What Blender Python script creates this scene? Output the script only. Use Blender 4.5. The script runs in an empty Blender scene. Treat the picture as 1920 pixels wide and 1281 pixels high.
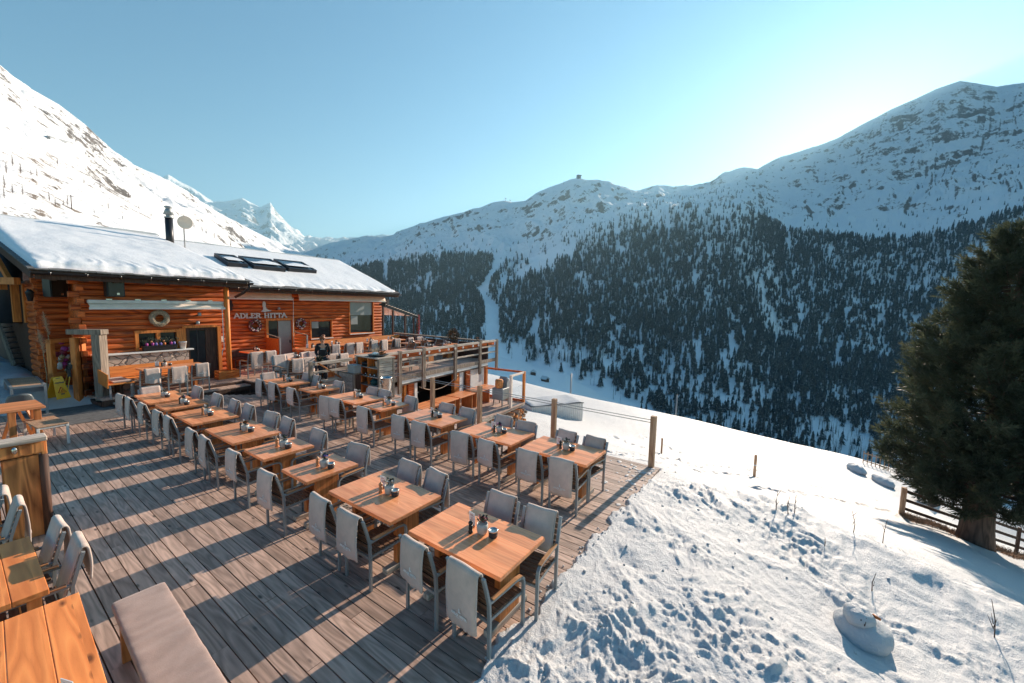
SKYTINT = (.88, 1.03, 1.02, 1)
SKYSAT = 1.32
SKYSTR = .053
SUNSTR = 5.0
EXPO = 1.58
HAZE = 1.0e-4
HAZECOL = (.48, .82, 1.0, 1)
import bpy, bmesh, math, random
import numpy as np
from mathutils import Vector, Matrix

random.seed(11)
rng = np.random.default_rng(11)
scene = bpy.context.scene
COL = scene.collection
PI = math.pi
R = math.radians

# ---------------------------------------------------------------- camera model
FPX, YAW, PITCH, ROLL, CAMH = 751.42, R(-55.0272), R(5.38848), R(1.298735), 3.22256
_cy, _sy = math.cos(YAW), math.sin(YAW)
CF = np.array([-_sy*math.cos(PITCH), _cy*math.cos(PITCH), -math.sin(PITCH)])
_r = np.array([_cy, _sy, 0.0]); _u = np.cross(_r, CF)
CR = math.cos(ROLL)*_r + math.sin(ROLL)*_u
CU = -math.sin(ROLL)*_r + math.cos(ROLL)*_u
CC = np.array([0, 0, CAMH])
PHI = R(5.5)                                   # the chalets and their terrace are turned 5.5 degrees to the deck
ES = np.array([math.cos(PHI), math.sin(PHI)]); ET = np.array([-math.sin(PHI), math.cos(PHI)])

def ray(x, y): return CF + CR*(x-960)/FPX - CU*(y-640.5)/FPX
def zp(x, y, z=0.0):
    d = ray(x, y); return CC + d*(z-CAMH)/d[2]
def dp(x, y, dep): return CC + ray(x, y)*dep
def tp(x, y, t):
    d = ray(x, y); k = t/(d[:2] @ ET); p = CC + d*k
    return np.array([p[:2] @ ES, t, p[2]])
def sp(x, y, s):
    d = ray(x, y); k = s/(d[:2] @ ES); p = CC + d*k
    return np.array([s, p[:2] @ ET, p[2]])
def xy(s, t, z=0.0):
    p = s*ES + t*ET; return (p[0], p[1], z)

# ---------------------------------------------------------------- objects
def link(o): COL.objects.link(o); return o
def tag(o, label=None, cat=None, group=None, kind=None):
    if label: o['label'] = label
    if cat: o['category'] = cat
    if group: o['group'] = group
    if kind: o['kind'] = kind
    return o
def thing(name, label, cat, loc=(0, 0, 0), rz=0.0, group=None, scale=1.0):
    o = bpy.data.objects.new(name, None); o.empty_display_size = 0.1
    o.location = loc; o.rotation_euler = (0, 0, rz); o.scale = (scale,)*3
    link(o); return tag(o, label, cat, group)
def dup(root, loc, rz=0.0, label=None, scale=1.0, group=None):
    r = root.copy(); link(r); r.location = loc; r.rotation_euler = (0, 0, rz); r.scale = (scale,)*3
    if label: r['label'] = label
    if group: r['group'] = group
    for ch in root.children:
        c = ch.copy(); link(c); c.parent = r
        for g in ch.children:
            d = g.copy(); link(d); d.parent = c
    return r

class MB:
    def __init__(s): s.v = []; s.f = []; s.sm = []
    def add(s, v, f, smooth=False):
        b = len(s.v); s.v += [tuple(p) for p in v]
        s.f += [tuple(i+b for i in q) for q in f]; s.sm += [smooth]*len(f); return s
    def box(s, c, d, rz=0, rx=0, ry=0):
        x, y, z = d[0]/2, d[1]/2, d[2]/2
        v = [Vector(p) for p in ((-x,-y,-z),(x,-y,-z),(x,y,-z),(-x,y,-z),(-x,-y,z),(x,-y,z),(x,y,z),(-x,y,z))]
        if rz or rx or ry:
            M = Matrix.Rotation(rz,3,'Z') @ Matrix.Rotation(ry,3,'Y') @ Matrix.Rotation(rx,3,'X'); v = [M @ p for p in v]
        v = [(p.x+c[0], p.y+c[1], p.z+c[2]) for p in v]
        return s.add(v, [(0,3,2,1),(4,5,6,7),(0,1,5,4),(1,2,6,5),(2,3,7,6),(3,0,4,7)])
    def ext(s, a, b): return s.box([(a[i]+b[i])/2 for i in range(3)], [abs(b[i]-a[i]) for i in range(3)])
    def bar(s, p0, p1, w, h, up=(0, 0, 1)):
        p0, p1 = Vector(p0), Vector(p1); d = (p1-p0).normalized(); up = Vector(up)
        if abs(d.dot(up)) > .99: up = Vector((1, 0, 0))
        a = d.cross(up).normalized()*(w/2); b = a.cross(d).normalized()*(h/2)
        v = [p0-a-b, p0+a-b, p0+a+b, p0-a+b, p1-a-b, p1+a-b, p1+a+b, p1-a+b]
        return s.add(v, [(0,1,2,3),(4,7,6,5),(0,4,5,1),(1,5,6,2),(2,6,7,3),(3,7,4,0)])
    def tube(s, pts, r, n=8, smooth=True, sq=None, up=(0, 0, 1)):
        pts = [Vector(p) for p in pts]; m = len(pts)
        rr = r if isinstance(r, (list, tuple)) else [r]*m
        v = []; f = []; pa = None
        for i in range(m):
            d = (pts[min(i+1, m-1)]-pts[max(i-1, 0)]).normalized()
            if pa is None:
                u = Vector(up)
                if abs(d.dot(u)) > .95: u = Vector((0, 1, 0))
                a = d.cross(u).normalized()
            else:
                a = (pa - d*pa.dot(d)).normalized()
            pa = a; b = a.cross(d)
            for k in range(n):
                t = 2*PI*(k+.5)/n
                ca, sa = math.cos(t), math.sin(t)
                if sq: v.append(pts[i] + a*(math.copysign(sq[0], ca)) + b*(math.copysign(sq[1], sa)))
                else: v.append(pts[i] + a*ca*rr[i] + b*sa*rr[i])
        for i in range(m-1):
            for k in range(n):
                k2 = (k+1) % n
                f.append((i*n+k, i*n+k2, (i+1)*n+k2, (i+1)*n+k))
        f.append(tuple(range(n-1, -1, -1))); f.append(tuple((m-1)*n+k for k in range(n)))
        return s.add(v, f, smooth and not sq)
    def sqtube(s, pts, w, h, up=(0, 0, 1)): return s.tube(pts, 1, 4, False, (w/2, h/2), up)
    def lathe(s, prof, n=16, c=(0, 0, 0), smooth=True, cap=True):
        v = []; f = []
        for r, z in prof:
            for k in range(n):
                t = 2*PI*k/n; v.append((c[0]+r*math.cos(t), c[1]+r*math.sin(t), c[2]+z))
        for i in range(len(prof)-1):
            for k in range(n):
                k2 = (k+1) % n; f.append((i*n+k, i*n+k2, (i+1)*n+k2, (i+1)*n+k))
        if cap:
            f.append(tuple(range(n-1, -1, -1))); f.append(tuple((len(prof)-1)*n+k for k in range(n)))
        return s.add(v, f, smooth)
    def prism(s, poly, h0, h1, M=None):
        n = len(poly); v = [(p[0], p[1], h0) for p in poly]+[(p[0], p[1], h1) for p in poly]
        if M is not None: v = [tuple(M @ Vector(p)) for p in v]
        f = [tuple(range(n-1, -1, -1)), tuple(range(n, 2*n))]+[(i, (i+1) % n, n+(i+1) % n, n+i) for i in range(n)]
        return s.add(v, f)
    def ell(s, c, r, nu=10, nv=7, jit=0):
        v = []; f = []
        for j in range(nv+1):
            ph = PI*j/nv
            for i in range(nu):
                th = 2*PI*i/nu; k = 1+(random.uniform(-jit, jit) if jit else 0)
                v.append((c[0]+r[0]*k*math.sin(ph)*math.cos(th), c[1]+r[1]*k*math.sin(ph)*math.sin(th), c[2]+r[2]*k*math.cos(ph)))
        for j in range(nv):
            for i in range(nu):
                i2 = (i+1) % nu; f.append((j*nu+i, (j+1)*nu+i, (j+1)*nu+i2, j*nu+i2))
        return s.add(v, f, True)
    def quad(s, a, b, c, d): return s.add([a, b, c, d], [(0, 1, 2, 3)])
    def grid(s, P, smooth=True):
        P = np.asarray(P); a, b = P.shape[:2]
        return s.add(P.reshape(-1, 3).tolist(), [(i*b+j, i*b+j+1, (i+1)*b+j+1, (i+1)*b+j) for i in range(a-1) for j in range(b-1)], smooth)
    def mesh(s, name, m, bevel=0, seg=1):
        me = bpy.data.meshes.new(name); me.from_pydata(s.v, [], s.f)
        me.polygons.foreach_set('use_smooth', s.sm)
        if bevel:
            bm = bmesh.new(); bm.from_mesh(me)
            es = [e for e in bm.edges if len(e.link_faces) == 2 and e.calc_face_angle(0) > .6]
            bmesh.ops.bevel(bm, geom=es, offset=bevel, segments=seg, affect='EDGES', clamp_overlap=True)
            bm.to_mesh(me); bm.free()
        if m: me.materials.append(m)
        me.update(); return me
    def build(s, name, m, parent=None, bevel=0, seg=1, loc=(0, 0, 0), rz=0):
        return put(name, s.mesh(name, m, bevel, seg), parent, loc, rz)

def put(name, me, parent=None, loc=(0, 0, 0), rz=0):
    o = bpy.data.objects.new(name, me); link(o); o.location = loc; o.rotation_euler = (0, 0, rz)
    if parent: o.parent = parent
    return o

def npmesh(name, V, F, m, smooth=True):
    """fast mesh from numpy arrays (quads or tris)"""
    me = bpy.data.meshes.new(name); V = np.ascontiguousarray(V, dtype=np.float32); F = np.ascontiguousarray(F, dtype=np.int32)
    k = F.shape[1]
    me.vertices.add(len(V)); me.vertices.foreach_set('co', V.ravel())
    me.loops.add(F.size); me.loops.foreach_set('vertex_index', F.ravel())
    me.polygons.add(len(F)); me.polygons.foreach_set('loop_start', np.arange(0, F.size, k, dtype=np.int32))
    me.polygons.foreach_set('loop_total', np.full(len(F), k, dtype=np.int32))
    me.polygons.foreach_set('use_smooth', np.full(len(F), smooth))
    me.update(calc_edges=True); me.validate()
    if m: me.materials.append(m)
    return me
def gridF(a, b):
    i, j = np.meshgrid(np.arange(a-1), np.arange(b-1), indexing='ij')
    return np.stack([i*b+j, i*b+j+1, (i+1)*b+j+1, (i+1)*b+j], -1).reshape(-1, 4)

# ---------------------------------------------------------------- numpy noise
_perm = rng.permutation(512)
_grad = np.stack([np.cos(np.linspace(0, 2*PI, 64, endpoint=False)), np.sin(np.linspace(0, 2*PI, 64, endpoint=False))], -1)
def _h(i, j): return _perm[(_perm[i & 511] + j) & 511] & 63
def perlin(x, y):
    x = np.asarray(x, float); y = np.asarray(y, float)
    i = np.floor(x).astype(int); j = np.floor(y).astype(int); fx = x-i; fy = y-j
    u = fx*fx*fx*(fx*(fx*6-15)+10); v = fy*fy*fy*(fy*(fy*6-15)+10)
    def g(a, b): q = _grad[_h(i+a, j+b)]; return q[..., 0]*(fx-a)+q[..., 1]*(fy-b)
    n0 = g(0, 0)*(1-u)+g(1, 0)*u; n1 = g(0, 1)*(1-u)+g(1, 1)*u
    return (n0*(1-v)+n1*v)*1.5
def fbm(x, y, o=5, rid=False, gain=.5):
    s = 0; a = 1.0; t = 0
    for k in range(o):
        n = perlin(x*2**k+17.3*k, y*2**k-9.1*k)
        if rid: n = 1-2*np.abs(n)
        s = s+a*n; t += a; a *= gain
    return s/t
def sstep(a, b, x):
    t = np.clip((x-a)/(b-a), 0, 1); return t*t*(3-2*t)

# ---------------------------------------------------------------- materials
class NT:
    def __init__(s, name):
        s.m = bpy.data.materials.new(name); s.m.use_nodes = True
        s.t = s.m.node_tree; s.n = s.t.nodes; s.b = s.n['Principled BSDF']
    def new(s, typ, **kw):
        x = s.n.new(typ)
        for k, v in kw.items():
            if k in x.inputs: x.inputs[k].default_value = v
            else: setattr(x, k, v)
        return x
    def l(s, a, b): s.t.links.new(a, b)
    def setp(s, **kw):
        for k, v in kw.items(): s.b.inputs[k.replace('_', ' ')].default_value = v
    def coord(s, scale=(1, 1, 1), kind='Object', rot=(0, 0, 0)):
        c = s.new('ShaderNodeTexCoord'); m = s.new('ShaderNodeMapping')
        m.inputs['Scale'].default_value = scale; m.inputs['Rotation'].default_value = rot
        s.l(c.outputs[kind], m.inputs[0]); return m.outputs[0]
    def noise(s, co, scale=5, detail=4, rough=.55, dist=0):
        n = s.new('ShaderNodeTexNoise'); n.inputs['Scale'].default_value = scale; n.inputs['Detail'].default_value = detail
        n.inputs['Roughness'].default_value = rough; n.inputs['Distortion'].default_value = dist
        s.l(co, n.inputs['Vector']); return n.outputs['Fac']
    def ramp(s, fac, stops, interp='LINEAR'):
        r = s.new('ShaderNodeValToRGB'); e = r.color_ramp.elements; r.color_ramp.interpolation = interp
        while len(e) < len(stops): e.new(.5)
        for el, (p, c) in zip(e, stops):
            el.position = p; el.color = tuple(c)+(1,) if len(c) == 3 else c
        s.l(fac, r.inputs[0]); return r.outputs[0]
    def mix(s, fac, a, b, mode='MIX'):
        x = s.new('ShaderNodeMix', data_type='RGBA', blend_type=mode)
        for v, i in ((fac, 0), (a, 6), (b, 7)):
            if hasattr(v, 'is_linked'): s.l(v, x.inputs[i])
            else: x.inputs[i].default_value = v if i == 0 else (tuple(v)+(1,))
        return x.outputs[2]
    def math(s, op, a, b=0.0, c=None):
        x = s.new('ShaderNodeMath', operation=op)
        for i, v in enumerate((a, b) if c is None else (a, b, c)):
            if hasattr(v, 'is_linked'): s.l(v, x.inputs[i])
            else: x.inputs[i].default_value = v
        return x.outputs[0]
    def bump(s, h, strength=.3, dist=.01):
        b = s.new('ShaderNodeBump'); b.inputs['Strength'].default_value = strength; b.inputs['Distance'].default_value = dist
        s.l(h, b.inputs['Height']); s.l(b.outputs[0], s.b.inputs['Normal'])
    def color(s, c): s.l(c, s.b.inputs['Base Color'])
    def rough(s, c): s.l(c, s.b.inputs['Roughness'])

def simple(name, col, rough=.6, metal=0, var=.12, scale=8, bump=0, spec=.5):
    t = NT(name); co = t.coord(); n = t.noise(co, scale, 5, .6)
    lo = tuple(max(0, c*(1-var*2)) for c in col); hi = tuple(min(1, c*(1+var)) for c in col)
    t.color(t.ramp(n, [(.3, lo), (.7, hi)])); t.setp(Roughness=rough, Metallic=metal)
    t.b.inputs['Specular IOR Level'].default_value = spec
    if bump: t.bump(t.noise(co, scale*4, 4), bump, .01)
    return t.m

def wood(name, dark, light, axis=1, scale=1.0, stave=0.0, rough=.55, bump=.25, grain=26, rnd=.25, knots=False, tone=False, spec=.35):
    """grain along `axis`; stave>0 makes glued boards of that width; tone reads the face attribute 'tone'"""
    t = NT(name); sc = [grain*scale]*3; sc[axis] = 1.6*scale
    oi = t.new('ShaderNodeObjectInfo')
    c = t.new('ShaderNodeTexCoord'); base = c.outputs['Object']
    off = t.new('ShaderNodeVectorMath', operation='SCALE'); off.inputs[0].default_value = (37, 91, 53)
    t.l(oi.outputs['Random'], off.inputs['Scale'])
    add = t.new('ShaderNodeVectorMath', operation='ADD'); t.l(base, add.inputs[0]); t.l(off.outputs[0], add.inputs[1])
    vec = add.outputs[0]; extra = None
    if tone:
        at = t.new('ShaderNodeAttribute', attribute_name='tone'); extra = at.outputs['Fac']
        sh = t.new('ShaderNodeVectorMath', operation='SCALE'); sh.inputs[0].default_value = (113, 71, 29); t.l(extra, sh.inputs['Scale'])
        a2 = t.new('ShaderNodeVectorMath', operation='ADD'); t.l(vec, a2.inputs[0]); t.l(sh.outputs[0], a2.inputs[1]); vec = a2.outputs[0]
    if stave:
        sx = t.new('ShaderNodeSeparateXYZ'); t.l(base, sx.inputs[0])
        o = 0 if axis == 1 else 1
        idx = t.math('FLOOR', t.math('DIVIDE', sx.outputs[o], stave))
        wn = t.new('ShaderNodeTexWhiteNoise', noise_dimensions='2D'); cb = t.new('ShaderNodeCombineXYZ')
        t.l(idx, cb.inputs[0]); t.l(oi.outputs['Random'], cb.inputs[1]); t.l(cb.outputs[0], wn.inputs['Vector'])
        extra = wn.outputs['Value']
        sh = t.new('ShaderNodeVectorMath', operation='SCALE'); sh.inputs[0].default_value = (13, 71, 29); t.l(extra, sh.inputs['Scale'])
        a2 = t.new('ShaderNodeVectorMath', operation='ADD'); t.l(vec, a2.inputs[0]); t.l(sh.outputs[0], a2.inputs[1]); vec = a2.outputs[0]
    m = t.new('ShaderNodeMapping'); m.inputs['Scale'].default_value = sc; t.l(vec, m.inputs[0]); v = m.outputs[0]
    m2 = t.new('ShaderNodeMapping'); s2 = [6*scale]*3; s2[axis] = .55*scale; m2.inputs['Scale'].default_value = s2; t.l(vec, m2.inputs[0])
    big = t.noise(m2.outputs[0], 1.0, 2, .5)
    w = t.new('ShaderNodeTexWave', wave_type='BANDS', bands_direction='DIAGONAL', wave_profile='SAW')
    w.inputs['Scale'].default_value = .35; w.inputs['Distortion'].default_value = 0; w.inputs['Detail'].default_value = 0
    rings = t.math('FRACT', t.math('MULTIPLY', big, 9.0))
    rings = t.math('ABSOLUTE', t.math('SUBTRACT', t.math('MULTIPLY', rings, 2.0), 1.0))
    fine = t.noise(v, 1.0, 5, .65)
    g = t.math('ADD', t.math('MULTIPLY', fine, .65), t.math('MULTIPLY', rings, .35))
    col = t.ramp(g, [(.22, dark), (.72, light)])
    if extra is not None:
        br = t.math('ADD', t.math('MULTIPLY', extra, rnd*2), 1-rnd)
        col = t.mix(1.0, col, t.ramp(br, [(0, (0, 0, 0)), (1, (1, 1, 1))]), 'MULTIPLY') if False else t._scale(col, br)
    br2 = t.math('ADD', t.math('MULTIPLY', oi.outputs['Random'], .22), .89)
    col = t._scale(col, br2)
    if knots:
        mk = t.new('ShaderNodeMapping'); sk = [7*scale]*3; sk[axis] = 2.6*scale; mk.inputs['Scale'].default_value = sk; t.l(vec, mk.inputs[0])
        vo = t.new('ShaderNodeTexVoronoi'); vo.inputs['Scale'].default_value = 1.0; t.l(mk.outputs[0], vo.inputs['Vector'])
        k = t.ramp(vo.outputs['Distance'], [(.06, (1, 1, 1)), (.15, (0, 0, 0))])
        col = t.mix(k, col, tuple(x*.35 for x in dark))
    t.color(col); t.setp(Roughness=rough); t.b.inputs['Specular IOR Level'].default_value = spec
    t.bump(g, bump, .004)
    return t.m
def _scale(t, col, f):
    x = t.new('ShaderNodeVectorMath', operation='SCALE'); t.l(col, x.inputs[0]); t.l(f, x.inputs['Scale']); return x.outputs[0]
NT._scale = _scale

M = {}
M['table'] = wood('oiled_larch', (.72, .245, .095), (.92, .375, .165), 1, 1.0, .11, .33, .10, 22, .16, spec=.5)
M['table_x'] = wood('oiled_larch_cross', (.72, .245, .095), (.92, .375, .165), 0, 1.0, .11, .33, .10, 22, .16, spec=.5)
M['tleg'] = wood('larch_upright', (.42, .125, .032), (.68, .25, .08), 2, 1.0, 0, .5, .15, 22)
M['old_table'] = wood('worn_larch_top', (.62, .165, .038), (.94, .31, .085), 1, .8, .17, .5, .3, 18, .14, True)
M['deck'] = wood('weathered_deck_boards', (.30, .20, .15), (.64, .435, .335), 1, 1.0, 0, .55, .4, 24, .24, True, True, .55)
M['greywood'] = wood('grey_weathered_wood', (.12, .092, .07), (.33, .265, .21), 2, 1.0, 0, .85, .5, 24)
M['greywood_x'] = wood('grey_weathered_rail', (.26, .21, .17), (.60, .50, .41), 0, 1.0, 0, .85, .5, 24)
M['post'] = wood('larch_post', (.32, .16, .085), (.58, .36, .22), 2, 1.0, 0, .8, .4, 24, .2, True)
M['log'] = wood('stained_logs', (.20, .033, .008), (.80, .18, .032), 0, .6, 0, .55, .3, 16)
M['log_t'] = wood('stained_logs_side', (.20, .033, .008), (.78, .175, .032), 1, .6, 0, .55, .3, 16)
M['orange'] = wood('orange_stained_wood', (.46, .12, .022), (.80, .27, .06), 2, 1.0, 0, .5, .15, 20)
M['orange_x'] = wood('orange_stained_board', (.52, .14, .028), (.85, .31, .075), 0, 1.0, 0, .5, .15, 20)
M['dark_wood'] = wood('dark_brown_wood', (.045, .022, .014), (.12, .06, .04), 2, 1.0, 0, .7, .3, 22)
M['bark'] = wood('rough_sawn_larch', (.24, .08, .025), (.90, .35, .11), 2, .7, 0, .75, .7, 18, .3, True)
M['slat'] = wood('chair_slats', (.10, .05, .03), (.24, .125, .07), 1, 1.5, 0, .6, .2, 24)
M['pad'] = wood('armrest_pads', (.30, .13, .05), (.50, .25, .11), 0, 1.5, 0, .5, .2, 24)
M['frame'] = simple('grey_powder_coat', (.30, .32, .325), .38, .25, .06, 6)
M['steel'] = simple('brushed_steel', (.62, .60, .57), .25, 1.0, .05, 20)
M['blackplastic'] = simple('black_plastic', (.018, .018, .02), .5, 0, .1, 10)
M['darkmetal'] = simple('dark_sheet_metal', (.045, .045, .05), .4, .6, .12, 5)
M['white'] = simple('white_paint', (.78, .76, .72), .55, 0, .05, 4)
M['awning'] = simple('awning_canvas', (.90, .72, .58), .8, 0, .06, 3)
M['whitemetal'] = simple('white_sheet_metal', (.80, .76, .70), .5, 0, .06, 3)
M['letter'] = simple('grey_sign_metal', (.62, .60, .58), .5, .2, .05, 6)
M['paper'] = simple('paper', (.82, .82, .80), .7, 0, .02, 3)
M['ink'] = simple('red_print', (.45, .10, .06), .7, 0, .02, 3)
M['inkdark'] = simple('dark_print', (.10, .09, .09), .7, 0, .02, 3)
M['embroid'] = simple('pale_embroidery', (.80, .78, .74), .8, 0, .03, 3)
M['pot'] = simple('pale_ceramic', (.52, .49, .44), .5, 0, .08, 14)
M['cup'] = simple('dark_woven_cup', (.035, .035, .037), .55, 0, .3, 90, .6)
M['mill_dark'] = simple('black_pepper_mill', (.02, .018, .016), .25, 0, .1, 10)
M['mill_wood'] = simple('turned_beech', (.55, .24, .10), .4, 0, .08, 12)
M['leaf'] = simple('dark_leaves', (.035, .05, .03), .6, 0, .4, 60)
M['flower_red'] = simple('crimson_petals', (.30, .015, .04), .6, 0, .3, 60)
M['flower_orange'] = simple('orange_petals', (.60, .14, .02), .6, 0, .3, 60)
M['flower_blue'] = simple('violet_petals', (.16, .12, .42), .6, 0, .3, 60)
M['flower_pink'] = simple('pink_petals', (.45, .05, .28), .6, 0, .3, 60)
M['flower_white'] = simple('pale_dry_petals', (.55, .52, .48), .7, 0, .3, 60)
M['rubber'] = simple('grey_rubber_mat', (.13, .125, .12), .9, 0, .25, 9, .5)
M['yellow'] = simple('yellow_plastic', (.80, .42, .012), .4, 0, .05, 4)
M['redprint'] = simple('red_warning_print', (.5, .05, .015), .5, 0, .05, 4)
M['dry'] = simple('dry_grass_stems', (.42, .30, .17), .8, 0, .35, 30)
M['plume'] = simple('pampas_plume', (.85, .62, .45), .9, 0, .2, 40)
M['shell'] = simple('grey_shell_plastic', (.11, .13, .135), .4, 0, .05, 4)
M['skin'] = simple('skin', (.56, .30, .20), .5, 0, .05, 10)
M['hair'] = simple('auburn_hair', (.30, .085, .022), .5, 0, .4, 60)
M['sweater'] = simple('black_sweater', (.014, .014, .016), .9, 0, .2, 40)
M['jeans'] = simple('dark_trousers', (.025, .03, .04), .85, 0, .2, 40)
M['redcloth'] = simple('red_cloth', (.40, .03, .03), .8, 0, .15, 20)
M['straw'] = simple('wreath_straw', (.50, .40, .28), .85, 0, .5, 70, .6)
M['cone_br'] = simple('wreath_cones', (.16, .08, .06), .8, 0, .5, 80, .6)
M['mast'] = simple('galvanised_grey', (.33, .33, .33), .5, .4, .08, 5)
M['teal'] = simple('teal_cloth', (.02, .10, .10), .8, 0, .15, 20)
M['greybox'] = simple('grey_plastic_crate', (.30, .33, .33), .5, 0, .06, 5)

def glass(name, col, rough=.05, spec=.35):
    t = NT(name); t.setp(Roughness=rough, Metallic=0.0); co = t.coord((1, 1, 1)); n = t.noise(co, 1.3, 3)
    t.color(t.ramp(n, [(.3, tuple(c*.6 for c in col)), (.75, tuple(c*1.3 for c in col))])); t.b.inputs['Specular IOR Level'].default_value = spec
    return t.m
M['glass'] = glass('dark_window_glass', (.022, .028, .032))
M['glass_sky'] = glass('skylight_glass', (.05, .09, .13), .05, 1.0)
def clearglass(name):
    t = NT(name); t.setp(Roughness=.02, IOR=1.1); t.b.inputs['Transmission Weight'].default_value = 1.0
    t.b.inputs['Base Color'].default_value = (.93, .96, .97, 1); return t.m
M['clear'] = clearglass('clear_glass')

def cloth(name, col):
    t = NT(name); co = t.coord(); n = t.noise(co, 5, 5, .6); f = t.noise(co, 120, 2, .7); oi = t.new('ShaderNodeObjectInfo')
    c = t.ramp(n, [(.3, tuple(x*.82 for x in col)), (.7, tuple(x*1.1 for x in col))])
    c = t._scale(c, t.math('ADD', t.math('MULTIPLY', oi.outputs['Random'], .2), .9))
    t.color(c); t.setp(Roughness=.95); t.b.inputs['Sheen Weight'].default_value = .25; t.b.inputs['Specular IOR Level'].default_value = .15
    t.bump(t.math('ADD', f, t.math('MULTIPLY', n, 2.0)), .35, .004); return t.m
M['blanket'] = cloth('grey_wool', (.66, .50, .415))
M['cushion'] = cloth('taupe_canvas', (.40, .275, .228))
M['binding'] = cloth('blanket_hem', (.56, .455, .395))

def snow(name, bump=.5, scale=9.0, col=(.84, .835, .83)):
    t = NT(name); co = t.coord(); n = t.noise(co, scale, 8, .65); big = t.noise(co, .35, 3)
    t.color(t.ramp(big, [(.3, tuple(c*.96 for c in col)), (.7, col)])); t.setp(Roughness=.55)
    t.b.inputs['Specular IOR Level'].default_value = .25
    n4 = t.noise(co, scale*4, 4, .7); t.bump(t.math('ADD', n, t.math('MULTIPLY', n4, .35)), bump, .05); return t.m
M['snow'] = snow('snow', .6, 13, (.60, .59, .585))
M['roofsnow'] = snow('roof_snow', .25, 3)

def mountain(name, lo, hi, scale, slope0, slope1, thin, rockc=((.06, .05, .045), (.20, .155, .125)), speck=.5, fine=.42):
    """snow with rock breaking through where it is steep and along noise bands"""
    t = NT(name); co = t.coord(); g = t.new('ShaderNodeNewGeometry'); sx = t.new('ShaderNodeSeparateXYZ'); t.l(g.outputs['Normal'], sx.inputs[0])
    n1 = t.noise(co, scale, 9, .62, .6); n2 = t.noise(co, scale*7, 6, .7); n3 = t.noise(co, scale*24, 5, .75)
    st = t.new('ShaderNodeMapRange'); st.inputs['From Min'].default_value = slope1; st.inputs['From Max'].default_value = slope0
    t.l(sx.outputs[2], st.inputs['Value'])
    k = t.math('ADD', t.math('MULTIPLY', n1, .55), t.math('MULTIPLY', n2, speck))
    k = t.math('ADD', k, t.math('MULTIPLY', n3, fine)); k = t.math('ADD', k, t.math('MULTIPLY', st.outputs[0], .25))
    f = t.ramp(k, [(thin, (0, 0, 0)), (thin+.045, (1, 1, 1))])
    rc = t.ramp(n2, [(.35, rockc[0]), (.65, rockc[1])])
    t.color(t.mix(f, (.80, .80, .80), rc)); t.setp(Roughness=.7); t.b.inputs['Specular IOR Level'].default_value = .15
    t.bump(t.math('ADD', n1, t.math('MULTIPLY', n2, .45)), .9, .06/scale); return t.m
# ================================================================= camera, sky, sun
cam = bpy.data.cameras.new('camera'); cam.sensor_width = 36; cam.lens = 36*FPX/1920
cam.clip_start = .05; cam.clip_end = 60000
co = bpy.data.objects.new('camera', cam); link(co)
co.matrix_world = Matrix(((CR[0], CU[0], -CF[0], CC[0]), (CR[1], CU[1], -CF[1], CC[1]), (CR[2], CU[2], -CF[2], CC[2]), (0, 0, 0, 1)))
scene.camera = co
SUN = ray(1565, 238); SUN = SUN/np.linalg.norm(SUN); _sh = math.hypot(SUN[0], SUN[1]); SUN = np.array([_sh*math.cos(R(-3.6)), _sh*math.sin(R(-3.6)), SUN[2]])
EL = math.asin(SUN[2]); AZ = math.atan2(SUN[0], SUN[1])
w = bpy.data.worlds.new('World'); scene.world = w; w.use_nodes = True
nt = w.node_tree; bg = nt.nodes['Background']
sky = nt.nodes.new('ShaderNodeTexSky'); sky.sky_type = 'NISHITA'; sky.sun_disc = False
sky.sun_elevation = EL; sky.sun_rotation = AZ; sky.altitude = 2100; sky.air_density = 1.0; sky.dust_density = 1.15; sky.ozone_density = .35
hs = nt.nodes.new('ShaderNodeMix'); hs.data_type = 'RGBA'; hs.blend_type = 'MULTIPLY'; hs.inputs[0].default_value = 1
hs.inputs[7].default_value = SKYTINT
nt.links.new(sky.outputs[0], hs.inputs[6]); hv = nt.nodes.new('ShaderNodeHueSaturation'); hv.inputs['Saturation'].default_value = SKYSAT; nt.links.new(hs.outputs[2], hv.inputs['Color']); tc = nt.nodes.new('ShaderNodeTexCoord'); sz = nt.nodes.new('ShaderNodeSeparateXYZ'); nt.links.new(tc.outputs['Generated'], sz.inputs[0])
zr = nt.nodes.new('ShaderNodeValToRGB'); ze = zr.color_ramp.elements; ze[0].position = .24; ze[0].color = (1, 1, 1, 1); ze[1].position = .58; ze[1].color = (.42, .86, 1, 1); nt.links.new(sz.outputs[2], zr.inputs[0])
zm = nt.nodes.new('ShaderNodeMix'); zm.data_type = 'RGBA'; zm.blend_type = 'MULTIPLY'; zm.inputs[0].default_value = 1; nt.links.new(hv.outputs[0], zm.inputs[6]); nt.links.new(zr.outputs[0], zm.inputs[7]); nt.links.new(zm.outputs[2], bg.inputs[0]); bg.inputs[1].default_value = SKYSTR
sl = bpy.data.lights.new('sun', 'SUN'); sl.energy = SUNSTR; sl.angle = R(.53); sl.color = (1.0, .84, .68)
so = bpy.data.objects.new('sun', sl); link(so)
so.rotation_euler = Vector(SUN).to_track_quat('Z', 'Y').to_euler()
vs = scene.view_settings; vs.view_transform = 'Standard'; vs.look = 'None'; vs.exposure = EXPO; vs.gamma = 1
cy = scene.cycles; cy.max_bounces = 6; cy.diffuse_bounces = 3; cy.glossy_bounces = 3; cy.transmission_bounces = 6; cy.transparent_max_bounces = 8
cy.volume_bounces = 0; cy.caustics_reflective = False; cy.caustics_refractive = False; cy.sample_clamp_indirect = 6

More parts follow.
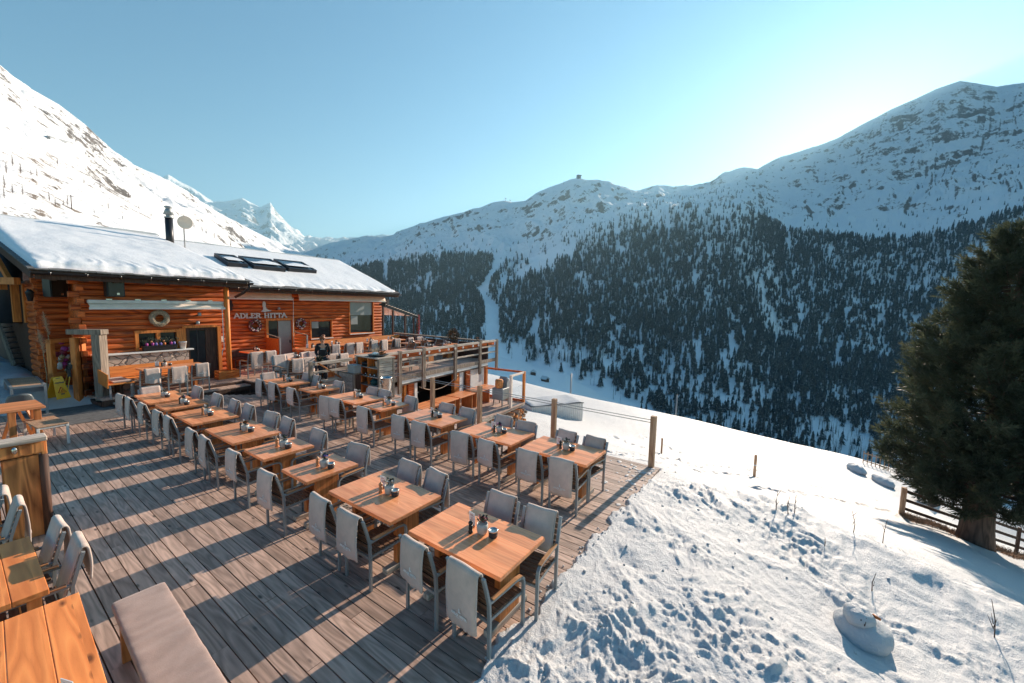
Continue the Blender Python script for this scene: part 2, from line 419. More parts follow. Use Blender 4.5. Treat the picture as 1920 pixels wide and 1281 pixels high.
# ================================================================= deck
def boards(name, poly, axis, width, gap, z0, z1, m, seed=1, joint=3.6, parent=None):
    """boards running along `axis` clipped to a polygon of (x, y)"""
    rd = random.Random(seed); mb = MB(); tones = []
    k = 1-axis; lo = min(p[k] for p in poly); hi = max(p[k] for p in poly)
    c = lo
    while c < hi:
        a, b = c+gap/2, min(c+width-gap/2, hi); mid = (a+b)/2; xs = []
        for i in range(len(poly)):
            p, q = poly[i], poly[(i+1) % len(poly)]
            if (p[k]-mid)*(q[k]-mid) < 0: xs.append(p[axis]+(q[axis]-p[axis])*(mid-p[k])/(q[k]-p[k]))
        xs.sort()
        for s0, s1 in zip(xs[::2], xs[1::2]):
            u = s0
            end = s0+rd.uniform(.6, joint)
            while u < s1-.02:
                e = min(end, s1)
                dz = rd.uniform(-.003, .003)
                if axis == 1: mb.ext((a, u+.002, z0), (b, e-.002, z1+dz))
                else: mb.ext((u+.002, a, z0), (e-.002, b, z1+dz))
                tones += [rd.random()]*6; u = e; end = e+joint
        c += width
    me = mb.mesh(name, m)
    at = me.attributes.new('tone', 'FLOAT', 'FACE'); at.data.foreach_set('value', tones)
    o = put(name, me, parent); return o
deck_poly = [(-3.2, 1.98), (8.12, 1.98), (8.12, 12.6), (7.3, 13.0), (5.2, 15.3), (4.0, 16.75), (-3.2, 16.75)]
tag(boards('deck', deck_poly, 1, .142, .011, -.045, 0.0, M['deck'], 3), kind='structure')
mb = MB()
for y in np.arange(2.3, 16.5, .8): mb.ext((-3.2, y-.04, -.20), (8.0, y+.04, -.05))
mb.ext((-3.2, 1.985, -.3), (8.1, 2.02, -.05)); mb.ext((8.06, 1.99, -.3), (8.115, 12.5, -.05)); mb.ext((-3.2, 2.0, -.32), (8.05, 16.6, -.28))
tag(mb.build('deck_joists', M['dark_wood']), kind='structure')

# ================================================================= tables
def make_table(L, name, label, W=.8, H=.75):
    """top runs along y (length L); two slab pedestals on floor runners"""
    t = thing(name, label, 'table', group='dining tables')
    mb = MB(); mb.box((0, 0, H-.022), (W, L, .044)); mb.build('tabletop', M['table'], t, .004, 2)
    for sgn in (-1, 1):
        y = sgn*(L/2-.20)
        mb = MB(); mb.box((0, y, (H-.044+.07)/2), (.34, .075, H-.044-.07)); mb.build('pedestal', M['tleg'], t, .004)
        mb = MB(); mb.box((0, y, .035), (.66, .085, .07)); mb.build('foot_runner', M['greywood_x'], t, .006)
    mb = MB(); mb.box((0, 0, H-.085), (.10, L-.5, .08)); mb.build('crossbeam', M['tleg'], t, .003)
    for sgn in (-1, 1): MB().box((0, sgn*(L/2-.07), H-.052), (.60, .05, .014)).build('steel_bracket', M['frame'], t)
    return t
LL, LS = 1.245, .69
BIG = make_table(LL, 'dining_table', 'x'); SMALL = make_table(LS, 'dining_table', 'x')
used = {'big': False, 'small': False}
def place_table(kind, cx, cy, rz, label, group, z=0, sc=1):
    src = BIG if kind == 'big' else SMALL
    if not used[kind]:
        used[kind] = True; src.location = (cx, cy, z); src.rotation_euler = (0, 0, rz); src.scale = (sc,)*3; src['label'] = label; src['group'] = group; return src
    return dup(src, (cx, cy, z), rz, label, sc, group)

# ================================================================= chairs (seat faces +x)
CH_Y = .238
def make_chair():
    t = thing('armchair', 'x', 'chair', group='grey armchairs')
    for s in (-1, 1):
        y = s*CH_Y
        MB().sqtube([(-.25, y, 0), (-.252, y, .40), (-.262, y, .60), (-.30, y, .74), (-.348, y, .90)], .026, .036, (0, 1, 0)).build('rear_leg', M['frame'], t)
        MB().sqtube([(.275, y, 0), (.272, y, .52), (.262, y, .575), (.23, y, .60)], .026, .034, (0, 1, 0)).build('front_leg', M['frame'], t)
        a = MB().sqtube([(-.265, y, .605), (0, y, .607), (.15, y, .612), (.235, y, .600)], .026, .026, (0, 0, 1)).build('armrest', M['frame'], t)
        MB().sqtube([(-.22, y, .626), (0, y, .629), (.14, y, .634), (.225, y, .624)], .044, .014, (0, 0, 1)).build('pad', M['pad'], a, .003)
    mb = MB()
    for s in (-1, 1): mb.bar((-.25, s*.215, .405), (.27, s*.215, .405), .022, .03)
    mb.bar((.265, -CH_Y, .405), (.265, CH_Y, .405), .022, .03); mb.bar((-.25, -CH_Y, .405), (-.25, CH_Y, .405), .022, .03)
    mb.build('seat_frame', M['frame'], t)
    mb = MB()
    for i in range(7): mb.box((-.205+i*.074, 0, .430), (.062, .44, .016))
    mb.build('seat', M['slat'], t, .002)
    mb = MB()
    for i in range(6):
        z = .545+i*.062; x = -.258-(z-.60)*.28 if z > .6 else -.258
        mb.box((x, 0, z), (.016, .43, .052), ry=-.25)
    mb.build('backrest', M['slat'], t, .002)
    return t
CHAIR = make_chair(); CHAIR_USED = [False]

# letters (slab serif strokes) and the eagle emblem, flat in the (u, v) plane
GL = {'A': (.9, [((.05, 0), (.42, 1)), ((.42, 1), (.85, 0)), ((.2, .36), (.7, .36))], [(.05, 0), (.85, 0)], []),
      'D': (.85, [((.18, 0), (.18, 1)), ((.18, .96), (.5, .94)), ((.5, .94), (.74, .7)), ((.74, .7), (.74, .3)), ((.74, .3), (.5, .06)), ((.5, .06), (.18, .04))], [(.14, 0), (.14, 1)], []),
      'L': (.75, [((.2, 0), (.2, 1)), ((.2, .04), (.66, .04)), ((.66, .04), (.68, .26))], [(.2, 0), (.2, 1)], []),
      'E': (.78, [((.2, 0), (.2, 1)), ((.2, .96), (.66, .96)), ((.2, .5), (.52, .5)), ((.2, .04), (.68, .04)), ((.66, .96), (.67, .76)), ((.68, .04), (.7, .25))], [(.16, 0), (.16, 1)], []),
      'R': (.85, [((.2, 0), (.2, 1)), ((.2, .96), (.55, .94)), ((.55, .94), (.68, .74)), ((.68, .74), (.55, .52)), ((.55, .52), (.2, .5)), ((.45, .5), (.76, 0))], [(.2, 0), (.2, 1), (.78, 0)], []),
      'H': (.95, [((.2, 0), (.2, 1)), ((.75, 0), (.75, 1)), ((.2, .5), (.75, .5))], [(.2, 0), (.2, 1), (.75, 0), (.75, 1)], []),
      'I': (.45, [((.22, 0), (.22, 1))], [(.22, 0), (.22, 1)], []),
      'T': (.8, [((.4, 0), (.4, 1)), ((.06, .96), (.74, .96)), ((.06, .96), (.05, .74)), ((.74, .96), (.75, .74))], [(.4, 0)], []),
      ' ': (.5, [], [], []),
      'V': (.85, [((.08, 1), (.42, 0)), ((.42, 0), (.78, 1))], [(.08, 1), (.78, 1)], []), 'S': (.7, [((.6, .85), (.35, .97)), ((.35, .97), (.14, .76)), ((.14, .76), (.56, .3)), ((.56, .3), (.36, .03)), ((.36, .03), (.1, .14))], [], []), 'C': (.8, [((.68, .82), (.42, .97)), ((.42, .97), (.15, .7)), ((.15, .7), (.15, .3)), ((.15, .3), (.42, .03)), ((.42, .03), (.68, .16))], [], []), 'O': (.85, [((.42, .97), (.12, .7)), ((.12, .7), (.12, .3)), ((.12, .3), (.42, .03)), ((.42, .03), (.72, .3)), ((.72, .3), (.72, .7)), ((.72, .7), (.42, .97))], [], []), 'U': (.85, [((.15, 1), (.15, .25)), ((.15, .25), (.42, .03)), ((.42, .03), (.7, .25)), ((.7, .25), (.7, 1))], [], []), 'N': (.9, [((.15, 0), (.15, 1)), ((.15, 1), (.72, 0)), ((.72, 0), (.72, 1))], [], []), 'W': (1.1, [((.05, 1), (.28, 0)), ((.28, 0), (.52, .9)), ((.52, .9), (.76, 0)), ((.76, 0), (1.0, 1))], [], [])}
def text_width(txt, h): return sum(GL[c][0] for c in txt)*h
def lettering(mb, txt, h, M4, depth, th=.15, serif=True):
    """strokes as thin boxes; M4 maps (u, v, w) to the object's space"""
    u0 = -text_width(txt, h)/2
    for c in txt:
        wd, st, sf, _ = GL[c]
        for n, (a, b) in enumerate(st):
            a = Vector((u0+a[0]*h, a[1]*h, 0)); b = Vector((u0+b[0]*h, b[1]*h, 0)); d = (b-a).normalized()
            p = Vector((-d.y, d.x, 0))*(th*h/2); e = d*(th*h*.25)
            vert = abs(d.y) > .7; p = p*(1.25 if vert else .8)
            q = [a-e-p, b+e-p, b+e+p, a-e+p]; z0 = Vector((0, 0, n*depth*.04))
            mb.add([tuple(M4 @ (v+z0)) for v in q]+[tuple(M4 @ (v+z0+Vector((0, 0, depth)))) for v in q], [(0, 3, 2, 1), (4, 5, 6, 7), (0, 1, 5, 4), (1, 2, 6, 5), (2, 3, 7, 6), (3, 0, 4, 7)])
        if serif:
            for (x, y) in sf:
                cx = u0+x*h; yy = y*h; s = h*.17; k = h*.045; cyy = yy+(k if y < .5 else -k)
                q = [Vector((cx-s, cyy-k, 0)), Vector((cx+s, cyy-k, 0)), Vector((cx+s, cyy+k, 0)), Vector((cx-s, cyy+k, 0))]; z0 = Vector((0, 0, depth*.02))
                mb.add([tuple(M4 @ (v+z0)) for v in q]+[tuple(M4 @ (v+z0+Vector((0, 0, depth*1.1)))) for v in q], [(0, 3, 2, 1), (4, 5, 6, 7), (0, 1, 5, 4), (1, 2, 6, 5), (2, 3, 7, 6), (3, 0, 4, 7)])
        u0 += wd*h
EAGLE = [(-.22, -.02), (-.17, .08), (-.05, .15), (-.02, .32), (-.08, .52), (-.09, .72), (-.02, .94), (.06, 1.0), (.19, .93), (.23, .72), (.21, .50), (.27, .31), (.42, .17), (.76, .07), (.60, .0), (.32, .0), (.18, -.07), (.02, -.05)]
def eagle(mb, h, M4, depth, c=(0, 0)):
    # fan of triangles-safe prism
    mb.prism([(c[0]+x*h, c[1]+y*h) for x, y in EAGLE], 0, depth, M4)

# blankets: the sheet goes up the outer side of the back, over its top and down the front
def make_blanket(name, back_len, front_len, y0, y1, seed, folds=1, skew=0.0):
    rd = random.Random(seed); Y = np.linspace(y0, y1, 13); top = .925
    prof = []
    for u in np.linspace(0, 1, 12): prof.append((-.388-.012*math.sin(u*3)+.03*(1-u)**2*0, top-.025-back_len*(1-u)))
    for a in np.linspace(PI, 0, 7)[1:-1]: prof.append((-.358+.030*math.cos(a), top-.02+.030*math.sin(a)))
    for u in np.linspace(0, 1, 9): prof.append((-.328+.31*front_len*u*.92, top-.025-front_len*u))
    prof = np.array(prof); n = len(prof)
    outer = np.zeros((n, len(Y), 3))
    for j, y in enumerate(Y):
        e = (y-y0)/(y1-y0)
        for i in range(n):
            x, z = prof[i]
            wv = .007*math.sin(9*e+seed)+.006*math.sin(21*e+2*seed); hang = max(0, (top-z))/.5
            sag = -.012*math.cos(e*PI*2+seed)*(1 if i < 18 else 1)
            if i < 12: x -= abs(wv)*hang*1.4; z += skew*(e-.5)*hang-.018*math.sin(e*PI)*hang
            else: x += wv*hang*.5; z += sag*hang
            outer[i, j] = (x, y+.010*math.sin(i*.5+seed)*(e-.5)*hang, z+.004*math.sin(7*e+seed))
    mb = MB(); mb.grid(outer); me = mb.mesh(name, M['blanket'])
    o = put(name, me); sm = o.modifiers.new('thick', 'SOLIDIFY'); sm.thickness = .016*folds; sm.offset = 0
    # stitched hem rolls seen along both long edges
    for j in (0, -1):
        MB().tube([tuple(outer[i, j]) for i in range(0, n)], .0105, 6).build('hem', M['binding'], o)
    # embroidery on the outer face, low down
    zb = top-.025-back_len+.105; xb = -.388-.022
    i = 2; xb = float(outer[:6, 3:10, 0].min())-.0125
    M4 = Matrix.Translation((xb, (y0+y1)/2, zb)) @ Matrix(((0, 0, -1, 0), (-1, 0, 0, 0), (0, 1, 0, 0), (0, 0, 0, 1)))
    em = MB(); lettering(em, 'ADLER HITTA', .024, M4, .002, .2, True)
    eagle(em, .045, M4, .002, (-.002, .040)); em.bar(M4 @ Vector((-.04, -.012, .001)), M4 @ Vector((.05, -.012, .001)), .003, .003)
    em.build('embroidery', M['embroid'], o)
    return o
BLK = [make_blanket('blanket', .47, .40, -.195, .180, 1), make_blanket('blanket', .55, .34, -.20, .19, 4, 1.2), make_blanket('blanket', .40, .42, -.19, .15, 7, 1.5, .05), make_blanket('blanket', .30, .46, -.20, .20, 3, 1.4, -.04)]
BLK_USED = [False]*4
def place_blanket(v, loc, rz, label, group, sc=1.0):
    b = BLK[v]
    if not BLK_USED[v]:
        BLK_USED[v] = True; b.location = loc; b.rotation_euler = (0, 0, rz); b.scale = (sc,)*3; tag(b, label, 'blanket', group); return b
    r = dup(b, loc, rz, label, sc, group); r['category'] = 'blanket'; return r
def place_chair(loc, rz, label, group, blanket=None, blabel=None, bgroup=None, sc=1.0):
    if not CHAIR_USED[0]:
        CHAIR_USED[0] = True; c = CHAIR; c.location = loc; c.rotation_euler = (0, 0, rz); c.scale = (sc,)*3; c['label'] = label; c['group'] = group
    else: c = dup(CHAIR, loc, rz, label, sc, group)
    if blanket is not None: place_blanket(blanket, loc, rz, blabel, bgroup, sc)
    return c

# ================================================================= things that stand on the tables
def card_proto():
    t = thing('menu_card', 'x', 'menu', group='menu cards')
    MB().box((0, 0, .012), (.03, .085, .024)).build('holder', M['mill_wood'], t, .003)
    MB().box((0, 0, .085), (.004, .098, .15), ry=-.05).build('card', M['paper'], t)
    mb = MB()
    for k, (z, wd) in enumerate(((.135, .05), (.122, .062), (.10, .05), (.085, .058), (.07, .044))):
        for sx in (-1, 1): mb.box((sx*.0026-(z-.085)*.05, 0, z), (.001, wd, .005), ry=-.05)
    mb.build('print', M['ink'], t); return t
def mill_proto(m):
    t = thing('pepper_mill', 'x', 'pepper mill', group='pepper mills')
    MB().lathe([(.026, 0), (.027, .012), (.020, .03), (.022, .06), (.025, .075), (.017, .088)], 14).build('body', m, t)
    MB().lathe([(.017, .089), (.025, .098), (.026, .115), (.018, .128), (.007, .134), (.009, .142), (.003, .148)], 14).build('head', m, t); return t
def pot_proto(fm, pm):
    t = thing('flower_pot', 'x', 'flower pot', group='flower pots')
    MB().lathe([(.045, 0), (.058, .03), (.062, .08), (.060, .115), (.055, .115), (.052, .09)], 16).build('pot', pm, t)
    rd = random.Random(hash(fm.name) % 99); mb = MB()
    for k in range(46):
        a = rd.uniform(0, 2*PI); e = rd.uniform(.1, 1.0); d = Vector((math.cos(a)*e, math.sin(a)*e, rd.uniform(.5, 1.3))).normalized()
        p = Vector((0, 0, .10))+d*rd.uniform(.02, .075); q = p+d*rd.uniform(.025, .05); sd = d.cross(Vector((0, 0, 1))).normalized()*rd.uniform(.008, .014)
        m_ = (p+q)/2+Vector((0, 0, .006)); mb.add([p, m_+sd, q, m_-sd], [(0, 1, 2, 3)])
    mb.build('leaves', M['leaf'], t); mb = MB()
    for k in range(16):
        a = rd.uniform(0, 2*PI); e = rd.uniform(0, .055); c = Vector((math.cos(a)*e, math.sin(a)*e, .135+rd.uniform(0, .045)))
        for i in range(5):
            b = 2*PI*i/5+a; d = Vector((math.cos(b), math.sin(b), rd.uniform(.1, .9))).normalized()*.019; sd = d.cross(Vector((0, 0, 1))).normalized()*.009
            mb.add([c, c+d*.6+sd, c+d, c+d*.6-sd], [(0, 1, 2, 3)])
    mb.build('blossoms', fm, t); return t
def ash_proto():
    t = thing('table_ashtray', 'x', 'ashtray', group='table ashtrays')
    MB().lathe([(.040, 0), (.047, .012), (.049, .05), (.047, .066)], 18).build('cup', M['cup'], t)
    mb = MB(); mb.lathe([(.048, .067), (.051, .070), (.051, .083), (.046, .085), (.041, .078), (.018, .066)], 18); mb.build('metal_lid', M['steel'], t); return t
PRO = {'card': card_proto(), 'mill_dark': mill_proto(M['mill_dark']), 'mill_wood': mill_proto(M['mill_wood']), 'ash': ash_proto()}
for fk in ('red', 'orange', 'blue', 'pink', 'white'): PRO['pot_'+fk] = pot_proto(M['flower_'+fk], M['pot'])
PUSED = set()
def place_item(key, loc, rz, label, group, sc=1.0):
    p = PRO[key]
    if key not in PUSED:
        PUSED.add(key); p.location = loc; p.rotation_euler = (0, 0, rz); p.scale = (sc,)*3; p['label'] = label; p['group'] = group; return p
    return dup(p, loc, rz, label, sc, group)
ORD = ['first', 'second', 'third', 'fourth', 'fifth', 'sixth', 'seventh', 'eighth']
def dress(cx, cy, z, rz, L, where, fl, mill, sc=1.0, ash=True, jx=0.0):
    """menu card, pepper mill, flower pot and ashtray in a row near the middle of a table"""
    c, s = math.cos(rz), math.sin(rz)
    def P(x, y): x, y = x*sc+jx, y*sc; return (cx+x*c-y*s, cy+x*s+y*c, z)
    rd = random.Random(int(cx*100+cy*10)); j = lambda: rd.uniform(-.02, .02)
    a = rd.uniform(-.25, .25)
    k = {'red': 'crimson', 'orange': 'orange', 'blue': 'violet', 'pink': 'pink', 'white': 'pale dried'}[fl]
    place_item('card', P(.09+j(), .155+j()), rz+a, 'white printed menu card standing on the '+where, 'menu cards', sc)
    place_item('mill_'+mill, P(-.015+j(), .055+j()), rz, ('black' if mill == 'dark' else 'beech')+' pepper mill on the '+where, 'pepper mills', sc)
    place_item('pot_'+fl, P(.03+j(), -.045+j()), rz+a*5, 'pale pot of '+k+' flowers on the '+where, 'flower pots', sc)
    if ash: place_item('ash', P(.045+j(), -.16+j()), rz, 'dark round ashtray with metal lid on the '+where, 'table ashtrays', sc)

# ================================================================= the two rows on the deck
ROWA = [('big', 2.76, 3.246, 'red', 'dark'), ('big', 2.749, 4.779, 'white', 'wood'), ('small', 2.706, 5.933, 'blue', 'wood'), ('small', 2.713, 7.2, 'white', 'wood'),
        ('big', 2.711, 8.883, 'orange', 'dark'), ('big', 2.672, 10.644, 'white', 'wood'), ('small', 2.673, 11.742, 'blue', 'dark'), ('big', 2.628, 13.221, 'white', 'dark')]
ROWB = [('big', 5.62, 3.711, 'white', 'dark'), ('big', 5.617, 5.146, 'pink', 'dark'), ('big', 5.588, 6.833, 'white', 'dark'), ('small', 5.60, 8.17, 'orange', 'wood'),
        ('big', 5.581, 9.661, 'white', 'wood'), ('small', 5.56, 11.05, 'orange', 'wood'), ('big', 5.455, 12.986, 'white', 'dark')]
for row, nm in ((ROWA, 'left'), (ROWB, 'right')):
    for i, (kind, x, y, fl, mill) in enumerate(row):
        L = LL if kind == 'big' else LS; cx, cy = x+.4, y-L/2
        where = '%s table from the snow, %s row' % (ORD[i], nm)
        place_table(kind, cx, cy, 0, ('large' if kind == 'big' else 'small')+' orange larch table, '+where.replace('table ', '')+' of the deck', 'dining tables on the deck')
        dress(cx, cy, .75, 0, L, where, fl, mill, 1.0 if i < 3 else 1.05)
ZB = .885; CSC = .95
# (px of the middle of the blanket's top edge, row, table, side, seat)
CHP = [((870, 1060), 'left', 0, 'left', 'nearer'), ((775, 1015), 'left', 0, 'left', 'farther'), ((655, 962), 'left', 1, 'left', 'nearer'), ((600, 932), 'left', 1, 'left', 'farther'),
       ((500, 885), 'left', 2, 'left', ''), ((436, 846), 'left', 3, 'left', ''), ((383, 820), 'left', 4, 'left', 'nearer'), ((358, 806), 'left', 4, 'left', 'farther'),
       ((315, 782), 'left', 5, 'left', 'nearer'), ((295, 771), 'left', 5, 'left', 'farther'), ((266, 757), 'left', 6, 'left', ''), ((242, 747), 'left', 7, 'left', 'nearer'), ((226, 740), 'left', 7, 'left', 'farther'),
       ((1018, 953), 'left', 0, 'right', 'nearer'), ((945, 926), 'left', 0, 'right', 'farther'), ((822, 884), 'left', 1, 'right', 'nearer'), ((770, 866), 'left', 1, 'right', 'farther'),
       ((674, 833), 'left', 2, 'right', ''), ((599, 806), 'left', 3, 'right', ''), ((541, 784), 'left', 4, 'right', 'nearer'), ((511, 773), 'left', 4, 'right', 'farther'),
       ((468, 759), 'left', 5, 'right', 'nearer'), ((441, 750), 'left', 5, 'right', 'farther'), ((408, 739), 'left', 6, 'right', ''), ((371, 725), 'left', 7, 'right', ''), ((281, 726), 'left', 7, 'end', ''),
       ((1053, 861), 'right', 0, 'left', 'nearer'), ((990, 845), 'right', 0, 'left', 'farther'), ((911, 826), 'right', 1, 'left', 'nearer'), ((863, 811), 'right', 1, 'left', 'farther'),
       ((786, 792), 'right', 2, 'left', 'nearer'), ((748, 780), 'right', 2, 'left', 'farther'), ((681, 764), 'right', 3, 'left', ''), ((628, 748), 'right', 4, 'left', 'nearer'), ((610, 744), 'right', 4, 'left', 'farther'),
       ((545, 728), 'right', 5, 'left', ''), ((511, 718), 'right', 6, 'left', 'nearer'), ((487, 712), 'right', 6, 'left', 'farther'),
       ((1118, 820), 'right', 0, 'right', 'nearer'), ((1065, 808), 'right', 0, 'right', 'farther'), ((988, 791), 'right', 1, 'right', 'nearer'), ((946, 780), 'right', 1, 'right', 'farther'),
       ((878, 766), 'right', 2, 'right', 'nearer'), ((840, 757), 'right', 2, 'right', 'farther'), ((772, 744), 'right', 3, 'right', ''), ((724, 732), 'right', 4, 'right', 'nearer'), ((701, 727), 'right', 4, 'right', 'farther'),
       ((636, 715), 'right', 5, 'right', ''), ((594, 704), 'right', 6, 'right', 'nearer'), ((577, 700), 'right', 6, 'right', 'farther'), ((503, 699), 'right', 6, 'end', '')]
rd = random.Random(5)
for i, (p, row, ti, side, seat) in enumerate(CHP):
    q = zp(p[0], p[1], ZB); x, y = q[0], q[1]
    a = {'left': 0, 'right': PI, 'end': -PI/2}[side]+rd.gauss(0, .055)
    # the blanket's crest sits .358 behind the chair's middle
    loc = (x+.358*CSC*math.cos(a), y+.358*CSC*math.sin(a), 0)
    pos = {'left': 'left side', 'right': 'right side', 'end': 'far end'}[side]
    se = (seat+' seat, ') if seat else ''
    wh = '%s%s of %s table from the snow, %s row' % (se, pos, ORD[ti], row)
    v = rd.choice([0, 0, 1, 2]) if side == 'left' else rd.choice([0, 3, 3])
    if i == 0: v = 1
    if i in (1, 5): v = 2
    place_chair(loc, a, 'grey armchair, '+wh, 'armchairs on the dining deck', v, 'grey blanket over armchair, '+wh, 'blankets over the deck armchairs', CSC)
# ================================================================= chalets (local axes: s along the facade, t away from us)
class House:
    """a thing whose parts are modelled in the (s, t, z) frame"""
    def __init__(s, name, label, cat, s0, t0, z0=0.0, group=None):
        s.o = (s0, t0, z0); s.root = thing(name, label, cat, xy(s0, t0, z0), PHI, group)
    def part(s, mb, name, m, parent=None, bevel=0, seg=1):
        p = parent or s.root
        return mb.build(name, m, p, bevel, seg, loc=(0, 0, 0) if parent else (-s.o[0], -s.o[1], -s.o[2]))
def st_thing(mb, name, m, label, cat, group=None, bevel=0):
    """a one-mesh thing modelled in the (s, t, z) frame, its origin moved to its base"""
    v = np.array(mb.v); c = np.array([v[:, 0].mean(), v[:, 1].mean(), v[:, 2].min()])
    mb.v = [tuple(p-c) for p in v]
    return tag(mb.build(name, m, None, bevel, loc=xy(c[0], c[1], c[2]), rz=PHI), label, cat, group)
def log_wall(mb, s0, s1, t, z0, z1, holes=(), dz=.185, along='s', seed=0, sg=1):
    rd = random.Random(seed); n = int(round((z1-z0)/dz)); dz = (z1-z0)/n
    for i in range(n):
        zb, zt = z0+i*dz, z0+(i+1)*dz; zc = (zb+zt)/2; iv = [(s0, s1)]
        for (a, b, c, d) in holes:
            if c < zc < d:
                nv = []
                for (p, q) in iv:
                    if b <= p or a >= q: nv.append((p, q)); continue
                    if a > p: nv.append((p, a))
                    if b < q: nv.append((b, q))
                iv = nv
        pr = [(.16, zb), (0, zb+.004), (-.026, zb+.022), (-.042, zb+dz*.32), (-.046, zc), (-.042, zt-dz*.32), (-.026, zt-.022), (0, zt-.004), (.16, zt)]
        for (p, q) in iv:
            cut = [p]; u = p+rd.uniform(1.2, 3.5)
            while u < q-.5: cut.append(u); u += rd.uniform(1.5, 3.5)
            cut.append(q)
            for a, b in zip(cut[:-1], cut[1:]):
                k = rd.uniform(-.006, .006); v = []
                for x in (a, b-.003):
                    for (d, z) in pr: v.append((x, t+d+(k if d < .1 else 0), z) if along == 's' else (t+sg*(d+(k if d < .1 else 0)), x, z))
                m = len(pr); f = [(j, (j+1) % m, m+(j+1) % m, m+j) for j in range(m)]+[tuple(range(m-1, -1, -1)), tuple(range(m, 2*m))]
                if along == 's' or sg < 0: f = [q_[::-1] for q_ in f]
                mb.add(v, f)
    return mb
def rect_frame(mb, s0, s1, z0, z1, t, w=.07, d=.09, sill=True):
    mb.ext((s0-w, t-d, z0-w if sill else z0), (s0, t+.05, z1+w)); mb.ext((s1, t-d, z0-w if sill else z0), (s1+w, t+.05, z1+w))
    mb.ext((s0, t-d+.003, z1), (s1, t+.05, z1+w))
    if sill: mb.ext((s0, t-d+.003, z0-w), (s1, t+.05, z0))
def snow_slab(name, s0, s1, ta, za, tb, zb, thick, seed, n=90, m=70, lump=.05, skip=None, wav=0.0):
    """snow lying on a sloping roof plane, rounded at its edges"""
    S, Tt = np.meshgrid(np.linspace(s0, s1, n), np.linspace(0, 1, m), indexing='ij')
    T_ = ta+(tb-ta)*Tt; base = za+(zb-za)*Tt
    ed = np.minimum(np.minimum((S-s0)/.30, (s1-S)/.30), np.minimum(Tt*abs(tb-ta)/.22, 1))
    ed = np.sqrt(np.clip(1-(1-np.clip(ed, 0, 1))**2, 0, 1))
    h = thick*ed*(1+.30*fbm(S*.35+seed, T_*.3, 4)+wav*(1-Tt))+lump*fbm(S*.9+seed, T_*.7, 4)*ed*(.3+.7*np.exp(-Tt*5))
    rip = np.exp(-((Tt-.05)/.06)**2)*.035*np.abs(np.sin(S*7+4*perlin(S*2+seed, T_)))*ed
    h = np.maximum(h-rip, .004)
    S = S+(.05*perlin(S*1.7+seed, T_*2))*0; jag = .10*perlin(S*2.1+seed*3, S*.3+1)*(1-np.clip(Tt*8, 0, 1)); T_ = T_+jag
    P = np.stack([S, T_, base+h], -1)
    V = P.reshape(-1, 3); F = gridF(n, m)
    # skirt down to the roof along the border
    idx = np.arange(n*m).reshape(n, m); loop = np.concatenate([idx[:, 0], idx[-1, 1:], idx[-2::-1, -1], idx[0, -2:0:-1]])
    low = V[loop].copy(); low[:, 2] = (za+(zb-za)*(Tt.reshape(-1)[loop]))-.01
    V2 = np.concatenate([V, low]); k = len(loop); a = np.arange(k); b = (a+1) % k
    F2 = np.concatenate([F[:, ::-1], np.stack([loop[a], loop[b], n*m+b, n*m+a], -1)])
    return npmesh(name, V2, F2, M['roofsnow'])

FLOOR = .24
# ----------------------------------------------------------------- first chalet
T1 = 16.8
H1 = House('log_chalet', 'nearer log chalet with a thick snow roof, dark gutter and stone ledge', 'chalet', 5.9, T1, FLOOR)
wn = (5.24, 6.24, 1.44, 2.00); dr = (6.60, 7.44, FLOOR, 2.04)
hole1 = [wn, dr, (6.24, 6.60, 1.44, 2.0)]
mb = log_wall(MB(), 4.0, 7.75, T1, FLOOR, 3.74, [wn, dr], seed=1); H1.part(mb, 'wall', M['log'])
mb = log_wall(MB(), 3.42, 4.05, 18.0, -.1, 3.70, [], seed=2)
mb.ext((4.02, 16.85, FLOOR), (4.14, 18.1, 3.7)); H1.part(mb, 'wall', M['log'])
mb = MB(); log_wall(mb, 18.17, 19.1, 3.42, -.1, 3.6, [], along='t', seed=3); H1.part(mb, 'wall', M['log_t'])
mb = MB(); mb.ext((3.6, 18.2, 0), (7.7, 28, 3.6)); H1.part(mb, 'wall', M['dark_wood'])
mb = MB(); mb.ext((7.55, T1+.17, FLOOR), (7.75, 18.7, 3.7)); H1.part(mb, 'wall', M['log_t'])
mb = MB(); mb2 = MB()                                # crossed log ends at the corners
for i in range(18):
    z = FLOOR+.09+i*.192
    if i % 2 == 0: mb.box((3.985+.02*math.sin(i*3), T1-.09, z), (.15, .24, .165))
    else: mb.box((3.90+.02*math.sin(i*5), T1+.06, z), (.22, .15, .165))
    mb2.box((3.40+.015*math.sin(i*7), 18.05, z), (.16 if i % 2 else .08, .15, .165))
H1.part(mb, 'log_ends', M['log'], None, .008); H1.part(mb2, 'log_ends', M['log'], None, .008)
mb = MB(); mb.tube([(7.72, 16.50, FLOOR), (7.72, 16.50, 3.78)], .085, 14); H1.part(mb, 'corner_post', M['orange'])
w1 = MB(); rect_frame(w1, wn[0], wn[1], wn[2], wn[3], T1, .09); w1.ext((5.70, T1-.08, 1.44), (5.80, T1+.05, 2.0)); wo = H1.part(w1, 'window', M['orange'])
w2 = MB(); w2.ext((wn[0], T1+.02, wn[2]), (wn[1], T1+.035, wn[3])); H1.part(w2, 'pane', M['glass'], wo)
mb = MB(); mb.ext((6.33, T1-.075, 1.44), (6.515, T1+.04, 2.12)); H1.part(mb, 'door_jamb', M['orange'])
d1 = MB(); rect_frame(d1, dr[0], dr[1], dr[2], dr[3], T1, .08, .10, False); d1.ext((7.10, T1-.05, FLOOR), (7.44, T1+.02, 2.04)); do = H1.part(d1, 'door', M['dark_wood'])
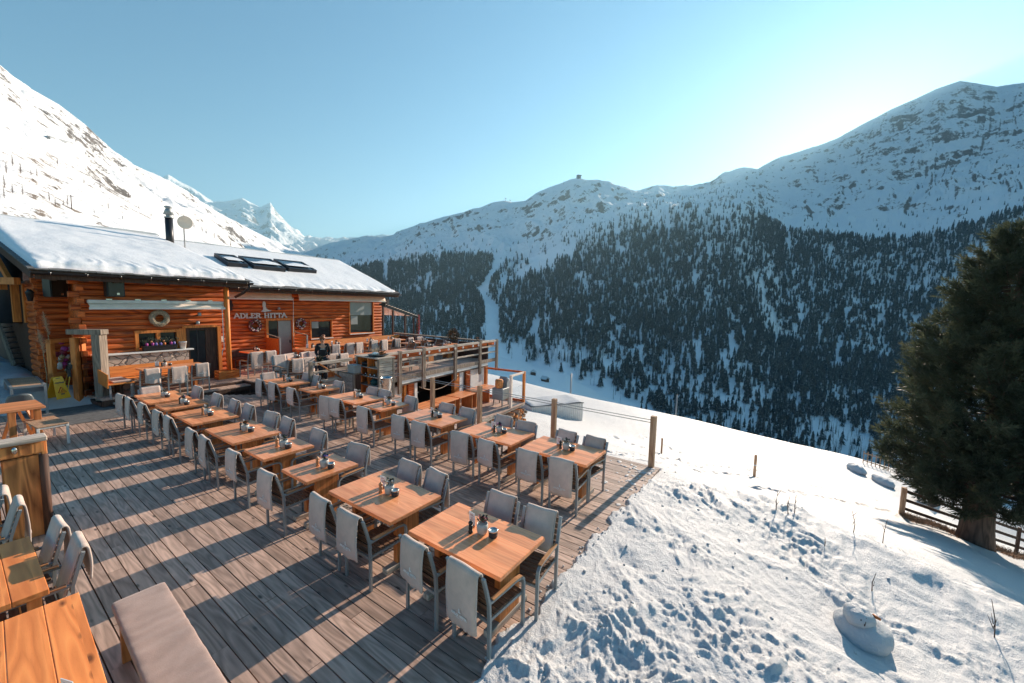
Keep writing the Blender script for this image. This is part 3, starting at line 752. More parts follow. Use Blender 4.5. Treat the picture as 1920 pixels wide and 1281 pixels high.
mb = MB(); mb.ext((6.61, T1-.03, FLOOR+.05), (6.83, T1, 2.02)); mb.ext((6.87, T1-.03, FLOOR+.05), (7.095, T1, 2.02)); H1.part(mb, 'pane', M['glass'], do)
mb = MB(); mb.ext((6.83, T1-.05, FLOOR), (6.87, T1+.0, 2.03)); H1.part(mb, 'mullion', M['darkmetal'], do)
mb = MB(); mb.ext((7.452, T1-.16, FLOOR), (7.56, T1-.10, 2.16)); mb.ext((6.4, T1-.15, 2.125), (7.45, T1-.09, 2.20)); H1.part(mb, 'door_frame', M['orange'])
def stone_mat():
    t = NT('rubble_stone'); co = t.coord((1, 1, 1.25)); n = t.noise(co, 6, 3)
    wv = t.new('ShaderNodeVectorMath', operation='ADD'); t.l(co, wv.inputs[0]); sc = t.new('ShaderNodeVectorMath', operation='SCALE'); sc.inputs['Scale'].default_value = .10
    nn = t.new('ShaderNodeTexNoise'); nn.inputs['Scale'].default_value = 4; t.l(co, nn.inputs['Vector']); t.l(nn.outputs['Color'], sc.inputs[0]); t.l(sc.outputs[0], wv.inputs[1])
    v = t.new('ShaderNodeTexVoronoi'); v.inputs['Scale'].default_value = 4.2; t.l(wv.outputs[0], v.inputs['Vector'])
    e = t.new('ShaderNodeTexVoronoi', feature='DISTANCE_TO_EDGE'); e.inputs['Scale'].default_value = 4.2; t.l(wv.outputs[0], e.inputs['Vector'])
    sx = t.new('ShaderNodeSeparateColor'); t.l(v.outputs['Color'], sx.inputs[0])
    c = t.ramp(sx.outputs[0], [(0, (.22, .16, .13)), (.35, (.46, .34, .26)), (.7, (.62, .47, .37)), (1, (.33, .27, .23))])
    c = t.mix(t.math('MULTIPLY', n, .5), c, (.66, .55, .45)); k = t.ramp(e.outputs['Distance'], [(.02, (0, 0, 0)), (.07, (1, 1, 1))])
    t.color(t.mix(k, (.22, .175, .145), c)); t.setp(Roughness=.9); t.bump(t.math('ADD', k, t.math('MULTIPLY', n, .6)), .8, .03); return t.m
M['stone'] = stone_mat()
mb = MB(); mb.ext((4.16, T1-.26, FLOOR), (6.50, T1-.05, 1.375)); H1.part(mb, 'stone_plinth', M['stone'], None, .02, 2)
mb = MB(); mb.ext((4.1, T1-.33, 1.375), (6.62, T1-.05, 1.425)); H1.part(mb, 'ledge', M['white'], None, .008)
# eaves, gutter and roof
EA, ER = (16.15, 3.83), (23.0, 5.62)
SL1 = (ER[1]-EA[1])/(ER[0]-EA[0])
mb = MB(); s0, s1 = 3.0, 8.32
def roof_plate(mb, s0, s1, a, b, th):
    v = [(s0, a[0], a[1]), (s1, a[0], a[1]), (s1, b[0], b[1]), (s0, b[0], b[1])]; v += [(x, y, z-th) for x, y, z in v]
    mb.add(v, [(0, 1, 2, 3), (7, 6, 5, 4), (0, 4, 5, 1), (1, 5, 6, 2), (2, 6, 7, 3), (3, 7, 4, 0)])
roof_plate(mb, s0, s1, EA, ER, .10); roof_plate(mb, s0, s1, (30.0, 3.83), ER, .10)
rf1 = H1.part(mb, 'roof', M['dark_wood'])
def slate_rows(s0, s1, a, b, rows, seed):
    rd = random.Random(seed); mb = MB(); L = math.hypot(b[0]-a[0], b[1]-a[1]); sl = (b[1]-a[1])/(b[0]-a[0])
    for r in range(rows):
        u = s0
        while u < s1:
            wd = rd.uniform(.18, .4); y = a[0]-.05+r*.16+rd.uniform(-.03, .02); z = a[1]+(y-a[0])*sl+.012+.004*(r % 2)+rd.uniform(0, .01)
            mb.box((min(u+wd/2, s1), y+.12, z+.12*sl), (wd*.97, .28, .022), rx=math.atan(sl)); u += wd
    return mb
H1.part(slate_rows(3.0, 8.32, EA, ER, 2, 5), 'slates', M['rubber'], rf1)
me = snow_slab('roof_snow', 3.02, 8.28, EA[0]+.10, EA[1]+.02, ER[0], ER[1]+.02, .32, 3, 110, 80, .05, wav=-.25)
H1s = put('roof_snow', me, rf1)
me = snow_slab('roof_snow', 3.02, 8.28, 30.0, EA[1]+.02, ER[0], ER[1]+.02, .34, 8, 40, 40, .05); put('roof_snow', me, rf1)
mb = MB(); mb.bar((3.0, EA[0]-.02, EA[1]-.10), (3.0, ER[0], ER[1]-.10), .05, .26); mb.bar((8.33, EA[0]-.02, EA[1]-.09), (8.33, ER[0], ER[1]-.09), .05, .22); H1.part(mb, 'barge_board', M['dark_wood'])
mb = MB()
for u in np.arange(0, 1, .028): mb.box((2.985, EA[0]+(ER[0]-EA[0])*u, EA[1]+(ER[1]-EA[1])*u+.045), (.12, .2, .03), rx=math.atan(SL1)+.1)
H1.part(mb, 'verge_slates', M['rubber'])
mb = MB(); mb.ext((3.05, EA[0]-.03, EA[1]-.24), (8.3, EA[0]+.0, EA[1]-.09)); mb.ext((3.1, T1-.02, 3.72), (8.2, T1+.1, 3.84)); H1.part(mb, 'fascia', M['dark_wood'])
mb = MB(); mb.ext((3.1, EA[0]+.02, EA[1]-.135), (8.25, T1-.05, EA[1]-.095)); H1.part(mb, 'soffit', M['log'])
mb = MB()
for s in np.arange(3.4, 8.2, .62): mb.bar((s, EA[0]+.02, EA[1]-.20), (s, T1, EA[1]-.16), .09, .13)
H1.part(mb, 'rafter_tails', M['dark_wood'])
def gutter(s0, s1, t, z, r=.075):
    mb = MB(); n = 9; v = []; f = []
    for s in (s0, s1):
        for k in range(n): a = PI+PI*k/(n-1); v.append((s, t+r*math.cos(a), z+r*math.sin(a)))
        for k in range(n): a = 2*PI-PI*k/(n-1); v.append((s, t+(r-.008)*math.cos(a), z+(r-.008)*math.sin(a)))
    m = 2*n; f = [(j, (j+1) % m, m+(j+1) % m, m+j) for j in range(m)]+[tuple(range(m-1, -1, -1)), tuple(range(m, 2*m))]; mb.add(v, f)
    return mb
g1 = H1.part(gutter(2.95, 8.42, EA[0]-.11, EA[1]-.05), 'gutter', M['darkmetal'])
mb = MB()
for s in np.arange(3.3, 8.3, .7): mb.tube([(s, EA[0]-.11+.082*math.cos(a), EA[1]-.05+.082*math.sin(a)) for a in np.linspace(PI, 2*PI, 8)]+[(s, EA[0]-.03, EA[1]-.02)], .008, 5)
H1.part(mb, 'gutter_bracket', M['steel'], g1)
mb = MB(); mb.tube([(8.3, EA[0]-.11, EA[1]-.12), (8.32, EA[0]-.1, EA[1]-.24), (8.2, EA[0]+.1, EA[1]-.42), (8.02, 16.5, EA[1]-.6)], .05, 10); H1.part(mb, 'downpipe', M['darkmetal'])
cs, ctop = float(tp(317, 420, 22.0)[0]), float(tp(315, 387, 22.0)[2])
mb = MB(); mb.lathe([(.14, 5.0), (.14, ctop-.5)], 18, (cs, 22.0, 0)); ch = H1.part(mb, 'chimney', M['darkmetal'])
mb = MB(); mb.lathe([(r_q, z_q-6.6+ctop) for r_q, z_q in ((.165, 6.10), (.165, 6.14), (.10, 6.15), (.10, 6.25), (.19, 6.25), (.13, 6.42), (.13, 6.45), (.10, 6.46), (.10, 6.53), (.145, 6.54), (.13, 6.60))], 18, (cs, 22.0, 0)); H1.part(mb, 'chimney_cowl', M['frame'], ch)
# gable side with the outside stair landing, big flue
mb = MB(); mb.ext((2.9, 20, 3.3), (3.2, 20.2, 3.5)); mb.bar((3.1, 18.2, 3.55), (2.0, 21.5, 3.55), .14, .2); mb.bar((3.05, 18.6, 3.5), (2.9, 19.6, 4.5), .1, .12); mb.ext((3.34, 19.1, 2.3), (3.56, 19.25, 3.5)); mb.ext((3.20, 19.6, 2.3), (3.36, 19.75, 3.5)); H1.part(mb, 'gable_beams', M['orange'])

# ----------------------------------------------------------------- second chalet
T2 = 18.6
H2 = House('restaurant_chalet', 'farther log chalet with three skylights and the lettered sign on its wall', 'chalet', 12.5, T2, FLOOR)
def P2(x, y): return tp(x, y, T2)
SX = lambda x, y=610: float(tp(x, y, T2)[0])
ZX = lambda y, x=600: float(tp(x, y, T2)[2])
wA = (SX(582), SX(620), ZX(633, 601), ZX(600.5, 600)); wB = (SX(655), SX(698), ZX(624, 677), ZX(566, 677)); dB = (SX(501), SX(546), FLOOR, ZX(601, 522))
SR = SX(715)
mb = log_wall(MB(), 7.9, SR, T2, FLOOR, 3.45, [wA, wB, dB], seed=11, dz=.165); H2.part(mb, 'wall', M['log'])
mb = MB(); log_wall(mb, T2+.17, 27, SR-.02, FLOOR, 3.4, [], along='t', seed=12, sg=-1); mb.ext((7.9, T2+.9, -1.6), (SR-.35, 27, 3.4)); H2.part(mb, 'wall', M['log_t'])
mb = MB()
for (a, b, c, d) in (wA, wB, dB): mb.ext((a, T2+.12, c), (b, T2+.5, d))
for nm_, (a, b, c, d) in (('window', wA), ('window', wB)):
    f = MB(); rect_frame(f, a, b, c, d, T2, .055, .085); fo = H2.part(f, nm_, M['orange'])
    g = MB(); g.ext((a, T2+.03, c), (b, T2+.045, d)); H2.part(g, 'pane', M['glass'], fo)
    g = MB(); g.ext((a-.06, T2-.14, c-.06), (b+.06, T2-.086, c-.02)); H2.part(g, 'sill', M['white'], fo)
a, b, c, d = wB
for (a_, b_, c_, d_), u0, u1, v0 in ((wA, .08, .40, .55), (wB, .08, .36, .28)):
    g = MB(); g.ext((a_+(b_-a_)*u0, T2+.022, c_+(d_-c_)*v0), (a_+(b_-a_)*u1, T2+.028, c_+(d_-c_)*(.97 if v0 > .5 else .55))); H2.part(g, 'painted_pane_light', M['frame'], fo)  # pale slabs stand in for bright light in the opaque panes, no curtain
g = MB(); g.ext((a+.01, T2+.005, c+(d-c)*.57), (b-.01, T2+.02, d)); H2.part(g, 'roller_blind', M['frame'], fo)
# things seen inside behind the glass
a, b, c, d = dB
f = MB(); rect_frame(f, a, b, c, d, T2, .10, .10, False); do = H2.part(f, 'door', M['orange'])
f = MB(); f.ext((a+.01, T2+.02, FLOOR), (a+(b-a)*.42, T2+.035, d-.02)); H2.part(f, 'pane', M['glass'], do)
f = MB(); f.ext((a+(b-a)*.44, T2-.01, FLOOR+.02), (b-.01, T2+.03, d-.02)); lf = H2.part(f, 'door_leaf', M['frame'], do)
f = MB(); f.box((b-.1, T2-.035, 1.2), (.03, .05, .14)); H2.part(f, 'handle', M['blackplastic'], do)
E2 = (17.78, 3.68); R2 = (22.7, 5.58); s0, s1 = 7.6, float(tp(747, 548, 17.78)[0])
mb = MB(); roof_plate(mb, s0, s1, E2, R2, .10); roof_plate(mb, s0, s1, (28.0, 3.7), R2, .10); rf2 = H2.part(mb, 'roof', M['dark_wood'])
H2.part(slate_rows(s0, s1, E2, R2, 2, 6), 'slates', M['rubber'], rf2)
SL2 = (R2[1]-E2[1])/(R2[0]-E2[0])
me = snow_slab('roof_snow', s0+.02, s1-.04, E2[0]+.1, E2[1]+.02, R2[0], R2[1]+.02, .15, 21, 140, 80, .05); put('roof_snow', me, rf2)
me = snow_slab('roof_snow', s0+.02, s1-.04, 28.0, 3.72, R2[0], R2[1]+.02, .20, 25, 40, 40, .05); put('roof_snow', me, rf2)
mb = MB(); mb.bar((s1+.02, E2[0]-.02, E2[1]-.09), (s1+.02, R2[0], R2[1]-.09), .05, .22); H2.part(mb, 'barge_board', M['dark_wood'])
mb = MB(); mb.ext((s0, E2[0]-.03, E2[1]-.24), (s1, E2[0], E2[1]-.09)); H2.part(mb, 'fascia', M['dark_wood'])
mb = MB(); mb.ext((s0, E2[0]+.02, E2[1]-.14), (s1-.05, T2-.05, E2[1]-.10)); mb.ext((7.9, T2-.03, 3.44), (SR, T2+.1, 3.58)); H2.part(mb, 'soffit', M['log'])
g2 = H2.part(gutter(s0-.05, s1+.12, E2[0]-.11, E2[1]-.05), 'gutter', M['darkmetal'])
mb = MB()
for s in np.arange(s0+.3, s1, .8): mb.tube([(s, E2[0]-.11+.082*math.cos(q), E2[1]-.05+.082*math.sin(q)) for q in np.linspace(PI, 2*PI, 8)]+[(s, E2[0]-.03, E2[1]-.02)], .008, 5)
H2.part(mb, 'gutter_bracket', M['steel'], g2)
def roof2(x, y, up=.24):
    d = ray(x, y); dt = d[:2] @ ET; k = (E2[1]+up-E2[0]*SL2-CAMH)/(d[2]-dt*SL2); p = CC+d*k
    return Vector((p[:2] @ ES, p[:2] @ ET, p[2]))
for (tl, tr, br, bl) in (((402, 477.5), (436, 481.3), (465, 498), (431, 494.5)), ((448, 482.8), (503, 487.5), (533, 504.5), (478, 501)), ((514, 488.5), (562, 492.5), (594, 508.5), (543, 505))):
    q = [roof2(*p) for p in (tl, tr, br, bl)]; u = Vector((0, 1, SL2)).normalized(); nrm = Vector((0, -SL2, 1)).normalized()
    wd = (q[1]-q[0]).length; sA = q[0].x; sB = q[1].x; tA = (q[2].y+q[3].y)/2; tB = (q[0].y+q[1].y)/2
    def RP(s, t, h): return Vector((s, t, E2[1]+(t-E2[0])*SL2))+nrm*h
    f = MB()
    for (p0, p1) in ((RP(sA, tA, .14), RP(sA, tB, .14)), (RP(sB, tA, .14), RP(sB, tB, .14)), (RP(sA-.04, tA, .135), RP(sB+.04, tA, .135)), (RP(sA-.04, tB, .135), RP(sB+.04, tB, .135))): f.bar(p0, p1, .09, .36, nrm)
    fo = H2.part(f, 'skylight', M['darkmetal'], rf2)
    g = MB(); g.quad(RP(sA, tA, .29), RP(sB, tA, .29), RP(sB, tB, .29), RP(sA, tB, .29)); g2_ = H2.part(g, 'skylight_pane', M['glass_sky'], rf2)
    SS, TT = np.meshgrid(np.linspace(sA+.05, sB-.05, 12), np.linspace(0, 1, 10), indexing='ij')
    cut = .52+.15*np.sin(SS*4); tt = tA+.05+(tB-tA)*TT*cut; P = np.stack([SS, tt, E2[1]+(tt-E2[0])*SL2+.30+.10*np.sqrt(np.clip(1-TT, 0, 1))], -1)
    g = MB(); g.grid(P); H2.part(g, 'skylight_snow', M['roofsnow'], rf2)

# ----------------------------------------------------------------- what hangs on the walls
def awning(s0, s1, t, z0, z1, label, d0=.10, fold=.24):
    t_ = House('rolled_awning', label, 'awning', (s0+s1)/2, t, z0, 'rolled awnings')
    mb = MB(); mb.ext((s0, t-.16, z1-.10), (s1, t, z1)); t_.part(mb, 'cassette', M['whitemetal'], None, .02, 2)
    P = []
    for s in np.linspace(s0+.02, s1-.02, 40):
        P.append([(s, t-.02, z1-.06), (s, t-.14, z1-.10-.02*math.sin(s*2)), (s, t-.22, z0+.10+.01*math.sin(s*3.1)), (s, t-.24+.008*math.sin(s*9), z0)])
    mb = MB(); mb.grid(P); o = t_.part(mb, 'canvas', M['awning']); sm = o.modifiers.new('t', 'SOLIDIFY'); sm.thickness = .012
    mb = MB(); mb.ext((s0, t-.27, z0-.02), (s1, t-.235, z0+.045)); t_.part(mb, 'front_bar', M['whitemetal'])
    mb = MB()
    for s in np.linspace(s0+.5, s1-.4, 5): mb.ext((s-.07, t-.03, z1), (s+.07, t+.05, z1+.035))
    t_.part(mb, 'wall_bracket', M['steel']); return t_
p = tp(160, 571, 16.7)
awning(4.10, 7.68, 16.72, 2.80, 3.06, 'pale rolled awning on the nearer chalet, above the straw wreath')
za, zb_ = float(tp(480, 561, 18.3)[2]), float(tp(480, 545, 18.3)[2])
awning(float(tp(424, 555, 18.3)[0]), float(tp(549, 555, 18.3)[0]), 18.52, za, zb_, 'pale rolled awning under the eaves, above the lettered sign')
awning(float(tp(560, 555, 18.3)[0]), float(tp(723, 555, 18.3)[0]), 18.52, za, zb_+.02, 'pale rolled awning under the eaves, above the two restaurant windows')
def wreath(x, y, t, rad, m, label, seed, bits=420, th=.33):
    q = tp(x, y, t); rd = random.Random(seed); mb = MB(); c = Vector((0, 0, 0))
    n = 26; mb.tube([(rad*math.cos(a), 0, rad*math.sin(a)) for a in np.linspace(0, 2*PI, n)], rad*th, 8)
    for i in range(bits):
        a = rd.uniform(0, 2*PI); b = rd.uniform(0, 2*PI); r2 = rad*th
        p = Vector(((rad+r2*math.cos(b))*math.cos(a), r2*math.sin(b), (rad+r2*math.cos(b))*math.sin(a)))
        d = Vector((rd.uniform(-1, 1), rd.uniform(-1, .3), rd.uniform(-1, 1))).normalized(); e = d*rad*.13; s = d.cross(Vector((0, 1, .2))).normalized()*rad*.055
        mb.add([p-e, p+s, p+e, p-s], [(0, 1, 2, 3)])
    root = thing('wall_wreath', label, 'wreath', xy(q[0], t, q[2]), PHI, 'round wreaths on the chalet walls')
    mb.build('wreath_ring', m, root); return root, rad, rd
wreath(299, 597, T1-.15, .20, M['straw'], 'pale straw wreath on the nearer chalet, above the flower window', 1, 700, .36)
for k, (x, y, lab) in enumerate(((478, 611, 'dark cone wreath with white baubles left of the restaurant door, under the sign'), (564, 607, 'dark cone wreath with white baubles right of the restaurant door'))):
    r_, rad, rd = wreath(x, y, T2-.13, .215-.02*k, M['cone_br'], lab, 5+k, 380, .34); mb = MB(); mr = MB()
    for i in range(60):
        a = rd.uniform(0, 2*PI); b = rd.uniform(PI*1.1, PI*1.9); r2 = rad*.36
        (mb if i % 3 else mr).ell(((rad+r2*math.cos(b))*math.cos(a), r2*math.sin(b), (rad+r2*math.cos(b))*math.sin(a)), (.019,)*3, 6, 4)
    mb.build('baubles', M['white'], r_); mr.build('berries', M['flower_pink'], r_)
def speaker(x, y, t, wd, hh, dd, label, turn=0):
    q = tp(x, y, t); r_ = thing('loudspeaker', label, 'loudspeaker', xy(q[0], t, q[2]-hh/2), PHI+turn, 'black loudspeakers')
    MB().box((0, 0, hh/2), (wd, dd, hh)).build('cabinet', M['blackplastic'], r_, .02, 2)
    MB().box((0, -dd/2-.004, hh/2), (wd*.86, .012, hh*.88)).build('grille', M['mill_dark'], r_)
    MB().box((wd*.1, -dd/2-.012, hh*.17), (.06, .006, .06)).build('badge', M['steel'], r_)
    MB().box((0, dd/2+.06, hh/2), (.08, .14, .12)).build('wall_bracket', M['darkmetal'], r_)
speaker(214, 540, T1-.34, .40, .54, .30, 'black loudspeaker on the log wall above the rolled awning, farther right')
speaker(104, 540, 17.60, .42, .54, .32, 'black loudspeaker on the chalet corner, at the roof end, leftmost', .35)
speaker(429, 573, 18.25, .16, .42, .28, 'slim black loudspeaker between the corner post and the sign', -.9)
speaker(719, 571, 18.25, .2, .26, .22, 'small black loudspeaker at the right end of the restaurant wall', .7)
# lettered sign
qa, qb = tp(438, 599, T2-.06), tp(537, 594, T2-.06); hh = 0.215
r_ = thing('wall_sign', 'grey metal sign reading ADLER HITTA with an eagle on the log wall', 'sign', xy((qa[0]+qb[0])/2, T2-.062, (qa[2]+qb[2])/2), PHI)
M4 = Matrix(((1, 0, 0, 0), (0, 0, -1, 0), (0, 1, 0, 0), (0, 0, 0, 1)))
k = (qb[0]-qa[0])/text_width('ADLER HITTA', hh); M4s = M4 @ Matrix.Diagonal((k, 1, 1, 1))
mb = MB(); lettering(mb, 'ADLER HITTA', hh, M4s, .03, .17, True); mb.build('lettering', M['letter'], r_)
qe = tp(492, 585, T2-.06); mb = MB(); eagle(mb, .46, M4 @ Matrix.Translation((qe[0]-(qa[0]+qb[0])/2+.04, qe[2]-(qa[2]+qb[2])/2+.02, 0)), .025); mb.build('eagle_emblem', M['letter'], r_)
# wall spots, white switch box, hanging cords, satellite dish
def spot(x, y, t, lab):
    q = tp(x, y, t); r_ = thing('wall_spotlight', lab, 'lamp', xy(q[0], t, q[2]), PHI, 'wall spotlights')
    MB().box((0, .10, -.03), (.06, .14, .05)).build('arm', M['darkmetal'], r_); MB().lathe([(.05, -.05), (.06, .0), (.05, .07)], 12).build('lamp_head', M['frame'], r_)
spot(374, 590, T1-.2, 'small grey wall spotlight above the chalet door'); spot(371, 606, T1-.2, 'small grey wall spotlight just over the door lintel'); spot(523, 579, T2-.25, 'small dark wall spotlight right of the eagle')
q = tp(414, 636, T1-.06); mb = MB(); mb.box((q[0], T1-.075, q[2]), (.17, .04, .22)); mb.box((q[0], T1-.1, q[2]+.02), (.05, .012, .07)); st_thing(mb, 'switch_box', M['white'], 'white wall box beside the orange corner post', 'switch box', None, .01)
q = tp(417, 600, T1-.3); mb = MB(); mb.tube([(q[0], 16.48, 2.82), (q[0]+.01, 16.5, 2.0), (q[0]+.02, 16.5, 1.35), (q[0]-.05, 16.5, 1.22), (q[0]-.06, 16.5, 1.08)], .014, 6); st_thing(mb, 'awning_crank', M['white'], 'white crank rod hanging from the nearer awning', 'crank')
q = tp(550, 600, T2-.3); mb = MB(); mb.tube([(q[0], 18.25, za+.1), (q[0]-.01, 18.3, 1.9), (q[0]-.01, 18.3, 1.0)], .012, 6); st_thing(mb, 'awning_crank', M['white'], 'white crank rod hanging between the two eaves awnings', 'crank')
q = tp(346, 417, 22.0); r_ = thing('satellite_dish', 'pale round satellite dish on a short pole between the roofs', 'satellite dish', xy(8.1, 21.0, 4.6), PHI)
q = tp(346, 417, 21.0); dx = q[0]-8.1; dz = q[2]-4.6
MB().lathe([(.0, .0), (.12, .015), (.22, .05), (.275, .085), (.27, .092), (.2, .062), (0, .02)], 20, cap=False).build('dish', M['awning'], r_).matrix_basis = Matrix.Translation((dx, 0, dz)) @ Matrix.Rotation(R(100), 4, 'X') @ Matrix.Rotation(R(-8), 4, 'Y')
mb = MB(); mb.tube([(dx, .1, -.1), (dx, .08, dz-.25), (dx, .05, dz)], .025, 8); mb.build('pole', M['mast'], r_)
# flower box with bright bundles on the ledge, white bucket
r_ = thing('flower_box', 'long black flower box with bright little bundles on the stone ledge', 'flower box', xy(5.72, T1-.2, 1.43), PHI)
mb = MB(); v = [(-.42, -.09, 0), (.42, -.09, 0), (.42, .07, 0), (-.42, .07, 0), (-.46, -.11, .17), (.46, -.11, .17), (.46, .09, .17), (-.46, .09, .17)]
mb.add(v, [(0, 3, 2, 1), (4, 5, 6, 7), (0, 1, 5, 4), (1, 2, 6, 5), (2, 3, 7, 6), (3, 0, 4, 7)]); mb.build('trough', M['darkmetal'], r_, .008)
rd = random.Random(8); mb = MB()
for i in range(240):
    a = rd.uniform(-.43, .43); p_ = Vector((a, rd.uniform(-.05, .07), .17)); hgt = .12+.14*(abs(math.sin(a*9))**.6); d = Vector((rd.uniform(-.5, .5), rd.uniform(-.4, .4), 1)).normalized()
    q_ = p_+d*rd.uniform(.05, hgt); s_ = d.cross(Vector((0, 1, 0))).normalized()*.016; e_ = d*.035; mb.add([q_-e_, q_+s_, q_+e_, q_-s_], [(0, 1, 2, 3)])
mb.build('greenery', M['leaf'], r_)
for cx, mm in ((-.34, 'flower_pink'), (-.19, 'flower_pink'), (-.10, 'flower_blue'), (.12, 'flower_orange'), (.02, 'flower_blue'), (.30, 'flower_pink'), (.38, 'flower_blue'), (-.22, 'mill_wood'), (.10, 'mill_wood'), (.29, 'mill_wood')):
    mb = MB(); zz = .30 if mm == 'mill_wood' else .21
    mb.ell((cx, -.03, zz), (.045 if zz < .3 else .032, .04, .06 if zz < .3 else .032), 9, 6, .08); mb.build('bundle', M[mm], r_)
q = tp(343, 650, T1-.2); r_ = thing('white_bucket', 'white tapered bucket on the right end of the stone ledge', 'bucket', xy(q[0], T1-.2, 1.43), PHI)
MB().lathe([(.075, 0), (.105, .22), (.112, .22), (.112, .24), (.098, .235), (.07, .03)], 16).build('pail', M['white'], r_); mb = MB(); mb.tube([(.1*math.cos(a), .0, .22+.03*math.sin(a)) for a in np.linspace(0, PI, 8)], .004, 5); mb.build('handle', M['steel'], r_)
# ================================================================= terrace (s, t frame)
TF = 11.5                                             # front edge of the terrace
SE = 17.75                                            # its right edge
tpoly = [(4.0, 15.57), (7.75, 15.57), (7.75, TF), (SE, TF), (18.3, 16.8), (18.5, 19.0), (17.0, 18.75), (7.7, 18.75), (4.0, 17.2)]
o = boards('terrace_floor', tpoly, 0, .142, .010, FLOOR-.045, FLOOR, M['deck'], 9); o.rotation_euler = (0, 0, PHI); tag(o, kind='structure')
spoly1 = [(4.2, 15.12), (7.75, 15.12), (7.75, 15.54), (4.2, 15.54)]
o = boards('terrace_steps', spoly1, 0, .14, .010, FLOOR/2-.04, FLOOR/2, M['deck'], 10); o.rotation_euler = (0, 0, PHI); tag(o, kind='structure')
mb = MB(); mb.ext((4.0, 15.58, -.05), (7.74, 15.62, FLOOR-.05)); mb.ext((4.2, 15.13, -.05), (7.74, 15.16, FLOOR/2-.045)); mb.ext((7.76, TF+.05, -.2), (7.80, 15.6, FLOOR-.05))
mb.ext((4.0, 15.7, -.1), (7.9, 18.8, .12)); mb.ext((7.82, TF+.3, -.02), (SE-.1, 18.6, .16)); mb.ext((SE-.1, 14.0, -.02), (18.2, 18.6, .16))
o = mb.build('terrace_base', M['dark_wood'], None, rz=PHI); tag(o, kind='structure')

# ---- front railing
FR = House('terrace_railing', 'grey weathered timber railing along the front of the upper terrace', 'railing', 12.7, TF, -.4)
px_posts = (585, 665, 750, 795, 854, 900, 931)
PS = [float(tp(x, 690, TF-.08)[0]) for x in px_posts]
ZR = 1.27
for i, s in enumerate(PS):
    if i == 1: continue
    mb = MB()
    zb = -.42 if i >= 2 else -.05
    mb.ext((s-.10, TF-.13, zb), (s-.01, TF-.03, ZR+.02)); 
    if i >= 2: mb.ext((s+.012, TF-.125, zb+.03), (s+.075, TF-.035, ZR+.01))
    FR.part(mb, 'post', M['greywood'], None, .006)
for a, b in zip(PS[:-1], PS[1:]):
    mb = MB(); mb.ext((a+.08, TF-.12, ZR-.11), (b-.105, TF+.02, ZR-.01)); FR.part(mb, 'top_rail', M['greywood_x'], None, .008)
    for z, h in ((.93, .075), (.62, .075)):
        mb = MB(); mb.ext((a+.08, TF-.06, z-h/2), (b-.105, TF-.02, z+h/2)); FR.part(mb, 'rail', M['greywood_x'], None, .004)
    mb = MB(); mb.ext((a+.08, TF-.07, .09), (b-.105, TF-.03, .27)); FR.part(mb, 'kick_board', M['greywood'], None, .004)
    if a > PS[1]-.1:
        mb = MB(); mb.ext((a+.08, TF+.03, .97), (b-.1, TF+.20, 1.14)); FR.part(mb, 'planter_board', M['log'], None, .004)
mb = MB(); mb.ext((PS[2], TF-.02, -.06), (SE, TF+.02, .085)); FR.part(mb, 'fascia', M['white'])
mb = MB(); mb.ext((PS[2]-.6, TF-.05, -.12), (SE, TF+.06, -.065)); FR.part(mb, 'edge_beam', M['dark_wood'])
# small tealight tins hanging under the rail
rd = random.Random(3)
for s in np.arange(PS[2]+.4, SE-.5, .62):
    s += rd.uniform(-.12, .12); mb = MB(); mb.lathe([(.035, 0), (.045, .08), (.04, .08)], 10); mb.tube([(-.04, 0, .08), (0, 0, .13), (.04, 0, .08)], .004, 4)
    tag(mb.build('hanging_tin', M['white'], None, 0, 1, xy(s, TF-.15, ZR-.22), PHI), 'small white tin hung on the terrace railing', 'tin', 'white tins hung along the terrace railing')
# right side: dark planter wall
SR_ = House('planter_wall', 'long dark timber planter wall closing the right side of the terrace', 'planter', SE, 14.5, FLOOR)
pts = [(SE, TF, 0), (18.15, 16.6, 0), (18.35, 18.9, 0)]
for a, b in zip(pts[:-1], pts[1:]):
    mb = MB(); mb.bar((a[0], a[1], FLOOR+.42), (b[0], b[1], FLOOR+.42), .10, .84); SR_.part(mb, 'side_board', M['dark_wood'])
    mb = MB(); mb.bar((a[0], a[1], ZR-.06), (b[0], b[1], ZR-.06), .30, .07); SR_.part(mb, 'cap_board', M['greywood'])
def bush(name, label, cat, loc, r, n, mats, seed, group=None, leaf=.045, box=None, squash=1.0):
    rd = random.Random(seed); root = thing(name, label, cat, loc, PHI, group)
    if box: MB().box((0, 0, box[2]/2), box).build('container', M['blackplastic'], root, .01)
    z0 = box[2] if box else 0
    for mi, (m, frac, nm) in enumerate(mats):
        mb = MB()
        for i in range(int(n*frac)):
            d = Vector((rd.gauss(0, 1), rd.gauss(0, 1), rd.gauss(0, 1))).normalized(); k = r*rd.uniform(.35, 1)**.5*(1+.2*math.sin(d.x*5+seed)*math.cos(d.z*4))
            c = Vector((d.x*k, d.y*k, z0+r*.85*squash+d.z*k*squash)); e = (d+Vector((rd.uniform(-.6, .6), rd.uniform(-.6, .6), rd.uniform(-.2, .8)))).normalized()
            s = e.cross(Vector((rd.uniform(-1, 1), rd.uniform(-1, 1), rd.uniform(-1, 1)))).normalized()*leaf*.4; e = e*leaf
            mb.add([c-e, c+s, c+e, c-s], [(0, 1, 2, 3)])
        mb.build(nm, m, root)
    MB().tube([(0, 0, z0-.02), (0, 0, z0+r)], .015, 6).build('stem', M['dark_wood'], root)
    return root
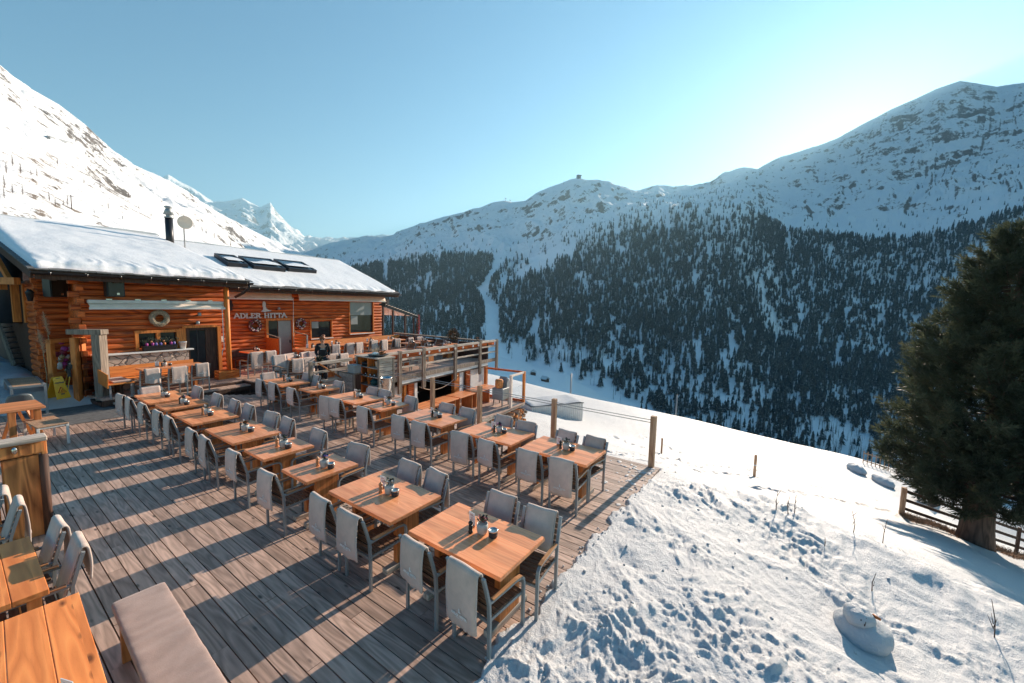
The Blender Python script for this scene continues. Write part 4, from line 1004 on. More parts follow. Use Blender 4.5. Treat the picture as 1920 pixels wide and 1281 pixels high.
q = tp(854, 628, 13.6); bush('potted_shrub', 'round reddish brown shrub in a black tub on the terrace planter wall', 'shrub', xy(17.6, 13.7, .75), .32, 900, ((M['leaf'], .55, 'leaves'), (simple('autumn_leaves', (.30, .12, .035), .7, 0, .4, 30), .45, 'autumn_leaves')), 4, box=(.34, .34, .42))
bush('small_plant', 'small plant with red blossom on the far corner of the terrace railing', 'plant', xy(17.55, TF+.5, ZR-.02), .10, 120, ((M['leaf'], .8, 'leaves'), (M['flower_orange'], .2, 'blossoms')), 5, leaf=.03)
# ---- pergola / winter garden beyond the wall's right end
PG = House('glazed_pergola', 'dark glazed pergola with a sloping louvred roof beside the restaurant', 'pergola', 18.8, 19.3, FLOOR)
a0 = tp(717, 572, 19.0); a1 = tp(783, 596, 19.0)
for s in (a0[0]+.05, float(tp(737, 600, 19.0)[0]), float(tp(760, 600, 19.0)[0]), a1[0]-.35, a1[0]-.02):
    z = a0[2]+(a1[2]-a0[2])*(s-a0[0])/(a1[0]-a0[0])
    mb = MB(); mb.ext((s-.05, 18.95, FLOOR-.5), (s+.05, 19.05, z-.08)); PG.part(mb, 'post', M['blackplastic'])
mb = MB(); mb.bar((a0[0], 19.0, a0[2]), (a1[0]+.1, 19.0, a1[2]), .10, .16); mb.bar((a0[0], 23.0, a0[2]), (a1[0]+.1, 23.0, a1[2]), .10, .16); PG.part(mb, 'beam', M['darkmetal'])
mb = MB()
for i in range(14):
    u = i/13; s = a0[0]+(a1[0]-a0[0])*u; z = a0[2]+(a1[2]-a0[2])*u+.11; mb.bar((s, 18.9, z), (s, 23.1, z), .16, .03)
PG.part(mb, 'louvres', M['awning'])
mb = MB(); mb.ext((a0[0], 18.97, FLOOR-.4), (a1[0], 19.03, FLOOR+.62)); mb.ext((a0[0], 22.9, FLOOR-.4), (a1[0], 23.0, FLOOR+.55)); PG.part(mb, 'parapet', M['dark_wood'])
mb = MB(); q = a1[0]+.02
for i in range(26):
    z = FLOOR+.7+i*.055; mb.ell((q+.05*math.sin(i*1.7), 18.9, z), (.045, .045, .04), 6, 4)
tag(mb.build('red_garland', M['redcloth'], None, 0, 1, (0, 0, 0), PHI), 'red garland wound up the right post of the pergola', 'garland')
mb = MB(); mb.ext((a0[0]+.25, 18.9, 3.0), (a0[0]+.45, 19.05, 3.3)); 
PG.part(mb, 'lantern', M['blackplastic'])

# ---- benches and tables of the upper terrace
def bench(s0, s1, t, z, label, name='wall_bench', back=True, m='orange_x', hb=.50, group=None, legs=True):
    b = House(name, label, 'bench', (s0+s1)/2, t, z, group)
    mb = MB()
    for k in range(3): mb.ext((s0, t-.52+k*.165, z+.42), (s1, t-.37+k*.165, z+.455))
    b.part(mb, 'seat', M[m], None, .004)
    if back: mb = MB(); mb.bar(((s0), t+.03, z+.46+hb/2), ((s1), t+.03, z+.46+hb/2), .03, hb, (0, .12, 1)); b.part(mb, 'backrest', M[m], None, .004)
    if legs:
        n = max(2, int((s1-s0)/1.3)+1)
        for i in range(n):
            s = s0+.1+(s1-s0-.2)*i/(n-1); mb = MB(); mb.ext((s-.03, t-.5, z), (s+.03, t-.02, z+.418)); b.part(mb, 'leg', M['dark_wood'])
    return b
tb = 18.35; sA = float(tp(574, 640, tb)[0]); sB = float(tp(750, 628, tb)[0]); zt = float(tp(660, 634, tb)[2])
bench(sA, sB, tb, FLOOR, 'long orange bench against the restaurant wall under its windows', hb=zt-FLOOR-.46)
bench(tp(431, 690, 18.2)[0], float(tp(431, 690, 18.2)[0])+1.1, 18.45, FLOOR, 'short dark bench with brown cushion beside the orange corner post', m='dark_wood', hb=.3)
for (pa, pb, t, lab) in (((446, 495), 661, 17.45, 'small orange table by the log wall, beside the short dark bench'),):
    pass
def utable(s, t, L, lab, fl='white', rz=PHI, sc=1.08, mill='dark', dressed=True, ash=True, where=''):
    c = xy(s, t, FLOOR); place_table('big' if L > 1 else 'small', c[0], c[1], rz, lab, 'tables on the upper terrace', FLOOR, sc)
    if dressed: dress(c[0], c[1], FLOOR+.75*sc, rz, L, where, fl, mill, sc, ash)
utable(9.05, 17.25, .69, 'small orange table by the log wall left of the door screens', 'red', where='table left of the door screens')
utable(8.85, 14.25, 1.2, 'large orange table nearest the terrace steps', 'white', mill='wood', where='table nearest the terrace steps')
utable(9.62, 13.45, .69, 'small orange table behind the corner of the terrace railing', 'white', where='table behind the railing corner')
for i, (x0, x1, y) in enumerate(((574, 598, 653), (611, 649, 646.5), (681, 709, 641), (720, 748, 637))):
    a = zp(x0, y, FLOOR+.8); b = zp(x1, y, FLOOR+.8); c = (a+b)/2; s, t = c[:2] @ ES, c[:2] @ ET
    utable(s, t, 1.2, 'orange table in front of the long wall bench, %s from the door' % ORD[i], ('white', 'red', 'white', 'red')[i], PHI+PI/2, where='%s table before the long wall bench' % ORD[i])
# long communal table along the railing
lt = House('long_table', 'long orange table standing along the terrace railing', 'table', 12.3, 13.0, FLOOR)
s0, s1 = float(zp(634, 662, 1.02)[:2] @ ES), float(zp(746, 652, 1.02)[:2] @ ES)
mb = MB(); mb.ext((10.3, 12.85, FLOOR+.73), (13.9, 13.65, FLOOR+.78)); lt.part(mb, 'tabletop', M['table_x'], None, .005)
for s in (10.7, 12.1, 13.5): mb = MB(); mb.ext((s-.04, 13.0, FLOOR), (s+.04, 13.5, FLOOR+.728)); lt.part(mb, 'pedestal', M['tleg'])
for i, (s, t) in enumerate(((14.9, 13.1), (16.6, 13.3), (15.7, 15.0), (17.0, 15.3))):
    w_ = ('front left', 'front right', 'back left', 'back right')[i]
    utable(s, t, .69, 'orange table among the %s chairs at the terrace end' % w_, ('white', 'red', 'white', 'red')[i], where='%s table at the terrace end' % w_)
UPC = [((480, 661), 0, 1, 'by the log wall, left of two'), ((506, 659), 0, 2, 'by the log wall, right of two'), ((523, 667), 2, 3, 'facing us at the table nearest the steps, left'), ((542, 664), 2, 3, 'facing us at the table nearest the steps, right'),
       ((556, 674), 0, 2, 'back to us, beside the railing corner post'), ((577, 671), 0, 1, 'back to us, just right of the railing corner post'), ((572, 661), 2, 3, 'facing us, left of the waitress'), ((588, 660), 2, 3, 'facing us, just behind the waitress'),
       ((624, 664), 0, 0, 'at the long table, first right of the waitress'), ((643, 664), 0, 2, 'at the long table, second right of the waitress'), ((628, 647), 0, 2, 'before the wall bench, first right of the waitress'),
       ((656, 644), 0, 1, 'before the wall bench, second right of the waitress'), ((673, 643), 0, 0, 'before the wall bench, third right of the waitress'), ((701, 639), 0, 0, 'before the wall bench, fourth right of the waitress'), ((720, 638), 0, 1, 'before the wall bench, fifth right of the waitress'),
       ((744, 636), 0, 2, 'before the wall bench, last on the right'), ((772, 641), 1, None, 'at the terrace end, left of the front group'), ((771, 647), 3, None, 'nearest the railing in the terrace-end group'), ((795, 638), 1, None, 'second from left in the terrace-end back row'),
       ((805, 643), 3, None, 'second along the railing in the terrace-end group'), ((824, 635), 1, None, 'third in the terrace-end back row'), ((824, 640), 3, None, 'third along the railing in the terrace-end group'),
       ((839, 635), 1, None, 'fourth in the terrace-end back row'), ((853, 636), 3, None, 'last at the terrace end beside the shrub tub'), ((786, 632), 0, 0, 'tall blanketed one before the pergola'), ((769, 634), 0, 2, 'blanketed one left before the pergola')]
rd = random.Random(9)
for p, dr_, bl, lab in UPC:
    q = zp(p[0], p[1], FLOOR+.97); a = {0: PI/2, 1: 0, 2: -PI/2, 3: PI}[dr_]+PHI+rd.uniform(-.12, .12)
    loc = (q[0]+.37*math.cos(a), q[1]+.37*math.sin(a), FLOOR)
    place_chair(loc, a, 'grey armchair '+lab, 'armchairs on the upper terrace', bl, 'grey blanket on the armchair '+lab, 'blankets on the upper terrace', 1.05)
for i in range(6):
    a = PI/2+PHI+rd.uniform(-.08, .08); c = xy(10.55+i*.62+rd.uniform(-.05, .05), 12.45, FLOOR)
    place_chair(c, a, 'grey armchair just behind the railing, %s along the long terrace table' % ('first', 'second', 'third', 'fourth', 'fifth', 'sixth')[i], 'armchairs on the upper terrace', None, sc=1.02)
# bench group in front of the stone plinth
bench(4.45, 6.6, T1-.30, FLOOR-.02, 'orange wall bench in front of the stone plinth', hb=.36)
tq = House('wall_table', 'orange table in front of the stone plinth bench', 'table', 5.7, 15.9, FLOOR)
mb = MB(); mb.ext((4.9, 15.55+.02, FLOOR+.70), (6.55, 16.05, FLOOR+.745)); tq.part(mb, 'tabletop', M['table_x'], None, .005)
for s in (5.2, 6.3): mb = MB(); mb.ext((s-.04, 15.65, FLOOR), (s+.04, 15.95, FLOOR+.698)); tq.part(mb, 'pedestal', M['tleg'])
c = xy(5.55, 15.85); dress(c[0], c[1], FLOOR+.745, PHI+PI/2, 1, 'table before the stone plinth', 'white', 'dark', 1.0)
for p, v, lab in (((283, 692), 2, 'left of three before the stone plinth table'), ((335, 688), 0, 'middle of three before the stone plinth table'), ((377, 682), 2, 'right of three before the chalet door')):
    q = zp(p[0], p[1], FLOOR-.04+.93); a = PI/2+PHI+rd.uniform(-.06, .06); loc = (q[0]+.36*math.cos(a), q[1]+.36*math.sin(a), FLOOR if q[1] > 15.9 else (FLOOR if (q[:2] @ ET) > 15.5 else FLOOR/2))
    q2 = zp(p[0], p[1], loc[2]+.93); loc = (q2[0]+.36*math.cos(a), q2[1]+.36*math.sin(a), loc[2])
    place_chair(loc, a, 'grey armchair, '+lab, 'armchairs before the nearer chalet', v, 'grey blanket over the armchair '+lab, 'blankets before the nearer chalet')
lb = House('side_bench', 'low orange corner bench with brown cushion beside the glass windscreen', 'bench', 4.4, 16.0, FLOOR)
mb = MB(); mb.ext((4.12, 15.45, FLOOR+.40), (4.68, 16.4, FLOOR+.44)); lb.part(mb, 'seat', M['orange_x'], None, .004)
mb = MB(); mb.ext((4.22, 15.48, FLOOR+.442), (4.67, 16.38, FLOOR+.49)); lb.part(mb, 'cushion', M['cushion'], None, .02, 2)
mb = MB(); mb.bar((4.10, 15.42, FLOOR+.52), (4.10, 16.5, FLOOR+.66), .03, .40); lb.part(mb, 'backrest', M['orange'], None, .004)
for s, t in ((4.16, 15.5), (4.62, 15.5), (4.16, 16.3), (4.62, 16.3)): mb = MB(); mb.ext((s-.02, t-.02, FLOOR), (s+.02, t+.02, FLOOR+.398)); lb.part(mb, 'leg', M['mast'])
# crate by the door
q = tp(425, 700, 16.4); r_ = thing('wooden_crate', 'orange slatted wooden crate beside the chalet door', 'crate', xy(float(zp(425, 709, FLOOR)[:2] @ ES), 16.35, FLOOR), PHI)
mb = MB()
for k in range(3):
    z = .05+k*.105
    for y in (-.17, .17): mb.box((0, y, z), (.68, .018, .088))
    for x in (-.33, .33): mb.box((x, 0, z), (.018, .32, .088))
mb.build('slats', M['orange_x'], r_, .003); mb = MB()
for x in (-.31, .31):
    for y in (-.15, .15): mb.box((x, y, .16), (.03, .03, .3))
mb.build('corner_posts', M['orange'], r_); mb = MB(); mb.box((0, 0, .02), (.66, .32, .02)); mb.build('bottom', M['orange_x'], r_)
# slatted screens beside the restaurant door
def screen(s, t0, t1, z1a, z1b, lab, solid):
    h = House('wood_screen', lab, 'screen', s, (t0+t1)/2, FLOOR, 'wooden door screens'); n = 8
    mb = MB()
    for i in range(n):
        z = FLOOR+.06+(i+.5)*(z1a-FLOOR-.1)/n; hh = (z1a-FLOOR)/n*(.94 if solid else .62)
        mb.bar((s, t0, z*1.0-(z1a-z1b)*(i+1)/n*0), (s, t1, z), .03, hh)
    h.part(mb, 'slats', M['orange_x']); mb = MB(); mb.ext((s-.03, t0-.06, FLOOR), (s+.03, t0, z1a+.02)); h.part(mb, 'post', M['mast']); mb = MB(); mb.bar((s, t0-.03, z1a+.01), (s, t1, z1b+.02), .06, .03); h.part(mb, 'top_rail', M['greywood'])
sx1 = float(tp(523, 650, 17.6)[0]); zz = float(tp(523, 634, 17.6)[2])
screen(sx1, 17.55, T2-.06, zz, zz+.12, 'solid orange wooden screen left of the restaurant door', True)
sx2 = float(tp(574, 650, 17.6)[0]); screen(sx2, 17.55, T2-.06, zz+.05, zz+.15, 'open slatted wooden screen right of the restaurant door', False)

# ================================================================= serving shelf, parapet box, cooler on the deck's far edge
tag(boards('side_landing', [(6.9, 10.75), (8.9, 10.75), (8.9, 12.2), (6.9, 12.2)], 1, .142, .011, -.06, -.012, M['deck'], 33), kind='structure')
sh = thing('serving_shelf', 'tall open timber shelf with grey plank sides at the terrace stair', 'shelf', (8.32, 11.45, 0), 0)
Xa, Xb, Ya, Yb, Hs = -.30, .30, -.58, .58, 1.36
for y in (Ya, Yb):
    for x in (Xa, Xb): MB().ext((x-.035*(1 if x > 0 else 0)-.0, y-.035, 0), (x+.035, y+.035, Hs-.03)).build('upright', M['greywood'], sh, .004)
for i in range(9): MB().ext((Xa+.04, Ya-.012, .03+i*.146), (Xb-.03, Ya+.012, .165+i*.146)).build('side_board', M['greywood_x'], sh, .003)
mb = MB()
for i in range(9): mb.ext((Xb-.02, Ya+.04, .03+i*.146), (Xb, Yb-.04, .17+i*.146))
mb.build('back_panel', M['orange'], sh); mb = MB(); mb.ext((Xa+.05, Yb-.012, .03), (Xb-.04, Yb+.012, Hs-.05)); mb.build('side_panel', M['orange'], sh)
MB().ext((Xa-.04, Ya-.05, Hs-.03), (Xb+.06, Yb+.05, Hs+.012)).build('top_board', M['greywood_x'], sh, .005)
for z in (.40, .70, 1.0): MB().ext((Xa+.0, Ya+.04, z), (Xb-.03, Yb-.04, z+.025)).build('shelf_board', M['greywood_x'], sh, .003)
MB().ext((Xa+.03, -.02, .05), (Xb-.03, .02, Hs-.05)).build('divider', M['orange'], sh)
def item(mb, name, m, lab, cat, loc, group=None, bevel=0, rz=0): return tag(mb.build(name, m, None, bevel, 2, loc, rz), lab, cat, group)
item(MB().ell((0, 0, .07), (.16, .22, .075), 12, 7, .1), 'folded_cloth', M['blackplastic'], 'black folded cloth heap on the upper board of the serving shelf', 'cloth', (8.2, 11.72, 1.03))
item(MB().lathe([(.09, 0), (.12, .2), (.125, .2), (.11, .19)], 16), 'ceramic_pot', M['awning'], 'pale round pot on the upper board of the serving shelf', 'pot', (8.25, 11.15, 1.026))
mb = MB(); rd = random.Random(4)
for i in range(9): mb.lathe([(.028, 0), (.035, .075), (.03, .075)], 8, (rd.uniform(-.15, .15), rd.uniform(-.3, .3), 0))
item(mb, 'glass_cups', M['steel'], 'cluster of shiny cups on the middle board of the serving shelf', 'cups', (8.2, 11.4, .726))
item(MB().ell((0, 0, .09), (.14, .18, .1), 10, 6, .1).box((0, 0, .1), (.1, .1, .22)), 'green_bag', M['teal'], 'dark green bag on the bottom board of the serving shelf', 'bag', (8.2, 11.3, .426))
# plate with dried arrangement on top
r_ = thing('dried_arrangement', 'dark plate of dried grasses and autumn leaves on the serving shelf', 'table decoration', (8.35, 11.3, Hs+.012), 0)
MB().lathe([(.16, 0), (.30, .03), (.34, .055), (.33, .06), (.15, .015)], 24).build('plate', M['cup'], r_)
rd = random.Random(17); mb = MB()
for i in range(220):
    a = rd.uniform(0, 2*PI); e = rd.uniform(.1, .9); d = Vector((math.cos(a)*e, math.sin(a)*e*.9+.35, rd.uniform(.35, 1))).normalized(); p = Vector((rd.uniform(-.06, .06), rd.uniform(0, .14), .05)); L = rd.uniform(.18, .42)
    b = p+d*L+Vector((0, 0, -.08*e)); s = d.cross(Vector((0, 0, 1))).normalized()*.004; mb.add([p-s, p+s, b], [(0, 1, 2)])
mb.build('dry_grass', M['dry'], r_); mb = MB()
for i in range(60):
    c = Vector((rd.gauss(.02, .08), rd.gauss(-.14, .08), .07+abs(rd.gauss(0, .05)))); d = Vector((rd.uniform(-1, 1), rd.uniform(-1, 1), rd.uniform(-.5, 1))).normalized()*.05; s = d.cross(Vector((rd.uniform(-1, 1), 1, 1))).normalized()*.03; mb.add([c-d, c+s, c+d, c-s], [(0, 1, 2, 3)])
mb.build('leaves', simple('dry_autumn_leaves', (.38, .17, .07), .8, 0, .4, 40), r_); MB().ell((-.1, .0, .09), (.12, .14, .06), 10, 6, .12).build('gourd', M['white'], r_)
# plank parapet with crate
r_ = thing('plank_parapet', 'low grey plank parapet box beside the serving shelf', 'parapet', (7.75, 12.02, 0), 0)
for i in range(6): MB().ext((-.14, -.42, .02+i*.133), (-.11, .42, .145+i*.133)).build('plank', M['greywood_x'], r_, .003)
MB().ext((-.11, -.42, 0), (.14, .42, .80)).build('box', M['dark_wood'], r_); MB().ext((-.16, -.44, .80), (.16, .44, .835)).build('cap_board', M['greywood'], r_, .004)
for y in (-.43, .43): MB().ext((-.16, y-.03, 0), (-.1, y+.03, .80)).build('post', M['greywood'], r_)
r_ = thing('plastic_crate', 'light grey plastic crate standing on the plank parapet', 'crate', (7.77, 11.78, .835), .05)
mb = MB(); mb.box((0, 0, .015), (.26, .36, .03))
for x in (-.125, .125): mb.box((x, 0, .13), (.015, .36, .24))
for y in (-.175, .175): mb.box((0, y, .13), (.26, .015, .24))
mb.build('body', M['greybox'], r_, .006); mb = MB(); mb.box((0, 0, .252), (.28, .38, .02)); mb.build('rim', M['greybox'], r_)
# wine cooler on a stand
q = zp(725, 790, 0); cx, cy = 7.62, 9.93
r_ = thing('wine_cooler', 'steel wine cooler bowl with ring handles on a slim stand', 'wine cooler', (cx, cy, 0), 0)
MB().lathe([(.10, .47), (.125, .52), (.15, .70), (.165, .90), (.178, .905), (.178, .93), (.16, .92), (.14, .70), (.1, .53)], 26).build('bowl', M['steel'], r_)
MB().lathe([(.14, 0), (.13, .02), (.03, .04), (.022, .38), (.05, .46), (.05, .47)], 18).build('stand', M['steel'], r_)
for s in (-1, 1): MB().tube([(s*.175, .06*math.cos(a), .80+.06*math.sin(a)) for a in np.linspace(0, 2*PI, 12)], .012, 6).build('handle', M['steel'], r_)
# handrail of the stair
mb = MB(); mb.tube([(7.80, TF-.16, 1.24), (8.62, TF-.16, .66)], .024, 8); st_thing(mb, 'stair_handrail', M['tleg'], 'slanted copper coloured handrail of the terrace stair', 'handrail')

# ================================================================= cable railing on the deck's right edge
r_ = thing('cable_railing', 'larch posts with two steel cables along the right edge of the deck', 'railing', (8.1, 5.4, 0), 0)
CY = (2.15, 4.42, 6.67, 8.45)
for y in CY: MB().box((0, y-5.4, .51), (.105, .105, 1.06)).build('post', M['post'], r_, .006)
for dz in (.90, .955): MB().tube([(-.0, 2.15-5.4, dz), (0, 8.45-5.4, dz+.01), (-.05, 10.8-5.4, dz+.03)], .0085, 6).build('cable', M['mast'], r_)

# ================================================================= lower storey and patio
ZPAT = -1.65
LB = House('lower_storey', 'lower storey under the terrace with white panels and orange door posts', 'building', 14.3, TF+.2, ZPAT)
LW = TF+.12
ls = lambda px: float(tp(px, 740, LW)[0])
def panel(a, b, nm, m, z0=ZPAT, z1=-.13, d=.06): mb = MB(); mb.ext((ls(a), LW-d/2, z0), (ls(b), LW+d, z1)); return LB.part(mb, nm, M[m], None, .004)
panel(737, 752, 'wall_panel', 'white'); panel(756, 760, 'door_post', 'orange', d=.12); panel(765, 775, 'door', 'log'); panel(776, 781, 'pillar', 'white', d=.10)
panel(850, 859, 'door_post', 'orange', d=.12); panel(860, 867, 'pillar', 'white', d=.10); panel(868, 870, 'door_post', 'dark_wood'); panel(873, 880, 'door', 'log'); panel(881, 906, 'wall_panel', 'white'); panel(907, 912, 'door_post', 'orange', d=.14)
mb = MB(); mb.ext((ls(737), LW+3.2, ZPAT), (ls(912), LW+3.3, -.13)); mb.ext((ls(737), LW+.1, ZPAT-.05), (ls(912), LW+3.3, ZPAT)); mb.ext((ls(912)-.1, LW+.1, ZPAT-1.5), (ls(912), LW+3.3, -.13)); LB.part(mb, 'back_wall', M['dark_wood'])
mb = MB(); mb.ext((ls(700), LW-.02, -.14), (ls(912), LW+.12, -.06)); LB.part(mb, 'lintel', M['dark_wood'])
mb = MB(); mb.bar((ls(782), LW-.16, ZPAT+.42), (ls(880), LW-.16, ZPAT+.42), .04, .30); LB.part(mb, 'bench_back', M['orange_x'])
ppoly = [(11.3, 9.15), (17.45, 9.02), (17.45, TF+.1), (11.3, TF+.1)]
o = boards('patio_deck', ppoly, 0, .12, .012, ZPAT-.05, ZPAT, M['deck'], 41); o.rotation_euler = (0, 0, PHI); tag(o, kind='structure')
mb = MB(); mb.ext((11.3, 9.06, ZPAT-.16), (17.45, 9.12, ZPAT-.01)); mb.ext((17.38, 9.1, ZPAT-.16), (17.44, TF, ZPAT-.052)); 
for s in np.arange(11.5, 17.4, 1.4): mb.ext((s-.06, 9.15, -4.2), (s+.06, 9.27, ZPAT-.06))
o = mb.build('patio_frame', M['greywood_x'], None, rz=PHI); tag(o, kind='structure')
WSC = House('patio_windscreen', 'orange timber frame standing at the far corner of the lower patio', 'frame', 17.3, 10.2, ZPAT)
zt = float(tp(985, 697, 9.1)[2]); zt = -.10
for s, t, m in ((17.40, 9.10, 'orange'), (17.40, TF-.15, 'orange'), (16.1, 9.10, 'awning')): mb = MB(); mb.ext((s-.06, t-.06, ZPAT), (s+.06, t+.06, zt)); WSC.part(mb, 'post', M[m], None, .005)
mb = MB(); mb.ext((17.35, 9.17, zt-.09), (17.45, TF-.22, zt)); WSC.part(mb, 'top_beam', M['log']); mb = MB(); mb.ext((16.17, 9.06, zt-.085), (17.33, 9.14, zt-.002)); WSC.part(mb, 'top_beam', M['awning'])
mb = MB(); mb.ext((17.35, 9.17, ZPAT+.02), (17.45, TF-.22, ZPAT+.12)); WSC.part(mb, 'bottom_beam', M['log'])
mb = MB(); mb.ext((16.2, 9.09, ZPAT+.05), (17.3, 9.10, ZPAT+.9)); WSC.part(mb, 'glass_pane', M['clear'])
for i, (a, b) in enumerate(((11.5, 12.55), (12.62, 13.75), (13.85, 15.0), (15.15, 16.95))):
    h = House('patio_table', 'orange slab-legged table on the lower patio, %s from the left' % ORD[i], 'table', (a+b)/2, 10.75, ZPAT, 'slab-legged patio tables')
    mb = MB(); mb.ext((a, 10.35, ZPAT+.70), (b, 11.15, ZPAT+.745)); h.part(mb, 'tabletop', M['table_x'], None, .004)
    for s in (a+.10, b-.10-(.5 if i == 3 else 0)): mb = MB(); mb.ext((s-.03, 10.45, ZPAT), (s+.03, 11.05, ZPAT+.699)); h.part(mb, 'slab_leg', M['tleg'], None, .003)
for i, (s, t) in enumerate(((12.3, 12.7), (13.2, 12.9))):
    h = House('indoor_table', 'pale wooden table seen %s inside the lower storey' % ('farther left', 'farther right')[i], 'table', s, t, ZPAT); mb = MB(); mb.ext((s-.5, t-.3, ZPAT+.70), (s+.5, t+.3, ZPAT+.74)); h.part(mb, 'tabletop', M['awning'])
    for x in (-.4, .4): mb = MB(); mb.ext((s+x-.03, t-.25, ZPAT), (s+x+.03, t+.25, ZPAT+.699)); h.part(mb, 'leg', M['tleg'])
for i, (s, t, mm) in enumerate(((12.0, 13.6, 'yellow'), (12.9, 13.7, 'yellow'), (13.7, 13.4, 'yellow'), (11.5, 12.6, 'yellow'))):
    h = House('yellow_stool', 'yellow stool %s inside the lower storey' % ('at the back left', 'at the back middle', 'at the back right', 'near the white panel')[i], 'stool', s, t, ZPAT, 'yellow stools indoors'); mb = MB(); mb.lathe([(.16, .44), (.17, .47), (.02, .475)], 12, (s, t, ZPAT)); h.part(mb, 'seat', M[mm])
    for k in range(4): mb = MB(); mb.bar((s+.1*math.cos(k*PI/2), t+.1*math.sin(k*PI/2), ZPAT+.44), (s+.16*math.cos(k*PI/2), t+.16*math.sin(k*PI/2), ZPAT), .025, .025); h.part(mb, 'leg', M[mm])
mb = MB(); mb.ell((0, 0, .07), (.3, .16, .09), 10, 6, .15); tag(mb.build('bright_cloth', M['flower_blue'], None, 0, 1, xy(12.35, 12.1, ZPAT+.5), PHI), 'heap of blue and bright cloth behind the patio bench', 'cloth')
# grill barrel with basket
r_ = thing('patio_grill', 'grey square fire barrel with a wicker basket and grey hood at the patio corner', 'grill', xy(16.3, 9.75, ZPAT), PHI)
mb = MB(); mb.prism([(-.35, -.3), (.35, -.3), (.35, .3), (-.35, .3)], .32, .86); mb.build('body', M['greybox'], r_, .02)
for x in (-.3, .3):
    for y in (-.25, .25): MB().bar((x, y, 0), (x*.9, y*.9, .32), .05, .05).build('leg', M['frame'], r_)
mb = MB(); mb.add([(.05, -.28, .86), (.38, -.28, .86), (.38, .28, .86), (.05, .28, .86), (.2, -.2, 1.35), (.38, -.2, 1.2), (.38, .2, 1.2), (.2, .2, 1.35)], [(0, 3, 2, 1), (4, 5, 6, 7), (0, 1, 5, 4), (1, 2, 6, 5), (2, 3, 7, 6), (3, 0, 4, 7)]); mb.build('hood', M['frame'], r_)
mb = MB(); mb.lathe([(.16, .0), (.19, .04), (.18, .10), (.20, .16), (.19, .24), (.20, .32), (.17, .40)], 16); tag(mb.build('wicker_basket', M['bark'], None, 0, 1, xy(16.1, 9.75, ZPAT+.87), PHI), 'brown wicker basket standing on the patio grill', 'basket')
# rope lights hung along the storey
mb = MB()
for (a, b, sg) in ((852, 780, .35), (868, 884, .12)):
    s0, s1 = ls(a), ls(b); mb.tube([(s0+(s1-s0)*u, LW-.18, -.22-sg*4*u*(1-u)+(0 if b > a else -.1*u)) for u in np.linspace(0, 1, 14)], .012, 5)
st_thing(mb, 'hanging_rope', M['plume'], 'pale rope slung in loops before the lower storey', 'rope')
# split firewood under the patio's edge: every log its own
rd = random.Random(12); logs = []
for v in range(3):
    mb = MB(); n = 7; pr = [(.075*rd.uniform(.6, 1.1)*math.cos(2*PI*k/n), .075*rd.uniform(.6, 1.1)*math.sin(2*PI*k/n)) for k in range(n)]; mb.prism(pr, -.22, .22, Matrix.Rotation(PI/2, 4, 'X')); logs.append(mb.mesh('firewood_log', (M['post'], M['bark'], M['greywood'])[v]))
k = 0
for row in range(8):
    for i in range(12):
        s = 14.4+i*.235+(row % 2)*.11+rd.uniform(-.02, .02); z = ZPAT-.25-row*.125-(.07*(15.8-s)*0)
        if s > 17.3 or z < -1.75-(s-13.4)*.30: continue
        c = xy(s, 9.02+rd.uniform(-.1, .06), z); o = put('firewood_log', logs[k % 3], None, c, PHI+rd.uniform(-.15, .15)); o.rotation_euler = (rd.uniform(-.1, .1), rd.uniform(0, 6), PHI+rd.uniform(-.2, .2)); k += 1
        tag(o, 'split log in the firewood stack under the patio edge', 'firewood', 'split logs stacked under the patio')

# ================================================================= left side of the deck
mb = MB(); mb.ext((.9, 14.36, .0), (4.25, 16.62, .018)); tag(mb.build('floor_mat', M['rubber'], None, .004, 1, (0, 0, 0)), 'wide grey rubber mat lying on the deck before the windscreen', 'mat')
# glass windscreen on weathered posts
r_ = thing('glass_windscreen', 'timber windscreen with glass, grey front post and orange rear posts', 'windscreen', (2.62, 16.54, 0), math.atan2(.44, -.37))
MB().box((0, 0, 1.03), (.22, .27, 2.06)).build('front_post', M['greywood'], r_, .01); MB().box((.62, .05, .98), (.15, .15, 1.96)).build('rear_post', M['orange'], r_, .01); MB().box((.60, -.12, .98), (.14, .14, 1.96)).build('rear_post', M['orange'], r_, .01)
MB().box((.30, 0, 2.13), (.92, .27, .15)).build('top_beam', M['greywood'], r_, .01)
MB().box((.33, 0, 1.15), (.42, .012, 1.75)).build('glass_pane', M['clear'], r_)
# wet floor sign
a, b = zp(98, 751, .30), zp(126, 746, .30); c = (a+b)/2; ang = math.atan2(b[1]-a[1], b[0]-a[0])
r_ = thing('wet_floor_sign', 'yellow folding wet floor sign with red warning triangle on the snow', 'sign', (c[0], c[1]+.2, .30), ang)
for s in (-1, 1):
    mb = MB(); n = (0, s, 0); v = []
    for (x, z) in ((-.16, 0), (.16, 0), (.105, .60), (-.105, .60)):
        for d in (-.008, .008): v.append((x, s*(.20-.18*z/.6)+d, z))
    mb.add(v, [(0, 2, 4, 6), (1, 7, 5, 3), (0, 1, 3, 2), (2, 3, 5, 4), (4, 5, 7, 6), (6, 7, 1, 0)]); pn = mb.build('panel', M['yellow'], r_, .004)
Ms = Matrix.Translation((0, -.211, 0)) @ Matrix.Rotation(-math.atan(.18/.6), 4, 'X') @ M4
mb = MB()
for p0, p1 in (((-.09, .18), (.09, .18)), ((.09, .18), (0, .34)), ((0, .34), (-.09, .18)), ((-.03, .21), (.02, .27)), ((-.02, .20), (.04, .22))): mb.bar(Ms @ Vector((p0[0], p0[1], .002)), Ms @ Vector((p1[0], p1[1], .002)), .018, .006)
mb.build('warning_triangle', M['redprint'], r_)
